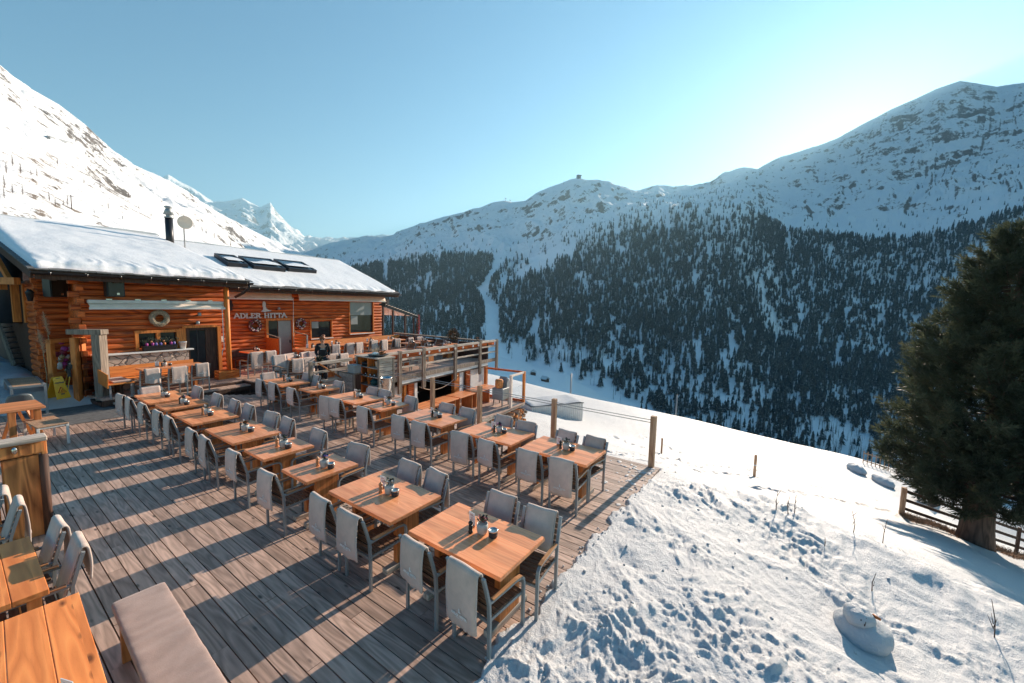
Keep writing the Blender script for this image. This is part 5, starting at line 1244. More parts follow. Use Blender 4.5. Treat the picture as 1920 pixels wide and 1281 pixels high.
mb = MB(); mb.box((0, -.035, .555), (.10, .012, .035)); lettering(mb, 'CAUTION', .035, Ms @ Matrix.Translation((0, .44, .001)), .003, .22, False); lettering(mb, 'WET', .03, Ms @ Matrix.Translation((0, .12, .001)), .003, .24, False); lettering(mb, 'CUIDADO', .026, Ms @ Matrix.Translation((0, .39, .001)), .003, .24, False) if False else None
mb.build('lettering', M['inkdark'], r_)
# skis leaning in the snow
for i, (pa, pb, mm) in enumerate((((118, 738), (142, 632), 'white'), ((126, 744), (138, 640), 'yellow'))):
    a = zp(*pa, .30); b = ray(*pb); k = (a[1]+.55)/b[1]; bb = CC+b*k
    r_ = thing('ski', ('white and yellow' if i == 0 else 'black and yellow')+' ski leaning upright in the snow by the windscreen', 'ski', tuple(a), 0, 'skis standing in the snow')
    d = Vector(bb-a); mb = MB(); mb.bar((0, 0, 0), d*.35, .10, .014, (1, 0, 0)); mb.build('tail', M['yellow'], r_); mb = MB(); mb.bar(d*.352, d*.62, .085, .016, (1, 0, 0)); mb.build('waist', M['blackplastic'], r_); mb = MB(); mb.bar(d*.622, d*.95, .10, .014, (1, 0, 0)); mb.bar(d*.95, d*1.0+Vector((0, .05, .0)), .07, .012, (1, 0, 0)); mb.build('tip', M['white' if i == 0 else 'mast'], r_)
    mb = MB(); mb.box(d*.42+Vector((-.02, -.05, 0)), (.07, .07, .22)); mb.box(d*.54+Vector((-.02, -.06, 0)), (.08, .09, .12)); mb.build('binding', M['cup'], r_)
    mb = MB(); mb.box(d*.80+Vector((0, -.012, 0)), (.05, .01, .22)); mb.build('lettering', M['inkdark'], r_)
# decorative lantern frame with a bundle
q = zp(112, 700, 0); F0 = tp(95, 640, 18.6); F1 = tp(131, 640, 18.2)
r_ = thing('display_frame', 'orange timber display frame holding a festive figure by the chalet corner', 'display frame', xy(3.75, 17.4, 0), PHI+.5)
for x in (-.36, .36): MB().box((x, 0, .95), (.12, .14, 1.9)).build('post', M['orange'], r_, .006)
for z in (.86, 1.84): MB().box((0, 0, z), (.84, .16, .11)).build('beam', M['orange_x'], r_, .006)
rd = random.Random(6); 
for mm, n in (('white', 10), ('flower_red', 9), ('flower_pink', 5), ('dry', 9)):
    mb = MB()
    for i in range(n): mb.ell((rd.gauss(0, .09), rd.gauss(0, .05), 1.26+rd.gauss(0, .17)), (.07, .06, .07), 8, 5, .15)
    mb.build('bundle', M[mm], r_)
# pampas grass and dry tufts
def pampas(x, y, t, h, lab, seed):
    q = tp(x, y, t); rd = random.Random(seed); r_ = thing('pampas_plume', lab, 'pampas grass', xy(q[0], t, 0), PHI, 'pampas plumes'); zt = q[2]
    mb = MB(); mb.tube([(0, 0, 0), (.03, 0, zt*.5), (0, 0, zt-.3)], .01, 5); mb.build('stem', M['dry'], r_); mb = MB()
    for i in range(420):
        u = rd.random(); z = zt-.34+.68*u; r = .115*math.sin(PI*min(1, u*.85+.12)); a = rd.uniform(0, 2*PI); p = Vector((-.08*u+.02, 0, z)); d = Vector((math.cos(a)*.8, math.sin(a)*.8, rd.uniform(.1, .9)-.25*u)).normalized()
        b = p+d*r*rd.uniform(.8, 1.5); s = d.cross(Vector((0, 0, 1))).normalized()*.009; mb.add([p-s, p+s, b], [(0, 1, 2)])
    mb.build('plume', M['plume'], r_)
pampas(88, 606, 17.2, 0, 'taller pale pampas plume beside the display frame', 1); pampas(79, 640, 16.9, 0, 'lower pale pampas plume left of the display frame', 2)
for i, (x, y, n) in enumerate(((90, 690, 260), (108, 695, 240))):
    a = zp(x, y, .42); rd = random.Random(30+i); mb = MB()
    for k in range(n):
        an = rd.uniform(0, 2*PI); e = rd.uniform(.05, .5); d = Vector((math.cos(an)*e, math.sin(an)*e, 1)).normalized(); L = rd.uniform(.4, 1.15); p = Vector((rd.gauss(0, .1), rd.gauss(0, .1), 0)); m_ = p+d*L*.6; b = m_+Vector((d.x*L*.5, d.y*L*.5, L*.15)); s = Vector((-math.sin(an), math.cos(an), 0))*.006
        mb.add([p-s, p+s, m_+s*.7, m_-s*.7, b], [(0, 1, 2, 3), (3, 2, 4)])
    tag(mb.build('dry_grass_tuft', M['dry'], None, 0, 1, tuple(a)), 'tall dry grass tuft %s the skis' % ('farther left of', 'just left of')[i], 'grass tuft', 'dry grass tufts')
# outside stair with dark treads, big flue above
r_ = House('outside_stair', 'dark steep outside stair with open treads at the left of the chalet', 'stair', 2.2, 19.5, 0)
_c = lambda px, py, z: (lambda w: np.array([w[:2] @ ES, w[:2] @ ET, w[2]]))(zp(px, py, z)); A0, B0 = _c(27, 688, .72), _c(78, 684, .72); A1, B1 = tp(-8, 592, A0[1]+1.7), tp(37, 583, B0[1]+1.7)
for a, b in ((A0, A1), (B0, B1)): mb = MB(); mb.bar(a, b, .06, .24); r_.part(mb, 'stringer', M['greywood'] if a is A0 else M['darkmetal'])
for i in range(10):
    u = (i+.5)/10; a = A0+(A1-A0)*u; b = B0+(B1-B0)*u; mb = MB(); mb.bar(a, b, .26, .04); r_.part(mb, 'tread', M['darkmetal'])
mb = MB(); mb.ext((A1[0]-1.2, A1[1], A1[2]-.1), (3.25, A1[1]+1.5, A1[2]-.01)); r_.part(mb, 'landing', M['dark_wood'])
mb = MB(); a = tp(30, 590, 20.8); mb.ext((-1.5, 23.5, -.2), (3.4, 23.7, 6.0)); mb.ext((1.7, A1[1]+.3, -.1), (1.85, A1[1]+.45, A1[2]-.02)); r_.part(mb, 'back_wall', M['dark_wood'])
q = tp(18, 540, 21.2); r_ = thing('flue_pipe', 'wide brushed metal flue pipe under the gable beside the stair', 'flue', xy(q[0], 21.2, 2.2), PHI)
mb = MB(); mb.lathe([(.30, 0), (.30, 1.9), (.27, 1.95), (.1, 2.6)], 24); mb.build('pipe', M['darkmetal'], r_); mb = MB(); mb.lathe([(.308, 1.3), (.308, 1.34)], 24); mb.build('band', M['steel'], r_)
q = tp(58, 555, 17.7); r_ = thing('wall_lantern', 'black wall lantern on the left corner of the nearer chalet', 'lantern', xy(q[0], 17.8, q[2]-.15), PHI)
mb = MB(); mb.lathe([(.05, 0), (.09, .24), (.1, .25), (.03, .34)], 6); mb.build('lamp_body', M['blackplastic'], r_); mb = MB(); mb.bar((0, 0, .3), (.0, .2, .34), .03, .03); mb.build('arm', M['blackplastic'], r_)
q = tp(130, 596, 17.6)
# plank table, slatted side table, shell chair, stool
r_ = thing('plank_table', 'pale orange square table with thick legs left behind the parapet', 'table', (.2, 13.72, 0), .06)
MB().box((0, 0, .735), (1.95, .95, .05)).build('tabletop', M['table_x'], r_, .004)
for x, y in ((-.85, -.40), (.86, -.40), (.92, .40), (-.85, .40), (.5, -.42)): MB().box((x, y, .354), (.10, .10, .708)).build('leg', M['tleg'], r_, .004)
for sg in (-1, 1): MB().bar((.62+sg*.02, .1, .70), (.62+sg*.20, .1, .05), .08, .05).build('brace', M['tleg'], r_)
r_ = thing('slatted_side_table', 'tall square table with slatted wooden top in a grey steel frame', 'table', (1.2, 17.0, 0), .0)
for i in range(9): MB().box((0, -.78+i*.195, .80), (.50, .18, .022)).build('slat', M['post'], r_, .003)
for x in (-.28, .28):
    MB().box((x, 0, .795), (.05, 1.76, .05)).build('frame_rail', M['frame'], r_)
    for y in (-.86, .86): MB().box((x, y, .385), (.05, .05, .77)).build('leg', M['frame'], r_)
for y in (-.86, .86): MB().box((0, y, .795), (.51, .05, .05)).build('frame_rail', M['frame'], r_)
a = zp(58, 770, .4); r_ = thing('shell_chair', 'grey plastic shell chair with splayed wooden legs behind the plank table', 'chair', (.98, 15.0, 0), 1.45)
P = []
for u in np.linspace(0, 1, 14):
    row = []
    for v in np.linspace(-1, 1, 13):
        if u < .45: x = .22-u*.95; z = .44-.03*math.sin(u*7); w_ = .20+.04*u
        else: k = (u-.45)/.55; x = -.2-.10*k; z = .44+.42*k; w_ = .225-.05*k**3
        row.append((x+.06*v*v*(1 if u > .35 else .2), v*w_, z+.05*v*v*(1 if u < .5 else -.3)-(.03*v**4 if u > .9 else 0)))
    P.append(row)
mb = MB(); mb.grid(P); o = mb.build('shell', M['shell'], r_); sm = o.modifiers.new('t', 'SOLIDIFY'); sm.thickness = .012
for x in (-1, 1):
    for y in (-1, 1): MB().bar((x*.08, y*.08, .41), (x*.22, y*.22, 0), .035, .035).build('leg', M['tleg'], r_)
r_ = thing('wooden_stool', 'square stool with pale metal legs and wooden seat beside the parapet', 'stool', (1.16, 13.05, 0), .12)
MB().box((0, 0, .455), (.46, .95, .028)).build('seat', M['post'], r_, .004)
for x in (-.21, .21):
    for y in (-.45, .45): MB().box((x, y, .22), (.04, .04, .44)).build('leg', M['whitemetal'], r_, .003)
for y in (-.45, .45): MB().box((0, y, .425), (.38, .03, .03)).build('apron', M['whitemetal'], r_)
# rough larch parapet with a grey rail
r_ = thing('larch_parapet', 'rough dark larch parapet with grey rail at the left of the deck', 'parapet', (-.35, 8.1, 0), 0)
xs = [-2.2, -1.75, -1.3, -.9, -.5, -.12, .3, .66]
for i in range(7):
    a, b = xs[i]+.02, xs[i+1]-.02; mb = MB(); mb.ext((a+.35, -.09-.02*(i % 2), 0), (b+.35, .06, 1.10)); mb.build('plank', M['bark'], r_, .012, 2)
    if i % 2 == 0: mb = MB(); mb.tube([(b+.37, -.10, .0), (b+.375, -.115, 1.1)], .045, 8); mb.build('pole', M['dark_wood'], r_)
MB().box((.0, -.02, 1.20), (2.1, .16, .17)).build('header', M['bark'], r_, .02, 2); MB().box((.0, -.03, 1.315), (2.12, .24, .06)).build('top_rail', M['greywood_x'], r_, .01)
MB().box((1.03, -.03, .68), (.05, .12, 1.2)).build('end_board', M['bark'], r_, .006); MB().ext((-1.8, -.05, -.02), (1.02, .04, .3)).build('base_board', M['dark_wood'], r_)
MB().ell((.78, -.13, 1.22), (.03, .02, .05), 8, 5).build('hook', M['steel'], r_)
# foreground tables, bench and chairs
r_ = thing('worn_table', 'orange worn plank table at the left edge with two blanketed chairs', 'table', (-.02, 5.59, 0), 0); 
def worn(r_, W, L, H=.75, th=.05):
    n = max(3, int(round(W/.19))); wd = W/n; mb = MB(); tones = []; rd = random.Random(int(L*100))
    for i in range(n): mb.box((-W/2+(i+.5)*wd, 0, H-th/2), (wd-.003, L, th)); tones += [rd.random()]*6
    me = mb.mesh('tabletop', M['old_table']); at = me.attributes.new('tone', 'FLOAT', 'FACE'); at.data.foreach_set('value', tones); o = put('tabletop', me, r_)
    bv = o.modifiers.new('bevel', 'BEVEL'); bv.width = .004; bv.segments = 2
    for x in (-1, 1):
        for y in (-1, 1): MB().box((x*(W/2-.08), y*(L/2-.10), (H-th)/2), (.08, .08, H-th)).build('leg', M['tleg'], r_)
worn(r_, .80, 1.27)
r_ = thing('worn_table', 'orange worn plank table in the near left corner beside the long bench', 'table', (.08, 3.55, 0), -.04); worn(r_, .78, 2.35)
place_item('card', (.30, 3.42, .75), .4, 'white menu card on the worn table in the near left corner', 'menu cards')
r_ = thing('cushioned_bench', 'long bench with a taupe cushion in the near left corner of the deck', 'bench', (.83, 3.25, 0), -.04)
mb = MB(); P = []; W_, L_ = .37, 3.05
for u in np.linspace(0, 1, 120):
    row = []
    for k in range(40):
        a = 2*PI*k/40; ca, sa = math.cos(a), math.sin(a); ex = .32
        x = math.copysign(abs(ca)**ex, ca)*W_/2; z = math.copysign(abs(sa)**ex, sa)*.036
        e = min(1, min(u, 1-u)*L_/.035); e = math.sqrt(max(0, 1-(1-e)**2)); y = (u-.5)*L_
        top = 1 if sa > 0 else .2
        z += top*(.004*math.sin(y*38+3*math.sin(y*7))*(.5+.5*math.sin(y*3))+.004*perlin(np.array(x*9), np.array(y*16)).item()); row.append((x*(.93+.07*e), y, .47+z*(.25+.75*e)))
    row.append(row[0]); P.append(row)
mb.grid(P); me = mb.mesh('cushion', M['cushion']); put('cushion', me, r_)
MB().box((0, 0, .415), (.34, 3.0, .035)).build('seat_board', M['orange'], r_, .004)
for y in (1.35, 0, -1.3): MB().box((0, y, .20), (.32, .05, .39)).build('leg', M['tleg'], r_)
for p, lab in (((150, 1012), 'nearer of two beside the worn table at the left edge'), ((113, 980), 'farther of two beside the worn table at the left edge'), ((36, 940), 'nearer of two in front of the larch parapet'), ((6, 920), 'farther of two in front of the larch parapet')):
    q = zp(p[0], p[1], .88); a = PI+rd.uniform(-.06, .06); loc = (q[0]+.358*.95*math.cos(a), q[1], 0)
    place_chair(loc, a, 'grey armchair with taupe blanket, '+lab, 'armchairs at the left edge of the deck', 3 if p[0] > 120 else 0, 'taupe blanket on the armchair, '+lab, 'blankets at the left edge of the deck', .95)
# ================================================================= waitress
def skin(name, verts, edges, m, parent=None, sub=2, root=0, loc=(0, 0, 0), rz=0):
    me = bpy.data.meshes.new(name); me.from_pydata([v[0] for v in verts], edges, []); o = put(name, me, parent, loc, rz); me.materials.append(m)
    sk = o.modifiers.new('skin', 'SKIN')
    for i, v in enumerate(verts):
        r = v[1]; r = r if isinstance(r, tuple) else (r, r); me.skin_vertices[0].data[i].radius = r; me.skin_vertices[0].data[i].use_root = (i == root)
    sk.use_smooth_shade = True; ss = o.modifiers.new('sub', 'SUBSURF'); ss.levels = sub; ss.render_levels = sub; return o
pq = tp(605, 650, 12.9); HP = float(tp(605, 632, 12.9)[2])-FLOOR; PSC = HP/1.63
per = thing('person', 'woman in black sweater and sunglasses with auburn bun standing behind the terrace railing', 'person', xy(pq[0], 12.9, FLOOR), PHI-.55, None, PSC)
# she faces -y, head bent to her right and down
J = {'pel': ((0, 0, .90), (.15, .11)), 'wai': ((0, 0, 1.06), (.125, .095)), 'che': ((0, .0, 1.24), (.15, .11)), 'nek': ((0, .01, 1.40), (.055, .055)), 'hd0': ((-.005, -.02, 1.47), (.06, .065)), 'hd1': ((-.01, -.045, 1.53), (.075, .09)), 'hd2': ((-.01, -.035, 1.60), (.055, .065)),
     'shR': ((-.165, .0, 1.34), .06), 'elR': ((-.22, .02, 1.08), .042), 'wrR': ((-.17, -.19, .98), .028), 'haR': ((-.155, -.26, .965), (.036, .018)), 'shL': ((.165, .0, 1.34), .06), 'elL': ((.225, .03, 1.08), .042), 'wrL': ((.17, -.17, .96), .028), 'haL': ((.15, -.24, .945), (.036, .018)),
     'hiR': ((-.085, 0, .86), .095), 'knR': ((-.09, -.01, .47), .058), 'anR': ((-.09, .01, .09), .04), 'toR': ((-.10, -.15, .04), (.04, .025)), 'hiL': ((.085, 0, .86), .095), 'knL': ((.09, -.02, .47), .058), 'anL': ((.09, .01, .09), .04), 'toL': ((.10, -.15, .04), (.04, .025))}
for sd, sx in (('R', -1), ('L', 1)):
    hx, hy, hz = J['ha'+sd][0]
    for k, (dx, ln) in enumerate(((-.027, .062), (-.009, .07), (.010, .066), (.027, .052))):
        J['f%s%d' % (sd, k)] = ((hx+dx, hy-.05, hz-.004), .0085); J['g%s%d' % (sd, k)] = ((hx+dx*1.1, hy-.05-ln*.55, hz-.020), .0075); J['h%s%d' % (sd, k)] = ((hx+dx*1.1, hy-.05-ln*.85, hz-.048), .006)
    J['t%s' % sd] = ((hx-sx*.045, hy-.005, hz-.006), .010); J['u%s' % sd] = ((hx-sx*.058, hy-.045, hz-.022), .0085)
nm = list(J); ix = {n: i for i, n in enumerate(nm)}
E_ = [('pel', 'wai'), ('wai', 'che'), ('che', 'nek'), ('nek', 'hd0'), ('hd0', 'hd1'), ('hd1', 'hd2')]
for s in 'RL':
    E_ += [('che', 'sh'+s), ('sh'+s, 'el'+s), ('el'+s, 'wr'+s), ('wr'+s, 'ha'+s), ('pel', 'hi'+s), ('hi'+s, 'kn'+s), ('kn'+s, 'an'+s), ('an'+s, 'to'+s), ('ha'+s, 't'+s), ('t'+s, 'u'+s)]
    for k in range(4): E_ += [('ha'+s, 'f%s%d' % (s, k)), ('f%s%d' % (s, k), 'g%s%d' % (s, k)), ('g%s%d' % (s, k), 'h%s%d' % (s, k))]
body = skin('body', [J[n] for n in nm], [(ix[a], ix[b]) for a, b in E_], M['skin'], per)
def grow(keys, edges, m, name, k):
    vv = []
    for n in keys:
        p, r = J[n]; r = r if isinstance(r, tuple) else (r, r); vv.append((p, (r[0]*k+.008, r[1]*k+.008)))
    return skin(name, vv, [(keys.index(a), keys.index(b)) for a, b in edges], m, per)
ks = ['pel', 'wai', 'che', 'shR', 'elR', 'wrR', 'shL', 'elL', 'wrL', 'nek']
grow(ks, [('pel', 'wai'), ('wai', 'che'), ('che', 'nek'), ('che', 'shR'), ('shR', 'elR'), ('elR', 'wrR'), ('che', 'shL'), ('shL', 'elL'), ('elL', 'wrL')], M['sweater'], 'sweater', 1.13)
ks = ['pel', 'hiR', 'knR', 'anR', 'hiL', 'knL', 'anL']
grow(ks, [('pel', 'hiR'), ('hiR', 'knR'), ('knR', 'anR'), ('pel', 'hiL'), ('hiL', 'knL'), ('knL', 'anL')], M['jeans'], 'trousers', 1.12)
mb = MB(); mb.ell((-.005, .0, 1.595), (.098, .112, .085), 16, 10, .02); mb.ell((.03, .085, 1.66), (.062, .062, .058), 12, 8, .04); mb.ell((-.005, .055, 1.53), (.092, .07, .10), 12, 8, .03); mb.build('hair', M['hair'], per)
mb = MB()
for s in (-1, 1): mb.ell((-.012+s*.034, -.128, 1.545), (.030, .010, .022), 10, 6); mb.bar((-.012+s*.06, -.125, 1.55), (-.01+s*.083, -.02, 1.555), .006, .008)
mb.build('sunglasses', M['blackplastic'], per)
mb = MB(); mb.ell((-.012, -.142, 1.522), (.012, .018, .02), 8, 6); mb.build('nose', M['skin'], per); MB().ell((-.012, -.128, 1.488), (.022, .008, .006), 8, 5).build('mouth', M['flower_red'], per)
mb = MB()
for s in (-1, 1): mb.ell((-.01+s*.082, -.03, 1.53), (.012, .02, .03), 8, 6)
mb.build('ears', M['skin'], per)
mb = MB()
for i, x in enumerate((-.075, -.05, -.03, -.008, .014, .036, .06)): mb.box((x, -.142+abs(x)*.25, 1.215+.002*(i % 3)), (.014, .006, .030))
mb.build('chest_print', M['white'], per)
bush('green_sprigs', 'small pot of green sprigs on the railing corner before the waitress', 'plant', xy(7.95, TF-.02, ZR), .09, 110, ((M['leaf'], 1.0, 'leaves'),), 15, leaf=.05)

# ================================================================= snow ground
CP = [(-6, 1.6, .02), (-3, 1.6, .02), (0, 1.7, .02), (2.4, 1.9, .04), (4, 1.9, .05), (6, 1.9, .03), (7.6, 1.9, .0), (8.4, 1.7, -.08), (8.3, 3, -.16), (8.3, 5, -.45), (8.4, 7, -.85), (8.6, 9, -1.2),
      (-5, -3, .1), (0, -3, .0), (2, 0, .0), (4, 0, -.12), (3.7, .5, -.06), (6.3, -1, -.68), (6.0, -3, -.95), (9.17, -.37, -.6), (9.26, -1.89, -1.0), (9.28, -3.11, -1.3), (7.5, .9, -.22), (3, -4, -.7), (10, -6, -2.1),
      (13, 1, -1.95), (17.4, .8, -3.2), (20.6, .9, -4.25), (22.3, 5.4, -4.75), (21.7, -6.15, -5.30), (22.2, -4.2, -4.95), (27.1, 12.4, -5.5), (24.9, 15.7, -4.6), (16.1, 10.3, -2.75), (13.5, 10.4, -2.2), (18.5, 12, -3.2), (12, 6, -1.65), (16, 5, -2.9), (15, -3, -2.9), (16, -8, -4.3),
      (47.5, 35.5, -7.6), (42.4, 21.7, -7.34), (41.5, 17.9, -7.33), (44.7, 7.8, -8.5), (49.7, .4, -10.4), (54.4, -6.6, -12.1), (54.2, -9.9, -12.5), (60, -19, -16.3), (33, 12, -6.4), (34, 3, -7.4), (36, -6, -9.3), (40, -16, -12.2), (28, -14, -8.6), (30, 22, -5.4), (36, 30, -6.2),
      (13, 16, -2.6), (20, 22, -3.6), (62, 40, -13.5), (60, 22, -14), (64, 8, -16.5), (72, -8, -22), (80, -26, -28), (90, 40, -32), (90, 10, -34), (100, -20, -42), (45, -45, -24), (20, -30, -12), (0, -15, -3)]
CPa = np.array(CP, float)
def _tps(A, B):
    d = np.sqrt(((A[:, None]-B[None])**2).sum(-1)); return np.where(d > 1e-9, d*d*np.log(np.maximum(d, 1e-9)), 0)
_n = len(CPa); _K = _tps(CPa[:, :2], CPa[:, :2])+np.eye(_n)*.6; _P = np.c_[np.ones(_n), CPa[:, :2]]
_W = np.linalg.solve(np.block([[_K, _P], [_P.T, np.zeros((3, 3))]]), np.r_[CPa[:, 2], 0, 0, 0])
def gbase(x, y):
    sh = np.shape(x); X = np.c_[np.ravel(x), np.ravel(y)]; out = np.empty(len(X))
    for i in range(0, len(X), 20000):
        q = X[i:i+20000]; out[i:i+20000] = _tps(q, CPa[:, :2]) @ _W[:_n]+np.c_[np.ones(len(q)), q] @ _W[_n:]
    return out.reshape(sh)
RX = np.array([[2.0, 2.2], [8.2, 1.9], [9.17, -.37], [9.26, -1.9], [9.3, -3.1], [9.6, -8]])
def plow(x, y):
    """1 on the churned snow near the deck, 0 on the smooth field beyond"""
    edge = np.interp(-y, [-1.9, .37, 1.9, 3.1, 8], [8.0, 9.3, 9.5, 9.6, 10]); return 1-sstep(-.25, .5, x-edge-.35*perlin(x*.9, y*.9)+.5*sstep(1.0, 2.0, y))
def ghigh(x, y):
    z = gbase(x, y); p = plow(x, y); d = np.hypot(x, y)
    wx = x+.22*perlin(x*1.3, y*1.3)+.05*perlin(x*5, y*5); wy = y+.22*perlin(x*1.3+9, y*1.3+4)+.05*perlin(x*5+3, y*5+8)
    big = fbm(wx*.55+3, wy*.55, 3); med = fbm(wx*1.7, wy*1.7+5, 5); bil = 1-np.abs(fbm(wx*2.3+1, wy*2.3, 5))*2; fine = fbm(wx*9, wy*9, 4); grit = fbm(x*26, y*26, 3)
    patch = sstep(-.15, .40, fbm(x*.55+40, y*.55, 4)); smooth = sstep(.05, .4, fbm(x*.42+11, y*.42+3, 3))
    crum = np.clip(fbm(wx*6+2, wy*6, 4)+.05, 0, 1)
    cr2 = np.clip(fbm(wx*13+5, wy*13, 3)-.02, 0, 1); soft = fbm(wx*3.1+8, wy*3.1, 3)
    lump = .085*big+.035*soft+.040*med*(.5+.5*patch)+.060*np.clip(bil-.45, 0, 1)*patch+(.095*crum*(.25+.75*patch)+.055*cr2*(.2+.8*patch)+.024*fine*(.35+.65*patch)+.012*grit*(.4+.6*patch))*(1-.6*smooth)-.03
    pits = -.05*sstep(.5, .9, perlin(wx*1.5+7, wy*1.5))*(.3+.7*patch)-.02*sstep(.5, .85, perlin(wx*4.7, wy*4.7+3))*patch
    bank = .20*np.exp(-((x-np.interp(-y, [-1.9, .37, 1.9, 3.1, 8], [8.0, 9.0, 9.0, 9.0, 9.4]))/.9)**2)*(.4+.6*sstep(-.2, .4, fbm(x*.8+5, y*.8, 3)))*sstep(1.7, .2, y)
    near = sstep(2.15, 1.6, y)
    z = z+p*(lump+pits+bank)*(.35+.65*near)
    z = z+(1-p)*(.05*fbm(x*.35, y*.35, 4)+.012*fbm(x*1.8, y*1.8, 3))
    return z
TRK = [[(9.3, 3.4), (13, 3.6), (17, 1.6), (23, -1.5), (30, -5)], [(10, 6), (16, 5.4), (22, 2.4), (30, -1.5)], [(24, 9), (21, 5), (18.5, 3.6), (17, 2.4)], [(28, 8), (25, 5), (24, 2), (27, -3)], [(9.5, 2.2), (14, 1.0), (19, -2), (21, -4)]]
def stamps(x, y, z):
    rd = random.Random(2)
    for pl in TRK:
        pl = [np.array(p, float) for p in pl]
        for a, b in zip(pl[:-1], pl[1:]):
            L = np.linalg.norm(b-a); n = int(L/.42)
            for i in range(n):
                c = a+(b-a)*(i/n)+np.array([rd.gauss(0, .12), rd.gauss(0, .12)]); r = rd.uniform(.12, .2)
                m = (np.abs(x-c[0]) < .7) & (np.abs(y-c[1]) < .7)
                if m.any(): q = ((x[m]-c[0])**2+(y[m]-c[1])**2)/r**2; z[m] += -.17*np.exp(-q)+.05*np.exp(-((np.sqrt(q)-1.5)/.4)**2)
    return z
azs = np.radians(np.linspace(-72, 66, 1150)); rad = np.concatenate([np.geomspace(.9, 16, 560), np.geomspace(16.2, 110, 170)])
az0 = math.atan2(CF[1], CF[0])
AZg, RG = np.meshgrid(az0-azs, rad, indexing='ij')
GX, GY = RG*np.cos(AZg), RG*np.sin(AZg)
keep = (GX*np.cos(0) > -8)
GZ = stamps(GX, GY, ghigh(GX, GY))
# tuck it under the deck, under the chalets and the patio
dk = sstep(0, .16, GY-2.0-.10*perlin(GX*2.2, GY*.3)-.06*perlin(GX*7, GY*2)-np.where(GX > 7.2, (GX-7.2)*.0, 0))*sstep(8.45, 8.2, GX)
GZ = np.where(dk > 0, np.minimum(GZ, GZ*(1-dk)+dk*(-.55)), GZ)
GSs = GX*ES[0]+GY*ES[1]; GTt = GX*ET[0]+GY*ET[1]
ins = sstep(7.2, 7.9, GSs)*sstep(10.8, 11.3, GTt)*sstep(18.2, 17.6, GSs); GZ = np.where(ins > 0, np.minimum(GZ, -.4-ins*1.7), GZ)
pin = sstep(10.5, 11.2, GSs)*sstep(8.6, 9.2, GTt)*sstep(18.0, 17.6, GSs)*sstep(12, 11.4, GTt); GZ = np.where(pin > 0, np.minimum(GZ, -2.15-.0*GZ), GZ)
back = sstep(16.5, 19, GTt)*sstep(19, 17, GSs); GZ = np.where(back > 0, np.minimum(GZ, -.3), GZ)
hole = (GSs < 17.4) & (GTt > 11.9)                                 # under the houses
V = np.stack([GX, GY, GZ], -1).reshape(-1, 3); F = gridF(len(azs), len(rad))
tag(put('snow_field', npmesh('snow_field', V, F, M['snow'])), kind='structure')
def gz(x, y): return float(ghigh(np.array([float(x)]), np.array([float(y)]))[0])
# snow yard at the left with the little heap before the windscreen
X, Y = np.meshgrid(np.linspace(-7, 4.4, 150), np.linspace(16.4, 30, 160), indexing='ij')
Z = -.03+.44*sstep(16.62, 17.3, Y)+.10*fbm(X*1.2, Y*1.2, 4)+.03*fbm(X*5, Y*5, 3)
Z = np.where(Y < 16.7, np.minimum(Z, .03+.02*perlin(X*4, Y*4)), Z)+.34*sstep(17.2, 18.6, Y)*sstep(2.1, 1.2, X)
tag(put('snow_yard', npmesh('snow_yard', np.stack([X, Y, Z], -1).reshape(-1, 3), gridF(150, 160), M['snow'])), kind='structure')
# loose clods
rd = random.Random(21); mb = MB()
for i in range(150):
    x = rd.uniform(2.2, 9.3); y = 1.95-abs(rd.gauss(0, 1))*1.6
    if i < 90: x, y = rd.uniform(2.6, 8.0), rd.uniform(1.95, 2.12)
    r = rd.uniform(.008, .024)*(1 if i > 90 else .7); z = 0 if y > 2.02 else gz(x, y)
    mb.ell((x, y, z+r*.35), (r*rd.uniform(.8, 1.4), r*rd.uniform(.8, 1.3), r*rd.uniform(.6, .9)), 6, 4, .22)
for i in range(55):
    x, y = 8.05-abs(rd.gauss(0, .7)), 2.05+abs(rd.gauss(0, .35)); r = rd.uniform(.008, .032); mb.ell((x, y, .002), (r*rd.uniform(1, 2.4), r*rd.uniform(1, 2), r*.25), 7, 4, .3)
tag(mb.build('snow_clods', M['snow']), kind='stuff')
# toppled snowman with a carrot
c = Vector((6.15, -.95, gz(6.15, -.95)))
r_ = thing('snowman', 'slumped little snowman with an orange carrot nose on the churned snow', 'snowman', tuple(c), 0)
def lumpy(c, r, seed, m, name, par):
    n1, n2 = 30, 20; P = []
    for j in range(n2+1):
        ph = PI*j/n2; row = []
        for i in range(n1+1):
            th = 2*PI*(i % n1)/n1; d = (math.sin(ph)*math.cos(th), math.sin(ph)*math.sin(th), math.cos(ph)); k = 1+.17*float(fbm(np.array(d[0]*2.0+seed), np.array(d[1]*2.0+d[2]*2.3), 5))
            row.append((c[0]+r[0]*k*d[0], c[1]+r[1]*k*d[1], c[2]+r[2]*k*d[2]))
        P.append(row)
    mb = MB(); mb.grid(P); return mb.build(name, m, par)
lumpy((0, 0, .06), (.32, .28, .20), 3, M['snow'], 'body', r_); lumpy((-.04, .05, .25), (.17, .15, .12), 8, M['snow'], 'head', r_)
mb = MB(); mb.tube([(-.02, -.07, .31), (-.05, -.14, .305)], [.022, .014], 8); mb.build('carrot_nose', M['flower_orange'], r_)
mb = MB(); mb.tube([(-.16, .0, .33), (-.22, .02, .26)], .006, 5); mb.ell((-.19, .05, .3), (.012,)*3, 6, 4); mb.build('twig_face', M['dark_wood'], r_)
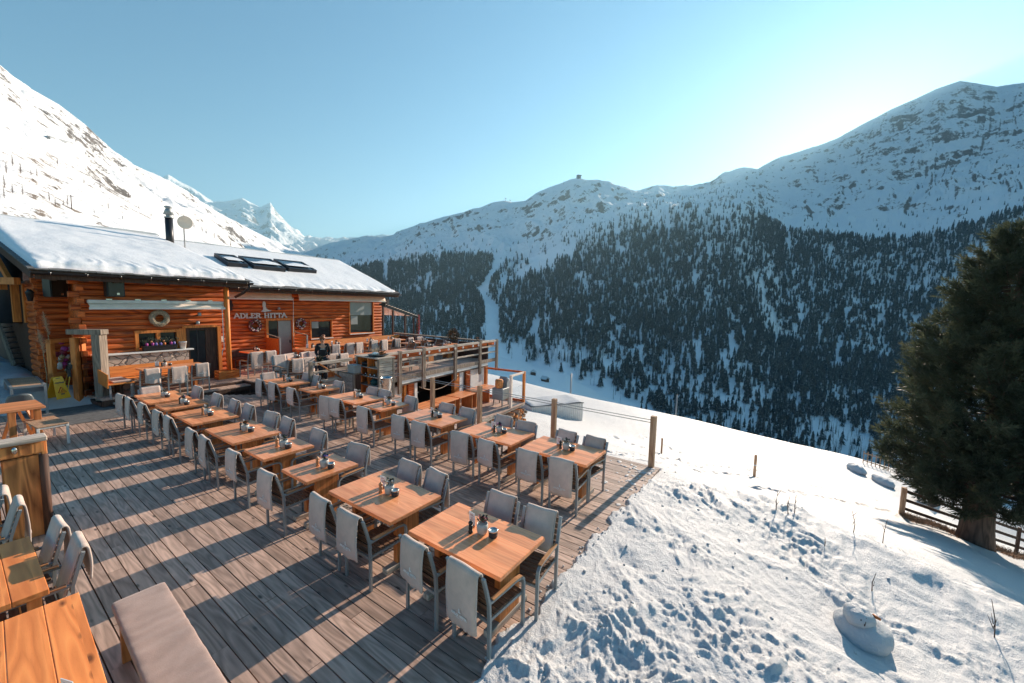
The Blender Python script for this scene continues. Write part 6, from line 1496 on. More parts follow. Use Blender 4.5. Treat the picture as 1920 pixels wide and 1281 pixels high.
def twig(px, py, h, lab, seed, br=3, lean=.1, zplane=None, loc=None):
    rd = random.Random(seed)
    if loc is None: loc = ground_at(px, py)
    mb = MB(); p0 = Vector((0, 0, -.05)); top = Vector((lean*h, rd.uniform(-.1, .1)*h, h)); mb.tube([p0, (p0+top)/2+Vector((rd.uniform(-.03, .03), rd.uniform(-.03, .03), 0)), top], [.007, .006, .003], 5)
    for k in range(br): u = rd.uniform(.25, .8); b = p0+(top-p0)*u; mb.tube([b, b+Vector((rd.uniform(-.2, .25)*h, rd.uniform(-.2, .2)*h, rd.uniform(.15, .35)*h))], [.005, .002], 4)
    return tag(mb.build('bare_twig', M['dark_wood'], None, 0, 1, tuple(loc)), lab, 'twig', 'bare twigs in the snow')
def ground_at(px, py):
    d = ray(px, py); k = 1.2
    while k < 110:
        p = CC+d*k
        if p[2] < gz(p[0], p[1]): break
        k *= 1.01
    return Vector((p[0], p[1], gz(p[0], p[1])))
twig(1635, 1112, .28, 'short bare twig standing just above the snowman', 1, 1, .02); twig(1865, 1200, .46, 'forked bare twig near the right edge of the picture', 2, 3, .22); twig(1545, 1030, .12, 'twig lying on the snow bank ridge', 3, 1, .8)
for i, (x, y) in enumerate(((1455, 962), (1478, 966), (1490, 965))): twig(x, y, .34, 'dry weed stalk with red tips on the snow bank, %s of three' % ORD[i], 10+i, 3, .1)
twig(1655, 1018, .45, 'thin bare stalk standing left of the tree shadow', 21, 1, .05); twig(1600, 1000, .35, 'leaning weed stalk on the smooth snow near the bank ridge', 22, 2, .3)
# stakes, container, poles
for i, (x, y, h, lab) in enumerate(((1414, 895, .92, 'short larch stake alone on the smooth snow slope'), (1240, 851, .85, 'short larch stake beside the end post of the cable railing'))):
    p = ground_at(x, y); mb = MB(); mb.box((0, 0, h/2-.1), (.09, .09, h+.2)); tag(mb.build('wooden_stake', M['post'], None, .008, 1, tuple(p), .3), lab, 'stake')
    if i == 0: o = bpy.data.objects['wooden_stake']; MB().box((0, 0, .5), (.1, .1, .05)).build('band', M['white'], o)
A, B, C_ = ground_at(1092, 790), ground_at(996, 771), ground_at(1110, 784)
u = (B-A); u.z = 0; Lc = u.length; u.normalize(); v = Vector((-u.y, u.x, 0)); v = v if v.dot(Vector((CF[0], CF[1], 0))) > 0 else -v
zc0 = min(A.z, B.z)-.1; hc = CC[2]+ray(1091, 755)[2]*float(np.dot(np.array(A)-CC, CF))-zc0
r_ = thing('storage_container', 'long white corrugated metal container standing in the snow', 'container', (A.x, A.y, zc0), math.atan2(u.y, u.x))
sg = 1 if Vector((-u.y, u.x, 0)).dot(v) > 0 else -1; Dc = 2.2
mb = MB()
def corr(p0, p1, nrm, n):
    p0, p1, nrm = Vector(p0), Vector(p1), Vector(nrm); vs_ = []; fs = []
    for i in range(n*4+1):
        k = (0, 0, 1, 1)[i % 4]; p = p0+(p1-p0)*(i/(n*4))+nrm*(.04*k); vs_ += [tuple(p), (p.x, p.y, hc)]
    fs = [(2*i, 2*i+2, 2*i+3, 2*i+1) for i in range(n*4)]; mb.add(vs_, fs)
corr((0, 0, 0), (Lc, 0, 0), (0, -sg, 0), 26); corr((0, 0, 0), (0, sg*Dc, 0), (-1, 0, 0), 10); corr((Lc, 0, 0), (Lc, sg*Dc, 0), (1, 0, 0), 10); corr((0, sg*Dc, 0), (Lc, sg*Dc, 0), (0, sg, 0), 26)
mb.build('corrugated_walls', M['whitemetal'], r_)
mb = MB(); mb.ext((-.05, min(0, sg*Dc)-.05, hc), (Lc+.05, max(0, sg*Dc)+.05, hc+.05)); mb.build('roof_frame', M['mast'], r_)
P = [[(x, y, hc+.05+.12*min(1, min(x, Lc-x)*6+.1, (y)*6+.1)**.5+.02*math.sin(x*3+y)) for y in np.linspace(0, Dc, 10)] for x in np.linspace(0, Lc, 30)]
P = [[(a, sg*b, c) for a, b, c in row] for row in P]; MB().grid(P).build('snow_cover', M['snow'], r_)
for i, (x, y0, y1) in enumerate(((1070, 735, 700), (1267, 782, 740))):
    dist = 58; p = dp(x, y0, dist); h = (y0-y1)/FPX*dist; mb = MB(); mb.tube([(0, 0, -4), (0, 0, h)], [.14, .10], 8)
    o = tag(mb.build('wooden_pole', M['mast'], None, 0, 1, tuple(p)), 'bare slim pole beyond the snow edge, %s the container' % ('above', 'right of')[i], 'pole', 'slim poles at the snow edge')
    MB().box((0, 0, h-.3), (.5, .08, .08)).build('crossarm', M['mast'], o)
# fences near the tree
def rail_fence(pts, lab, n_r=3, h=1.05, step=None):
    r_ = thing('rail_fence', lab, 'fence', tuple(pts[0]), 0); o = Vector(pts[0])
    for i, p in enumerate(pts): p = Vector(p)-o; MB().box((p.x, p.y, p.z+h/2-.1), (.15 if i == 0 else .1,)*2+(h+.3,)).build('post', M['post'] if i == 0 else M['dark_wood'], r_, .01)
    for a, b in zip(pts[:-1], pts[1:]):
        a, b = Vector(a)-o, Vector(b)-o
        for k in range(n_r): z = .28+k*(h-.35)/(n_r-1); MB().bar(a+Vector((0, 0, z)), b+Vector((0, 0, z)), .05, .11).build('rail', M['dark_wood'], r_)
    return r_
f0 = ground_at(1690, 966); f1 = ground_at(1800, 1003); f2 = ground_at(1905, 1038); f3 = f2+(f2-f1)*1.2
rail_fence([tuple(f0), tuple(f1+(f0-f1)*.0), tuple(f2), tuple(f3)], 'dark three-rail timber fence with a thick larch corner post behind the pine')
def picket(p0, p1, h, lab, gap=.16, m='post'):
    p0, p1 = Vector(p0), Vector(p1); r_ = thing('picket_fence', lab, 'fence', tuple(p0), 0); d = p1-p0; n = int(d.length/gap); mb = MB()
    for i in range(n+1):
        p = d*(i/n); mb.box((p.x, p.y, p.z+h/2-.15), (.07, .03, h+.3), math.atan2(d.y, d.x))
    mb.build('pickets', M[m], r_); mb = MB()
    for z in (.25, h-.2): mb.bar(Vector((0, 0, z)), d+Vector((0, 0, z)), .04, .08)
    mb.build('rails', M[m], r_)
g0, g1, g2 = ground_at(1618, 868), ground_at(1665, 884), ground_at(1700, 902)
picket(g0, g1, 1.15, 'pale picket fence at the top of the slope left of the pine', .28); picket(g1+Vector((.3, -.6, 0)), g2, 1.1, 'picket fence piece half hidden behind the left pine boughs', .28)
h0, h1 = ground_at(1740, 955), ground_at(1990, 985)
picket(h0, h1, 1.2, 'dark picket fence behind the pine trunk', .24, 'dark_wood')
for i, (x, y, sx, sy) in enumerate(((1605, 884, .9, .5), (1655, 908, 1.0, .5))):
    p = ground_at(x, y); r_ = thing('snowy_boulder', 'snow capped boulder on the slope, %s the pine' % ('farther left of', 'just left of')[i], 'boulder', tuple(p), .4)
    lumpy((0, 0, .05), (sx, sy, .42), 4+i, M['rubber'], 'rock', r_); lumpy((-.02, .02, .2), (sx*1.05, sy*1.05, .40), 9+i, M['snow'], 'snow_cap', r_)
# dry grass under the pine
rd = random.Random(44); mb = MB()
for i in range(5200):
    u = rd.random(); a = ground_base = None
    px = 1690+u*240; py = 972+u*78+rd.gauss(0, 9)+8*math.sin(u*17); d = ray(px, py)
    k = (gbase(np.array([21.5+u]), np.array([-4.2-u*4.5]))[0])
    kk = (k-CAMH)/d[2]; p = CC+d*kk; z = float(gbase(np.array([p[0]]), np.array([p[1]]))[0])
    an = rd.uniform(0, 2*PI); L = rd.uniform(.06, .28); t_ = Vector((math.cos(an)*L*.9, math.sin(an)*L*.9, L*rd.uniform(.2, .8))); s = Vector((-math.sin(an), math.cos(an), 0))*.012
    b = Vector((p[0], p[1], z+.02)); mb.add([b-s, b+s, b+t_], [(0, 1, 2)])
tag(mb.build('dry_grass', simple('dry_rust_grass', (.36, .17, .075), .9, 0, .4, 8)), kind='stuff')

# ================================================================= the big stone pine
TB = ground_at(1828, 1020)
tr = thing('stone_pine', 'big dark stone pine with a thick trunk at the right edge of the snow', 'tree', tuple(TB), 0)
TD = float(np.dot(np.array(TB)-CC, CF)); PXM = FPX/TD
HT = 600/PXM*.97; r0 = 21/PXM
mb = MB(); pts = []; rr = []
for i in range(14): u = i/13; pts.append((.12*math.sin(u*5), .10*math.cos(u*4)-.1, -.25+u*HT*.95)); rr.append(r0*(1-u)**.8*1.0+.03+(.22*r0*math.exp(-u*22)))
mb.tube(pts, rr, 18)
v = np.array(mb.v); th = np.arctan2(v[:, 1], v[:, 0]); k = 1+.05*np.sin(th*9+v[:, 2]*1.3)+.04*np.sin(th*17+v[:, 2]*3); mb.v = [tuple(p) for p in np.c_[v[:, 0]*k, v[:, 1]*k, v[:, 2]]]
mb.build('trunk', wood('pine_bark', (.05, .032, .024), (.17, .105, .075), 2, .5, 0, .9, .9, 16), tr)
prof_h = [0.115, .16, .24, .36, .5, .62, .75, .88, .97, 1.0]; prof_r = [.15, .215, .25, .245, .212, .172, .128, .082, .04, .01]
rd = random.Random(77); limbs = MB(); tuftP = []; tuftD = []; tuftS = []
NL = 230
for i in range(NL):
    u = .115+.86*((i+rd.random())/NL)**1.05; R0 = np.interp(u, prof_h, prof_r)*HT*rd.uniform(.72, 1.10); a = i*2.39996+rd.uniform(-.4, .4)
    base = Vector((0, 0, u*HT)); up = rd.uniform(-.10, .12)+.30*u; d = Vector((math.cos(a), math.sin(a), up)).normalized()
    n = 6; pp = [base+d*(R0*j/n)+Vector((0, 0, -.10*R0*math.sin(PI*j/n)+.16*R0*(j/n)**2)) for j in range(n+1)]
    limbs.tube(pp, [max(.008, .055*(1-u*.6)*(1-.85*j/n)) for j in range(n+1)], 5)
    m = max(6, int(R0*14))
    for k in range(m):
        f = rd.uniform(.30, 1.0)**.75; j = min(n-1, int(f*n)); q = pp[j].lerp(pp[j+1], f*n-j); off = Vector((rd.gauss(0, 1), rd.gauss(0, 1), rd.gauss(.35, .7)))*R0*.075*(1.2-.5*f); p = q+off
        dd = (d*.75+off.normalized()*.55+Vector((0, 0, .42))).normalized(); tuftP.append(p); tuftD.append(dd); tuftS.append(rd.uniform(.75, 1.3)*(.85+.15*f))
limbs.build('limbs', M['dark_wood'], tr)
# each tuft: a short twig brush of needle blades
NB = 36; K = len(tuftP); Pn = np.array(tuftP); Dn = np.array(tuftD); Sn = np.array(tuftS)
dd = rng.normal(size=(K, NB, 3)); dd /= np.linalg.norm(dd, axis=2, keepdims=True)
t_ = rng.uniform(0, 1, (K, NB, 1)); L0 = .36*Sn[:, None, None]
start = Pn[:, None]+Dn[:, None]*(t_-.35)*L0*1.2
nd = Dn[:, None]*(.55+.6*t_)+dd*(1.0-.45*t_); nd /= np.linalg.norm(nd, axis=2, keepdims=True)
ln = L0*rng.uniform(.42, .72, (K, NB, 1)); end = start+nd*ln
sd = np.cross(nd, rng.normal(size=(K, NB, 3))); sd /= np.linalg.norm(sd, axis=2, keepdims=True); wd = .014*Sn[:, None, None]
mid = start+nd*ln*.55
V = np.stack([start-sd*wd*.3, mid+sd*wd, end, mid-sd*wd], 2).reshape(-1, 3)
F = np.arange(len(V)).reshape(-1, 4)
def pine_mat():
    t = NT('pine_needles'); co = t.coord(); n = t.noise(co, .9, 3); f = t.noise(co, 7, 3)
    c = t.ramp(t.math('ADD', t.math('MULTIPLY', n, .6), t.math('MULTIPLY', f, .4)), [(.3, (.036, .048, .030)), (.55, (.075, .085, .048)), (.75, (.15, .125, .062))])
    t.color(c); t.setp(Roughness=.55); t.b.inputs['Specular IOR Level'].default_value = .3
    tr_ = t.new('ShaderNodeBsdfTranslucent'); t.l(c, tr_.inputs[0]); mx = t.new('ShaderNodeMixShader'); mx.inputs[0].default_value = .42
    out = t.n['Material Output']; t.l(t.b.outputs[0], mx.inputs[1]); t.l(tr_.outputs[0], mx.inputs[2]); t.l(mx.outputs[0], out.inputs[0]); return t.m
me = npmesh('crown', V, F, pine_mat(), False); put('crown', me, tr)
for i in range(22):
    j = rd.randrange(K); p = tuftP[j]; MB().ell((p.x, p.y, p.z+.1), (.08, .08, .035), 7, 4, .2).build('snow_clump', M['snow'], tr)
r_ = bush('dark_shrub', 'dark round shrub at the foot of the fence left of the pine trunk', 'shrub', tuple(ground_at(1735, 945)), .6, 900, ((M['leaf'], 1.0, 'leaves'),), 6, leaf=.09)
# ================================================================= mountains, valley and forest
def curve(pts):
    p = np.array(pts, float); return lambda x: np.interp(x, p[:, 0], p[:, 1])
def sheet(name, x0, x1, n, lines, rows, amp, fr, m, seed=0, rid=.5, kind='structure', gull=0.0):
    """terrain lofted through profile lines, each line = (height profile, depth profile) across the view; rows between lines"""
    xs = np.linspace(x0, x1, n); L = []
    for py, dep in lines:
        y, d = py(xs), dep(xs)
        rayv = CF[None]+CR[None]*((xs-960)/FPX)[:, None]-CU[None]*((y-640.5)/FPX)[:, None]
        L.append(CC[None]+rayv*d[:, None])
    parts = []; lev = []
    for j in range(len(L)-1):
        u = np.linspace(0, 1, rows[j]+1)[(0 if j == 0 else 1):]
        parts.append(L[j][:, None]*(1-u)[None, :, None]+L[j+1][:, None]*u[None, :, None]); lev.append(j+u)
    P = np.concatenate(parts, 1); lev = np.concatenate(lev)
    Q = P.copy()
    for it in range(2):                                             # soften the folds along the profile lines, keep the outer lines
        for j in range(1, P.shape[1]-1):
            if abs(lev[j]-round(lev[j])) < .30 and round(lev[j]) not in (len(L)-2,): Q[:, j] = .25*P[:, j-1]+.5*P[:, j]+.25*P[:, j+1]
        P = Q.copy()
    X, Y = P[..., 0], P[..., 1]; top = len(L)-2
    a = amp(lev)[None, :] if callable(amp) else amp
    nz = (1-rid)*fbm(X*fr+seed, Y*fr-seed, 7)+rid*(fbm(X*fr*.8+seed+3, Y*fr*.8, 7, True)-.3)
    if gull:                                                        # gullies running down the fall line
        col = np.repeat(xs[:, None], P.shape[1], 1); nz = nz+gull*fbm(col*.022+seed+.6*perlin(col*.01, lev[None]*2.0), lev[None]*.8+0*col, 5, True)
    P[..., 2] += a*nz
    me = npmesh(name, P.reshape(-1, 3), gridF(P.shape[0], P.shape[1])[:, ::-1], m)
    o = put(name, me); tag(o, kind=kind); return o, P, xs, lev
K_ = lambda c: (lambda x: np.full_like(np.asarray(x, float), c))
MT_near = mountain('hill_snow_rock', 0, 0, .026, .70, .96, .915, ((.07, .058, .05), (.22, .175, .14)), .50)
MT_left = mountain('left_mountain_rock', 0, 0, .012, .60, .93, .95, ((.06, .054, .050), (.17, .145, .128)), .50)
MT_far = mountain('far_mountain_rock', 0, 0, .0016, .50, .90, .92)
MT_mid = mountain('massif_rock', 0, 0, .006, .60, .93, .915, speck=.50)
MT_right = mountain('right_mountain_rock', 0, 0, .0075, .62, .93, .905, speck=.50)
# near hill behind the chalets
crestN = curve([(-900, -60), (-300, 120), (0, 236), (60, 268), (110, 300), (190, 345), (240, 372), (290, 394), (340, 418), (430, 462), (520, 505), (620, 540), (700, 560)])
depN = curve([(-900, 110), (0, 190), (240, 230), (430, 300), (620, 420), (700, 480)])
oN, PN, xN, lN = sheet('near_hill', -900, 700, 420, [(lambda x: crestN(x)*0+np.interp(x, [-900, 0, 700], [700, 640, 610]), curve([(-900, 34), (0, 40), (300, 46), (700, 70)])), (lambda x: crestN(x)*.42+.58*600, lambda x: depN(x)*.45), (crestN, depN), (lambda x: crestN(x)+60, lambda x: depN(x)*1.5)], (60, 90, 20),
    lambda l: np.interp(l, [0, .3, 1.6, 2, 3], [.2, 1.6, 4.5, 1.6, 3]), .03, MT_near, 3)
# left mountain
ridL = curve([(-1000, -420), (-400, -90), (-100, 70), (0, 122), (45, 158), (110, 195), (160, 235), (210, 283), (250, 310), (300, 332), (360, 368), (410, 400), (470, 430), (540, 466), (600, 485), (650, 497), (720, 530), (760, 560)])
depL = curve([(-1000, 420), (0, 640), (160, 760), (300, 950), (410, 1150), (540, 1600), (650, 2200), (760, 2600)])
oL, PL, xL, lL = sheet('left_mountain', -1000, 760, 560, [(lambda x: np.maximum(crestN(np.minimum(x, 700))+45, ridL(x)+60), lambda x: depL(x)*.42), (lambda x: .5*ridL(x)+.5*np.maximum(crestN(np.minimum(x, 700))+30, ridL(x)+50), lambda x: depL(x)*.66), (ridL, depL), (lambda x: ridL(x)+60, lambda x: depL(x)*1.4)], (50, 80, 16),
    lambda l: np.interp(l, [0, 1, 1.75, 2, 3], [10, 42, 34, 6, 20]), .0075, MT_left, 11, .65)
# far white peaks
ridF = curve([(-100, 330), (250, 340), (300, 335), (315, 327), (335, 340), (360, 352), (400, 378), (422, 378), (455, 372), (470, 380), (488, 389), (507, 380), (518, 396), (545, 424), (570, 444), (600, 446), (640, 449), (700, 444), (760, 440), (850, 470), (1000, 480)])
oF, PF_, xF, lF = sheet('far_peaks', 200, 1000, 420, [(K_(545), K_(3600)), (lambda x: ridF(x)*.55+.45*535, K_(5600)), (ridF, K_(7600)), (lambda x: ridF(x)+70, K_(9800))], (40, 80, 14), lambda l: np.interp(l, [0, 1, 1.8, 2, 3], [60, 250, 210, 12, 120]), .0018, MT_far, 21, .85)
# treeline of the shaded slope
tl = curve([(500, 545), (600, 520), (690, 500), (800, 482), (900, 480), (960, 492), (1010, 480), (1060, 452), (1120, 422), (1200, 398), (1300, 386), (1380, 386), (1420, 402), (1470, 432), (1560, 444), (1700, 450), (1800, 424), (1920, 392), (2300, 340), (2900, 300)])
dtl = curve([(500, 1350), (690, 1250), (960, 1080), (1200, 1080), (1380, 1040), (1470, 1100), (1700, 1020), (1920, 900), (2900, 800)])
# middle massif
ridM = curve([(480, 500), (560, 478), (620, 455), (650, 450), (690, 443), (705, 446), (740, 440), (790, 420), (830, 408), (850, 403), (870, 398), (900, 390), (925, 380), (945, 377), (960, 380), (985, 377), (1005, 363), (1030, 352), (1050, 345), (1070, 336), (1085, 334), (1100, 338), (1122, 338), (1150, 349), (1180, 357), (1230, 368), (1300, 380), (1400, 400), (1500, 430)])
depM = curve([(480, 3600), (650, 3000), (850, 2300), (1085, 2000), (1300, 1900), (1500, 1900)])
oM, PM, xM, lM = sheet('middle_massif', 480, 1500, 620, [(lambda x: tl(x)+12, lambda x: dtl(x)*1.0+20), (lambda x: .5*tl(x)+.5*ridM(x)+6, lambda x: .5*dtl(x)+.5*depM(x)), (ridM, depM), (lambda x: ridM(x)+80, lambda x: depM(x)*1.3)], (60, 70, 14), lambda l: np.interp(l, [0, .5, 1.7, 2, 3], [8, 55, 60, 6, 30]), .0045, MT_mid, 31, .7, gull=.25)
# ridge behind, between the massif and the right mountain
ridB = curve([(1050, 400), (1150, 372), (1200, 358), (1225, 352), (1240, 351), (1262, 354), (1300, 352), (1330, 342), (1360, 325), (1382, 316), (1396, 314), (1420, 318), (1437, 308), (1470, 292), (1500, 284), (1530, 275), (1565, 262), (1610, 238), (1660, 212), (1720, 184), (1760, 166), (1800, 153), (1830, 157), (1870, 164), (1920, 156), (2000, 150), (2200, 165), (2500, 140), (3000, 200)])
depB = curve([(1050, 3400), (1240, 3000), (1400, 2500), (1565, 2350), (1800, 2150), (2000, 2000), (3000, 1700)])
oR, PR, xR, lR = sheet('right_mountain', 1050, 3000, 900, [(lambda x: tl(x)+10, lambda x: dtl(x)+15), (lambda x: .55*tl(x)+.45*ridB(x)+4, lambda x: .55*dtl(x)+.45*depB(x)), (ridB, depB), (lambda x: ridB(x)+90, lambda x: depB(x)*1.35)], (70, 110, 16), lambda l: np.interp(l, [0, .5, 1.7, 2, 3], [6, 50, 60, 7, 30]), .0048, MT_right, 41, .7, gull=.35)
# the forested slope with the valley floor at its foot
bot = curve([(500, 700), (700, 700), (900, 722), (1000, 742), (1110, 768), (1300, 812), (1460, 850), (1650, 905), (1920, 985), (2400, 1100), (2900, 1200)])
edge = curve([(500, 668), (700, 640), (800, 640), (930, 668), (1000, 690), (1060, 702), (1120, 738), (1230, 792), (1300, 806), (1460, 846), (1650, 900), (1920, 960), (2400, 1060), (2900, 1150)])
dbo = curve([(500, 300), (900, 230), (1110, 200), (1300, 190), (1650, 170), (2900, 150)]); ded = curve([(500, 560), (800, 560), (1000, 500), (1120, 430), (1300, 400), (1650, 380), (2900, 330)])
FS, PFo, xFo, lFo = sheet('forest_slope', 500, 2900, 760, [(bot, dbo), (edge, ded), (lambda x: .5*edge(x)+.5*tl(x), lambda x: ded(x)+(dtl(x)-ded(x))*.52), (tl, dtl), (lambda x: tl(x)+25, lambda x: dtl(x)*1.12)], (30, 60, 60, 10), lambda l: np.interp(l, [0, 1, 1.5, 3, 4], [1, 3, 10, 9, 10]), .010, snow('slope_snow', .5, .25, (.84, .84, .84)), 51, .4, gull=.35)

# ---- trees of the forest
def conifer(seed, tiers, rad, spiky, seg=11):
    rd = random.Random(seed); V = []; F = []; T = []
    for i in range(tiers):
        z0 = .06+.86*i/tiers; z1 = min(1.0, z0+1.9/tiers); r = rad*(1-z0)**.8*rd.uniform(.8, 1.15)+.012; b = len(V); cx, cy_ = rd.uniform(-.02, .02), rd.uniform(-.02, .02)
        V.append((cx, cy_, z1))
        for k in range(seg):
            a = 2*PI*(k+rd.uniform(-.3, .3))/seg; q = r*(1.15 if k % 2 else spiky)*rd.uniform(.75, 1.2); V.append((cx+q*math.cos(a), cy_+q*math.sin(a), z0-.035*rd.random()+(0 if k % 2 else .05)))
        for k in range(seg): F.append((b, b+1+k, b+1+(k+1) % seg)); T.append(rd.random())
    b = len(V); 
    for z in (-.08, .35):
        for k in range(3): V.append((.013*math.cos(k*2.1), .013*math.sin(k*2.1), z))
    for k in range(3): k2 = (k+1) % 3; F += [(b+k, b+k2, b+3+k2), (b+k, b+3+k2, b+3+k)]; T += [.0, .0]
    return np.array(V), np.array(F), np.array(T)
def larch(seed):
    rd = random.Random(seed); V = []; F = []; T = []
    for k in range(4): a = 2*PI*k/4; V.append((.016*math.cos(a), .016*math.sin(a), -.08))
    V.append((rd.uniform(-.02, .02), rd.uniform(-.02, .02), 1.0))
    for k in range(4): F.append((k, (k+1) % 4, 4)); T.append(1.0)
    for i in range(34):
        z = rd.uniform(.28, .97); L = (.15*(1-z)+.025)*rd.uniform(.7, 1.4); a = rd.uniform(0, 2*PI); b = len(V); w_ = .011
        V += [(-math.sin(a)*w_, math.cos(a)*w_, z), (math.sin(a)*w_, -math.cos(a)*w_, z), (math.cos(a)*L, math.sin(a)*L, z+rd.uniform(-.01, .05))]; F.append((b, b+1, b+2)); T.append(rd.uniform(.6, 1))
    return np.array(V), np.array(F), np.array(T)
PROT = [conifer(i, 8, .155+.025*(i % 3), .5) for i in range(6)]+[larch(20+i) for i in range(3)]
def tree_mat():
    t = NT('forest_trees'); at = t.new('ShaderNodeAttribute', attribute_name='tone'); co = t.coord(); n = t.noise(co, .9, 3, .7); n2 = t.noise(co, .03, 2)
    c = t.ramp(t.math('ADD', t.math('MULTIPLY', at.outputs['Fac'], .6), t.math('MULTIPLY', n2, .4)), [(.1, (.014, .024, .024)), (.55, (.036, .048, .045)), (.9, (.085, .072, .060))])
    g = t.new('ShaderNodeNewGeometry'); sx = t.new('ShaderNodeSeparateXYZ'); t.l(g.outputs['Normal'], sx.inputs[0])
    k = t.math('ADD', n, t.math('MULTIPLY', sx.outputs[2], .10)); f = t.ramp(k, [(.60, (0, 0, 0)), (.68, (1, 1, 1))])
    t.color(t.mix(t.math('MULTIPLY', f, .85), c, (.80, .82, .84))); t.setp(Roughness=.9); t.b.inputs['Specular IOR Level'].default_value = .1; return t.m
TREE = tree_mat()
piste = curve([(470, 942), (500, 932), (530, 914), (550, 902), (575, 922), (610, 922), (650, 926), (690, 938)]); pistw = curve([(470, 9), (530, 8), (550, 8), (575, 12), (620, 13), (690, 20)])
def forest(P, xs, lev, l0, l1, count, dens, seed):
    r = np.random.default_rng(seed); a = np.linalg.norm(np.cross(P[1:, :-1]-P[:-1, :-1], P[:-1, 1:]-P[:-1, :-1]), axis=-1)
    ok = (lev[:-1] >= l0) & (lev[:-1] < l1); inx = (xs[:-1] > 640) & (xs[:-1] < 2060); wgt = a*ok[None]*inx[:, None]; wgt = wgt.ravel()/wgt.sum()
    idx = r.choice(len(wgt), count*6, p=wgt); i, j = np.unravel_index(idx, a.shape); u, v = r.random((2, len(i)))
    p = (P[i, j]*((1-u)*(1-v))[:, None]+P[i+1, j]*(u*(1-v))[:, None]+P[i, j+1]*((1-u)*v)[:, None]+P[i+1, j+1]*(u*v)[:, None])
    d = p-CC; dz = d @ CF; px = 960+FPX*(d @ CR)/dz; py = 640.5-FPX*(d @ CU)/dz
    k = dens(px, py, p, r) > r.random(len(px)); p, px, py = p[k][:count], px[k][:count], py[k][:count]; return p, px, py
def dens1(px, py, p, r):
    ch = .55*fbm(px*.030+5, py*.0065+.35*perlin(px*.02, py*.02), 4)+.75*fbm(px*.085+15, py*.016+.3*perlin(px*.04, py*.03), 3); blo = fbm(px*.011, py*.014, 3)
    cl = fbm(px*.09, py*.05, 3); dn = np.clip(.80-2.1*np.clip(ch-.06, 0, 1)-.6*np.clip(blo-.15, 0, 1)+.35*cl, .03, 1)
    on = np.abs(px-piste(py)) < pistw(py)*(1+.25*perlin(px*.1, py*.08)); dn = np.where(on & (px < 1000), 0, dn)
    up = sstep(0, 60, py-tl(px)); sp_ = (px > 985) & (px < 1420); dn = np.where(sp_, dn*(.25+.75*up), dn)
    pat = (np.abs((py-505)+(px-985)*.48) < 16) & (px > 965) & (px < 1080); dn = np.where(pat, dn*.12, dn)
    dn = np.where((px > 925) & (px < 1300) & (py > edge(px)-16*(1+perlin(px*.03, py*.03))), dn*.15, dn)
    band = np.abs(px-(960+(690-py)*.55)) < 6; dn = np.where(band & (py > 600) & (py < 690), 0, dn)
    return dn
p1, px1, py1 = forest(PFo, xFo, lFo, 1.0, 3.0, 36000, dens1, 1)
def dens2(px, py, p, r):
    lo = sstep(60, 0, tl(px)-py); return np.clip(.03+.8*lo*(.3+1.2*np.clip(fbm(px*.02, py*.02, 3)+.1, 0, 1))+.35*sstep(1620, 1850, px)*sstep(130, 20, tl(px)-py), 0, 1)
p2, px2, py2 = forest(PR, xR, lR, 0.0, 1.0, 900, dens2, 2)
p3, px3, py3 = forest(PM, xM, lM, 0.0, .6, 420, lambda px, py, p, r: np.clip(.6*sstep(45, 0, tl(px)-py), 0, 1)*(px < 1250), 3)
PT = np.concatenate([p1, p2, p3]); NTR = len(PT)
dist = np.linalg.norm(PT-CC, axis=1); r = np.random.default_rng(6)
typ = np.where(r.random(NTR) < np.clip(.22+.5*sstep(.0, .5, perlin(PT[:, 0]*.006, PT[:, 1]*.006))+.35*sstep(900, 550, np.linalg.norm(PT-CC, axis=1)), 0, 1)*.85, 6+r.integers(0, 3, NTR), r.integers(0, 6, NTR))
hgt = 6+13.5*r.random(NTR)**1.25*np.where(np.arange(NTR) >= len(p1), .62, 1)*np.where(typ >= 6, .95, 1); rot = r.uniform(0, 2*PI, NTR)
order = np.argsort(-(hgt/dist)); vis = order[(dist[order] < 2000)]
infr = np.concatenate([px1, px2, px3]); inpy = np.concatenate([py1, py2, py3])
cand = [i for i in vis if 700 < infr[i] < 1640 and inpy[i] < bot(infr[i])-4][:300]; single = set(cand)
Vs, Fs, Ts = [], [], []; off = 0
for i in range(NTR):
    if i in single: continue
    v, f, t = PROT[typ[i]]; c, s = math.cos(rot[i]), math.sin(rot[i]); h = hgt[i]; wv = h*r.uniform(.85, 1.2)
    q = np.c_[(v[:, 0]*c-v[:, 1]*s)*wv, (v[:, 0]*s+v[:, 1]*c)*wv, v[:, 2]*h]+PT[i]; Vs.append(q); Fs.append(f+off); off += len(v)
    Ts.append(t*.35+(.6 if typ[i] >= 6 else .0)*r.uniform(.5, 1)+r.uniform(0, .4))
me = npmesh('forest', np.concatenate(Vs), np.concatenate(Fs), TREE, False); at = me.attributes.new('tone', 'FLOAT', 'FACE'); at.data.foreach_set('value', np.concatenate(Ts).astype(np.float32))
tag(put('forest', me), kind='stuff')
tme = []
for k, (v, f, t) in enumerate(PROT):
    m = npmesh('forest_conifer', v*14, f, TREE, False); a = m.attributes.new('tone', 'FLOAT', 'FACE'); a.data.foreach_set('value', (t*.45+(.5 if k >= 6 else .1)).astype(np.float32)); tme.append(m)
for i in cand:
    o = put('forest_conifer', tme[typ[i]], None, tuple(PT[i]), rot[i]); o.scale = (hgt[i]/14,)*3
    tag(o, 'dark snow-dusted conifer among the nearest trees at the foot of the shaded forest', 'tree', 'nearest conifers of the shaded forest')
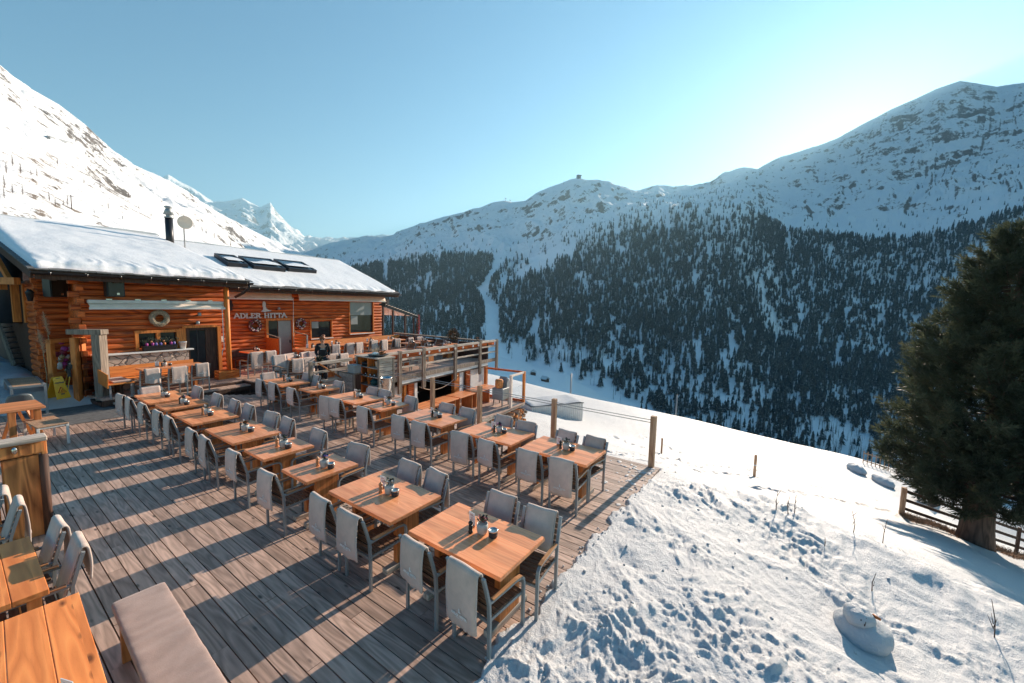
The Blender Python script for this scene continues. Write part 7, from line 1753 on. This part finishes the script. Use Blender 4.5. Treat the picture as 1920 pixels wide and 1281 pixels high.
# ---- bare larches on the sunny hill
def on_sheet(P, px, py):
    d = P.reshape(-1, 3)-CC; z = d @ CF; X = 960+FPX*(d @ CR)/z; Y = 640.5-FPX*(d @ CU)/z; k = np.argmin((X-px)**2+(Y-py)**2+np.where(z < 0, 1e9, 0)); return P.reshape(-1, 3)[k]
LAR = []
for sd in range(4):
    rd = random.Random(60+sd); mb = MB(); mb.tube([(0, 0, -.2), (.05, 0, 2), (0, 0, 4)], [.07, .05, .01], 5)
    for i in range(260):
        u = rd.uniform(.10, 1); z = 4*u; L = (1.15*(1-u)+.12)*rd.uniform(.6, 1.1); a = rd.uniform(0, 2*PI); d = Vector((math.cos(a), math.sin(a), rd.uniform(.1, .6))).normalized()*L; s = Vector((-math.sin(a), math.cos(a), 0))*.040
        mb.add([(-s.x, -s.y, z), (s.x, s.y, z), tuple(Vector((0, 0, z))+d)], [(0, 1, 2)])
    LAR.append(mb)
lmat = simple('bare_larch_twigs', (.17, .10, .07), .9, 0, .3, 3)
lm = [(m_.mesh('bare_larch', lmat)) for m_ in LAR]
LP = [(25, 312), (68, 332), (7, 352), (23, 362), (43, 365), (103, 384), (117, 386), (107, 310), (158, 343), (175, 348), (190, 354), (215, 374), (227, 380), (245, 370), (175, 400), (230, 412), (365, 424), (380, 430), (388, 434), (405, 440), (455, 418), (12, 326), (40, 326), (128, 386), (57, 330), (10, 372), (440, 447), (330, 402), (205, 392), (262, 392), (283, 405), (300, 412), (92, 378)]
rd = random.Random(70)
for i, (x, y) in enumerate(LP):
    p = on_sheet(PN, x, y); dd_ = float((p-CC) @ CF); h = rd.uniform(9, 18)*(1.25 if x < 130 else .8)/FPX*dd_
    o = put('bare_larch', lm[i % 4], None, tuple(p), rd.uniform(0, 6)); o.scale = (h/4,)*3; tag(o, 'small bare brown larch scattered on the sunny snow hill behind the chalets', 'tree', 'bare larches on the sunny hill')
p = on_sheet(PN, 136, 394); mb = MB(); hh = 26/FPX*float((p-CC) @ CF); mb.tube([(0, 0, -.5), (0, 0, hh)], .12, 6); o = tag(mb.build('utility_pole', M['dark_wood'], None, 0, 1, tuple(p)), 'wooden utility pole with a crossbar on the sunny hill', 'pole'); MB().box((0, 0, hh*.9), (1.4, .1, .12)).build('crossbar', M['dark_wood'], o)
# avalanche wall high on the left mountain
a, b = on_sheet(PL, 92, 262), on_sheet(PL, 152, 276); r_ = thing('avalanche_wall', 'long pale avalanche wall high on the left mountain', 'wall', tuple(a), 0); d = Vector(b-a)
h = 7/FPX*float((a-CC) @ CF); MB().bar(Vector((0, 0, h*.3)), d+Vector((0, 0, h*.3)), 2.0, h).build('wall', M['mast'], r_)
mb = MB()
for i in range(14): q = d*(i/13); mb.bar(q+Vector((-1, -1.2, -1)), q+Vector((-1, -1.2, h*.75)), .5, .5)
mb.build('buttresses', M['frame'], r_)
# huts in the valley, station and lift masts on the summit ridge
for i, (x, y, wpx) in enumerate(((999, 704, 12), (1023, 716, 12))):
    p = on_sheet(PFo, x, y); sc = wpx/FPX*float((p-CC) @ CF); r_ = thing('valley_hut', 'small dark hut with snow roof in the blue valley, %s of two' % ('upper', 'lower')[i], 'hut', tuple(p), .5+i*.9, 'huts in the valley')
    MB().ext((-sc/2, -sc*.4, -1), (sc/2, sc*.4, sc*.42)).build('wall', M['dark_wood'], r_)
    mb = MB(); e = sc*.08; mb.add([(-sc/2-e, -sc*.4-e, sc*.40), (sc/2+e, -sc*.4-e, sc*.40), (sc/2+e, 0, sc*.72), (-sc/2-e, 0, sc*.72), (-sc/2-e, sc*.4+e, sc*.40), (sc/2+e, sc*.4+e, sc*.40), (-sc/2-e, -sc*.4-e, sc*.55), (sc/2+e, -sc*.4-e, sc*.55), (sc/2+e, 0, sc*.88), (-sc/2-e, 0, sc*.88), (-sc/2-e, sc*.4+e, sc*.55), (sc/2+e, sc*.4+e, sc*.55)],
        [(6, 7, 8, 9), (9, 8, 11, 10), (0, 1, 7, 6), (4, 10, 11, 5), (0, 6, 9, 3), (3, 9, 10, 4), (1, 2, 8, 7), (2, 5, 11, 8), (0, 3, 2, 1), (3, 4, 5, 2)]); mb.build('snow_roof', M['snow'], r_)
def ridge_pt(px, py, P): return on_sheet(P, px, py)
p = ridge_pt(1085, 334, PM); sc = 1/FPX*float((p-CC) @ CF); r_ = thing('summit_station', 'dark lift station on the middle summit', 'station', tuple(p), .9)
MB().ext((-4*sc, -3*sc, -3*sc), (3*sc, 3*sc, 3*sc)).build('wall', M['darkmetal'], r_); MB().ext((-5*sc, -4*sc, 3*sc), (1*sc, 4*sc, 4.5*sc)).build('roof', M['darkmetal'], r_); MB().ext((2*sc, -2*sc, -3*sc), (6*sc, 2*sc, 1*sc)).build('annex', M['darkmetal'], r_)
for i, (x, y, h, lab) in enumerate(((948, 378, 6, 'lift tower on the left shoulder of the massif, left of two'), (957, 380, 5, 'lift tower on the left shoulder of the massif, right of two'), (1056, 346, 8, 'thin mast on the ridge left of the summit station'))):
    p = ridge_pt(x, y, PM); sc = 1/FPX*float((p-CC) @ CF); mb = MB(); mb.tube([(0, 0, -2*sc), (0, 0, h*sc)], .35*sc if i < 2 else .22*sc, 5)
    o = tag(mb.build('lift_tower' if i < 2 else 'radio_mast', M['darkmetal'], None, 0, 1, tuple(p)), lab, 'tower')
    if i < 2: MB().box((0, 0, h*sc*.9), (4*sc, 1*sc, .8*sc)).build('crossarm', M['darkmetal'], o)
# ---- the valley air
if HAZE > 0:
    hm = bpy.data.materials.new('valley_air'); hm.use_nodes = True; n_ = hm.node_tree.nodes; n_.remove(n_['Principled BSDF']); pv = n_.new('ShaderNodeVolumePrincipled'); pv.inputs['Color'].default_value = HAZECOL; pv.inputs['Density'].default_value = HAZE; pv.inputs['Anisotropy'].default_value = .3
    hm.node_tree.links.new(pv.outputs[0], n_['Material Output'].inputs['Volume'])
    lo = -1200; pts = np.concatenate([o.reshape(-1, 3) for o in (PN, PL, PF_, PM, PR, PFo)]); mn, mx = pts.min(0)-30, pts.max(0)+30; mn[2] = min(mn[2], V[:, 2].min())-5
    mn = np.minimum(mn, [-60, -150, 0]); hb = MB().ext(tuple(mn), tuple(mx)); tag(hb.build('haze', hm), kind='stuff')
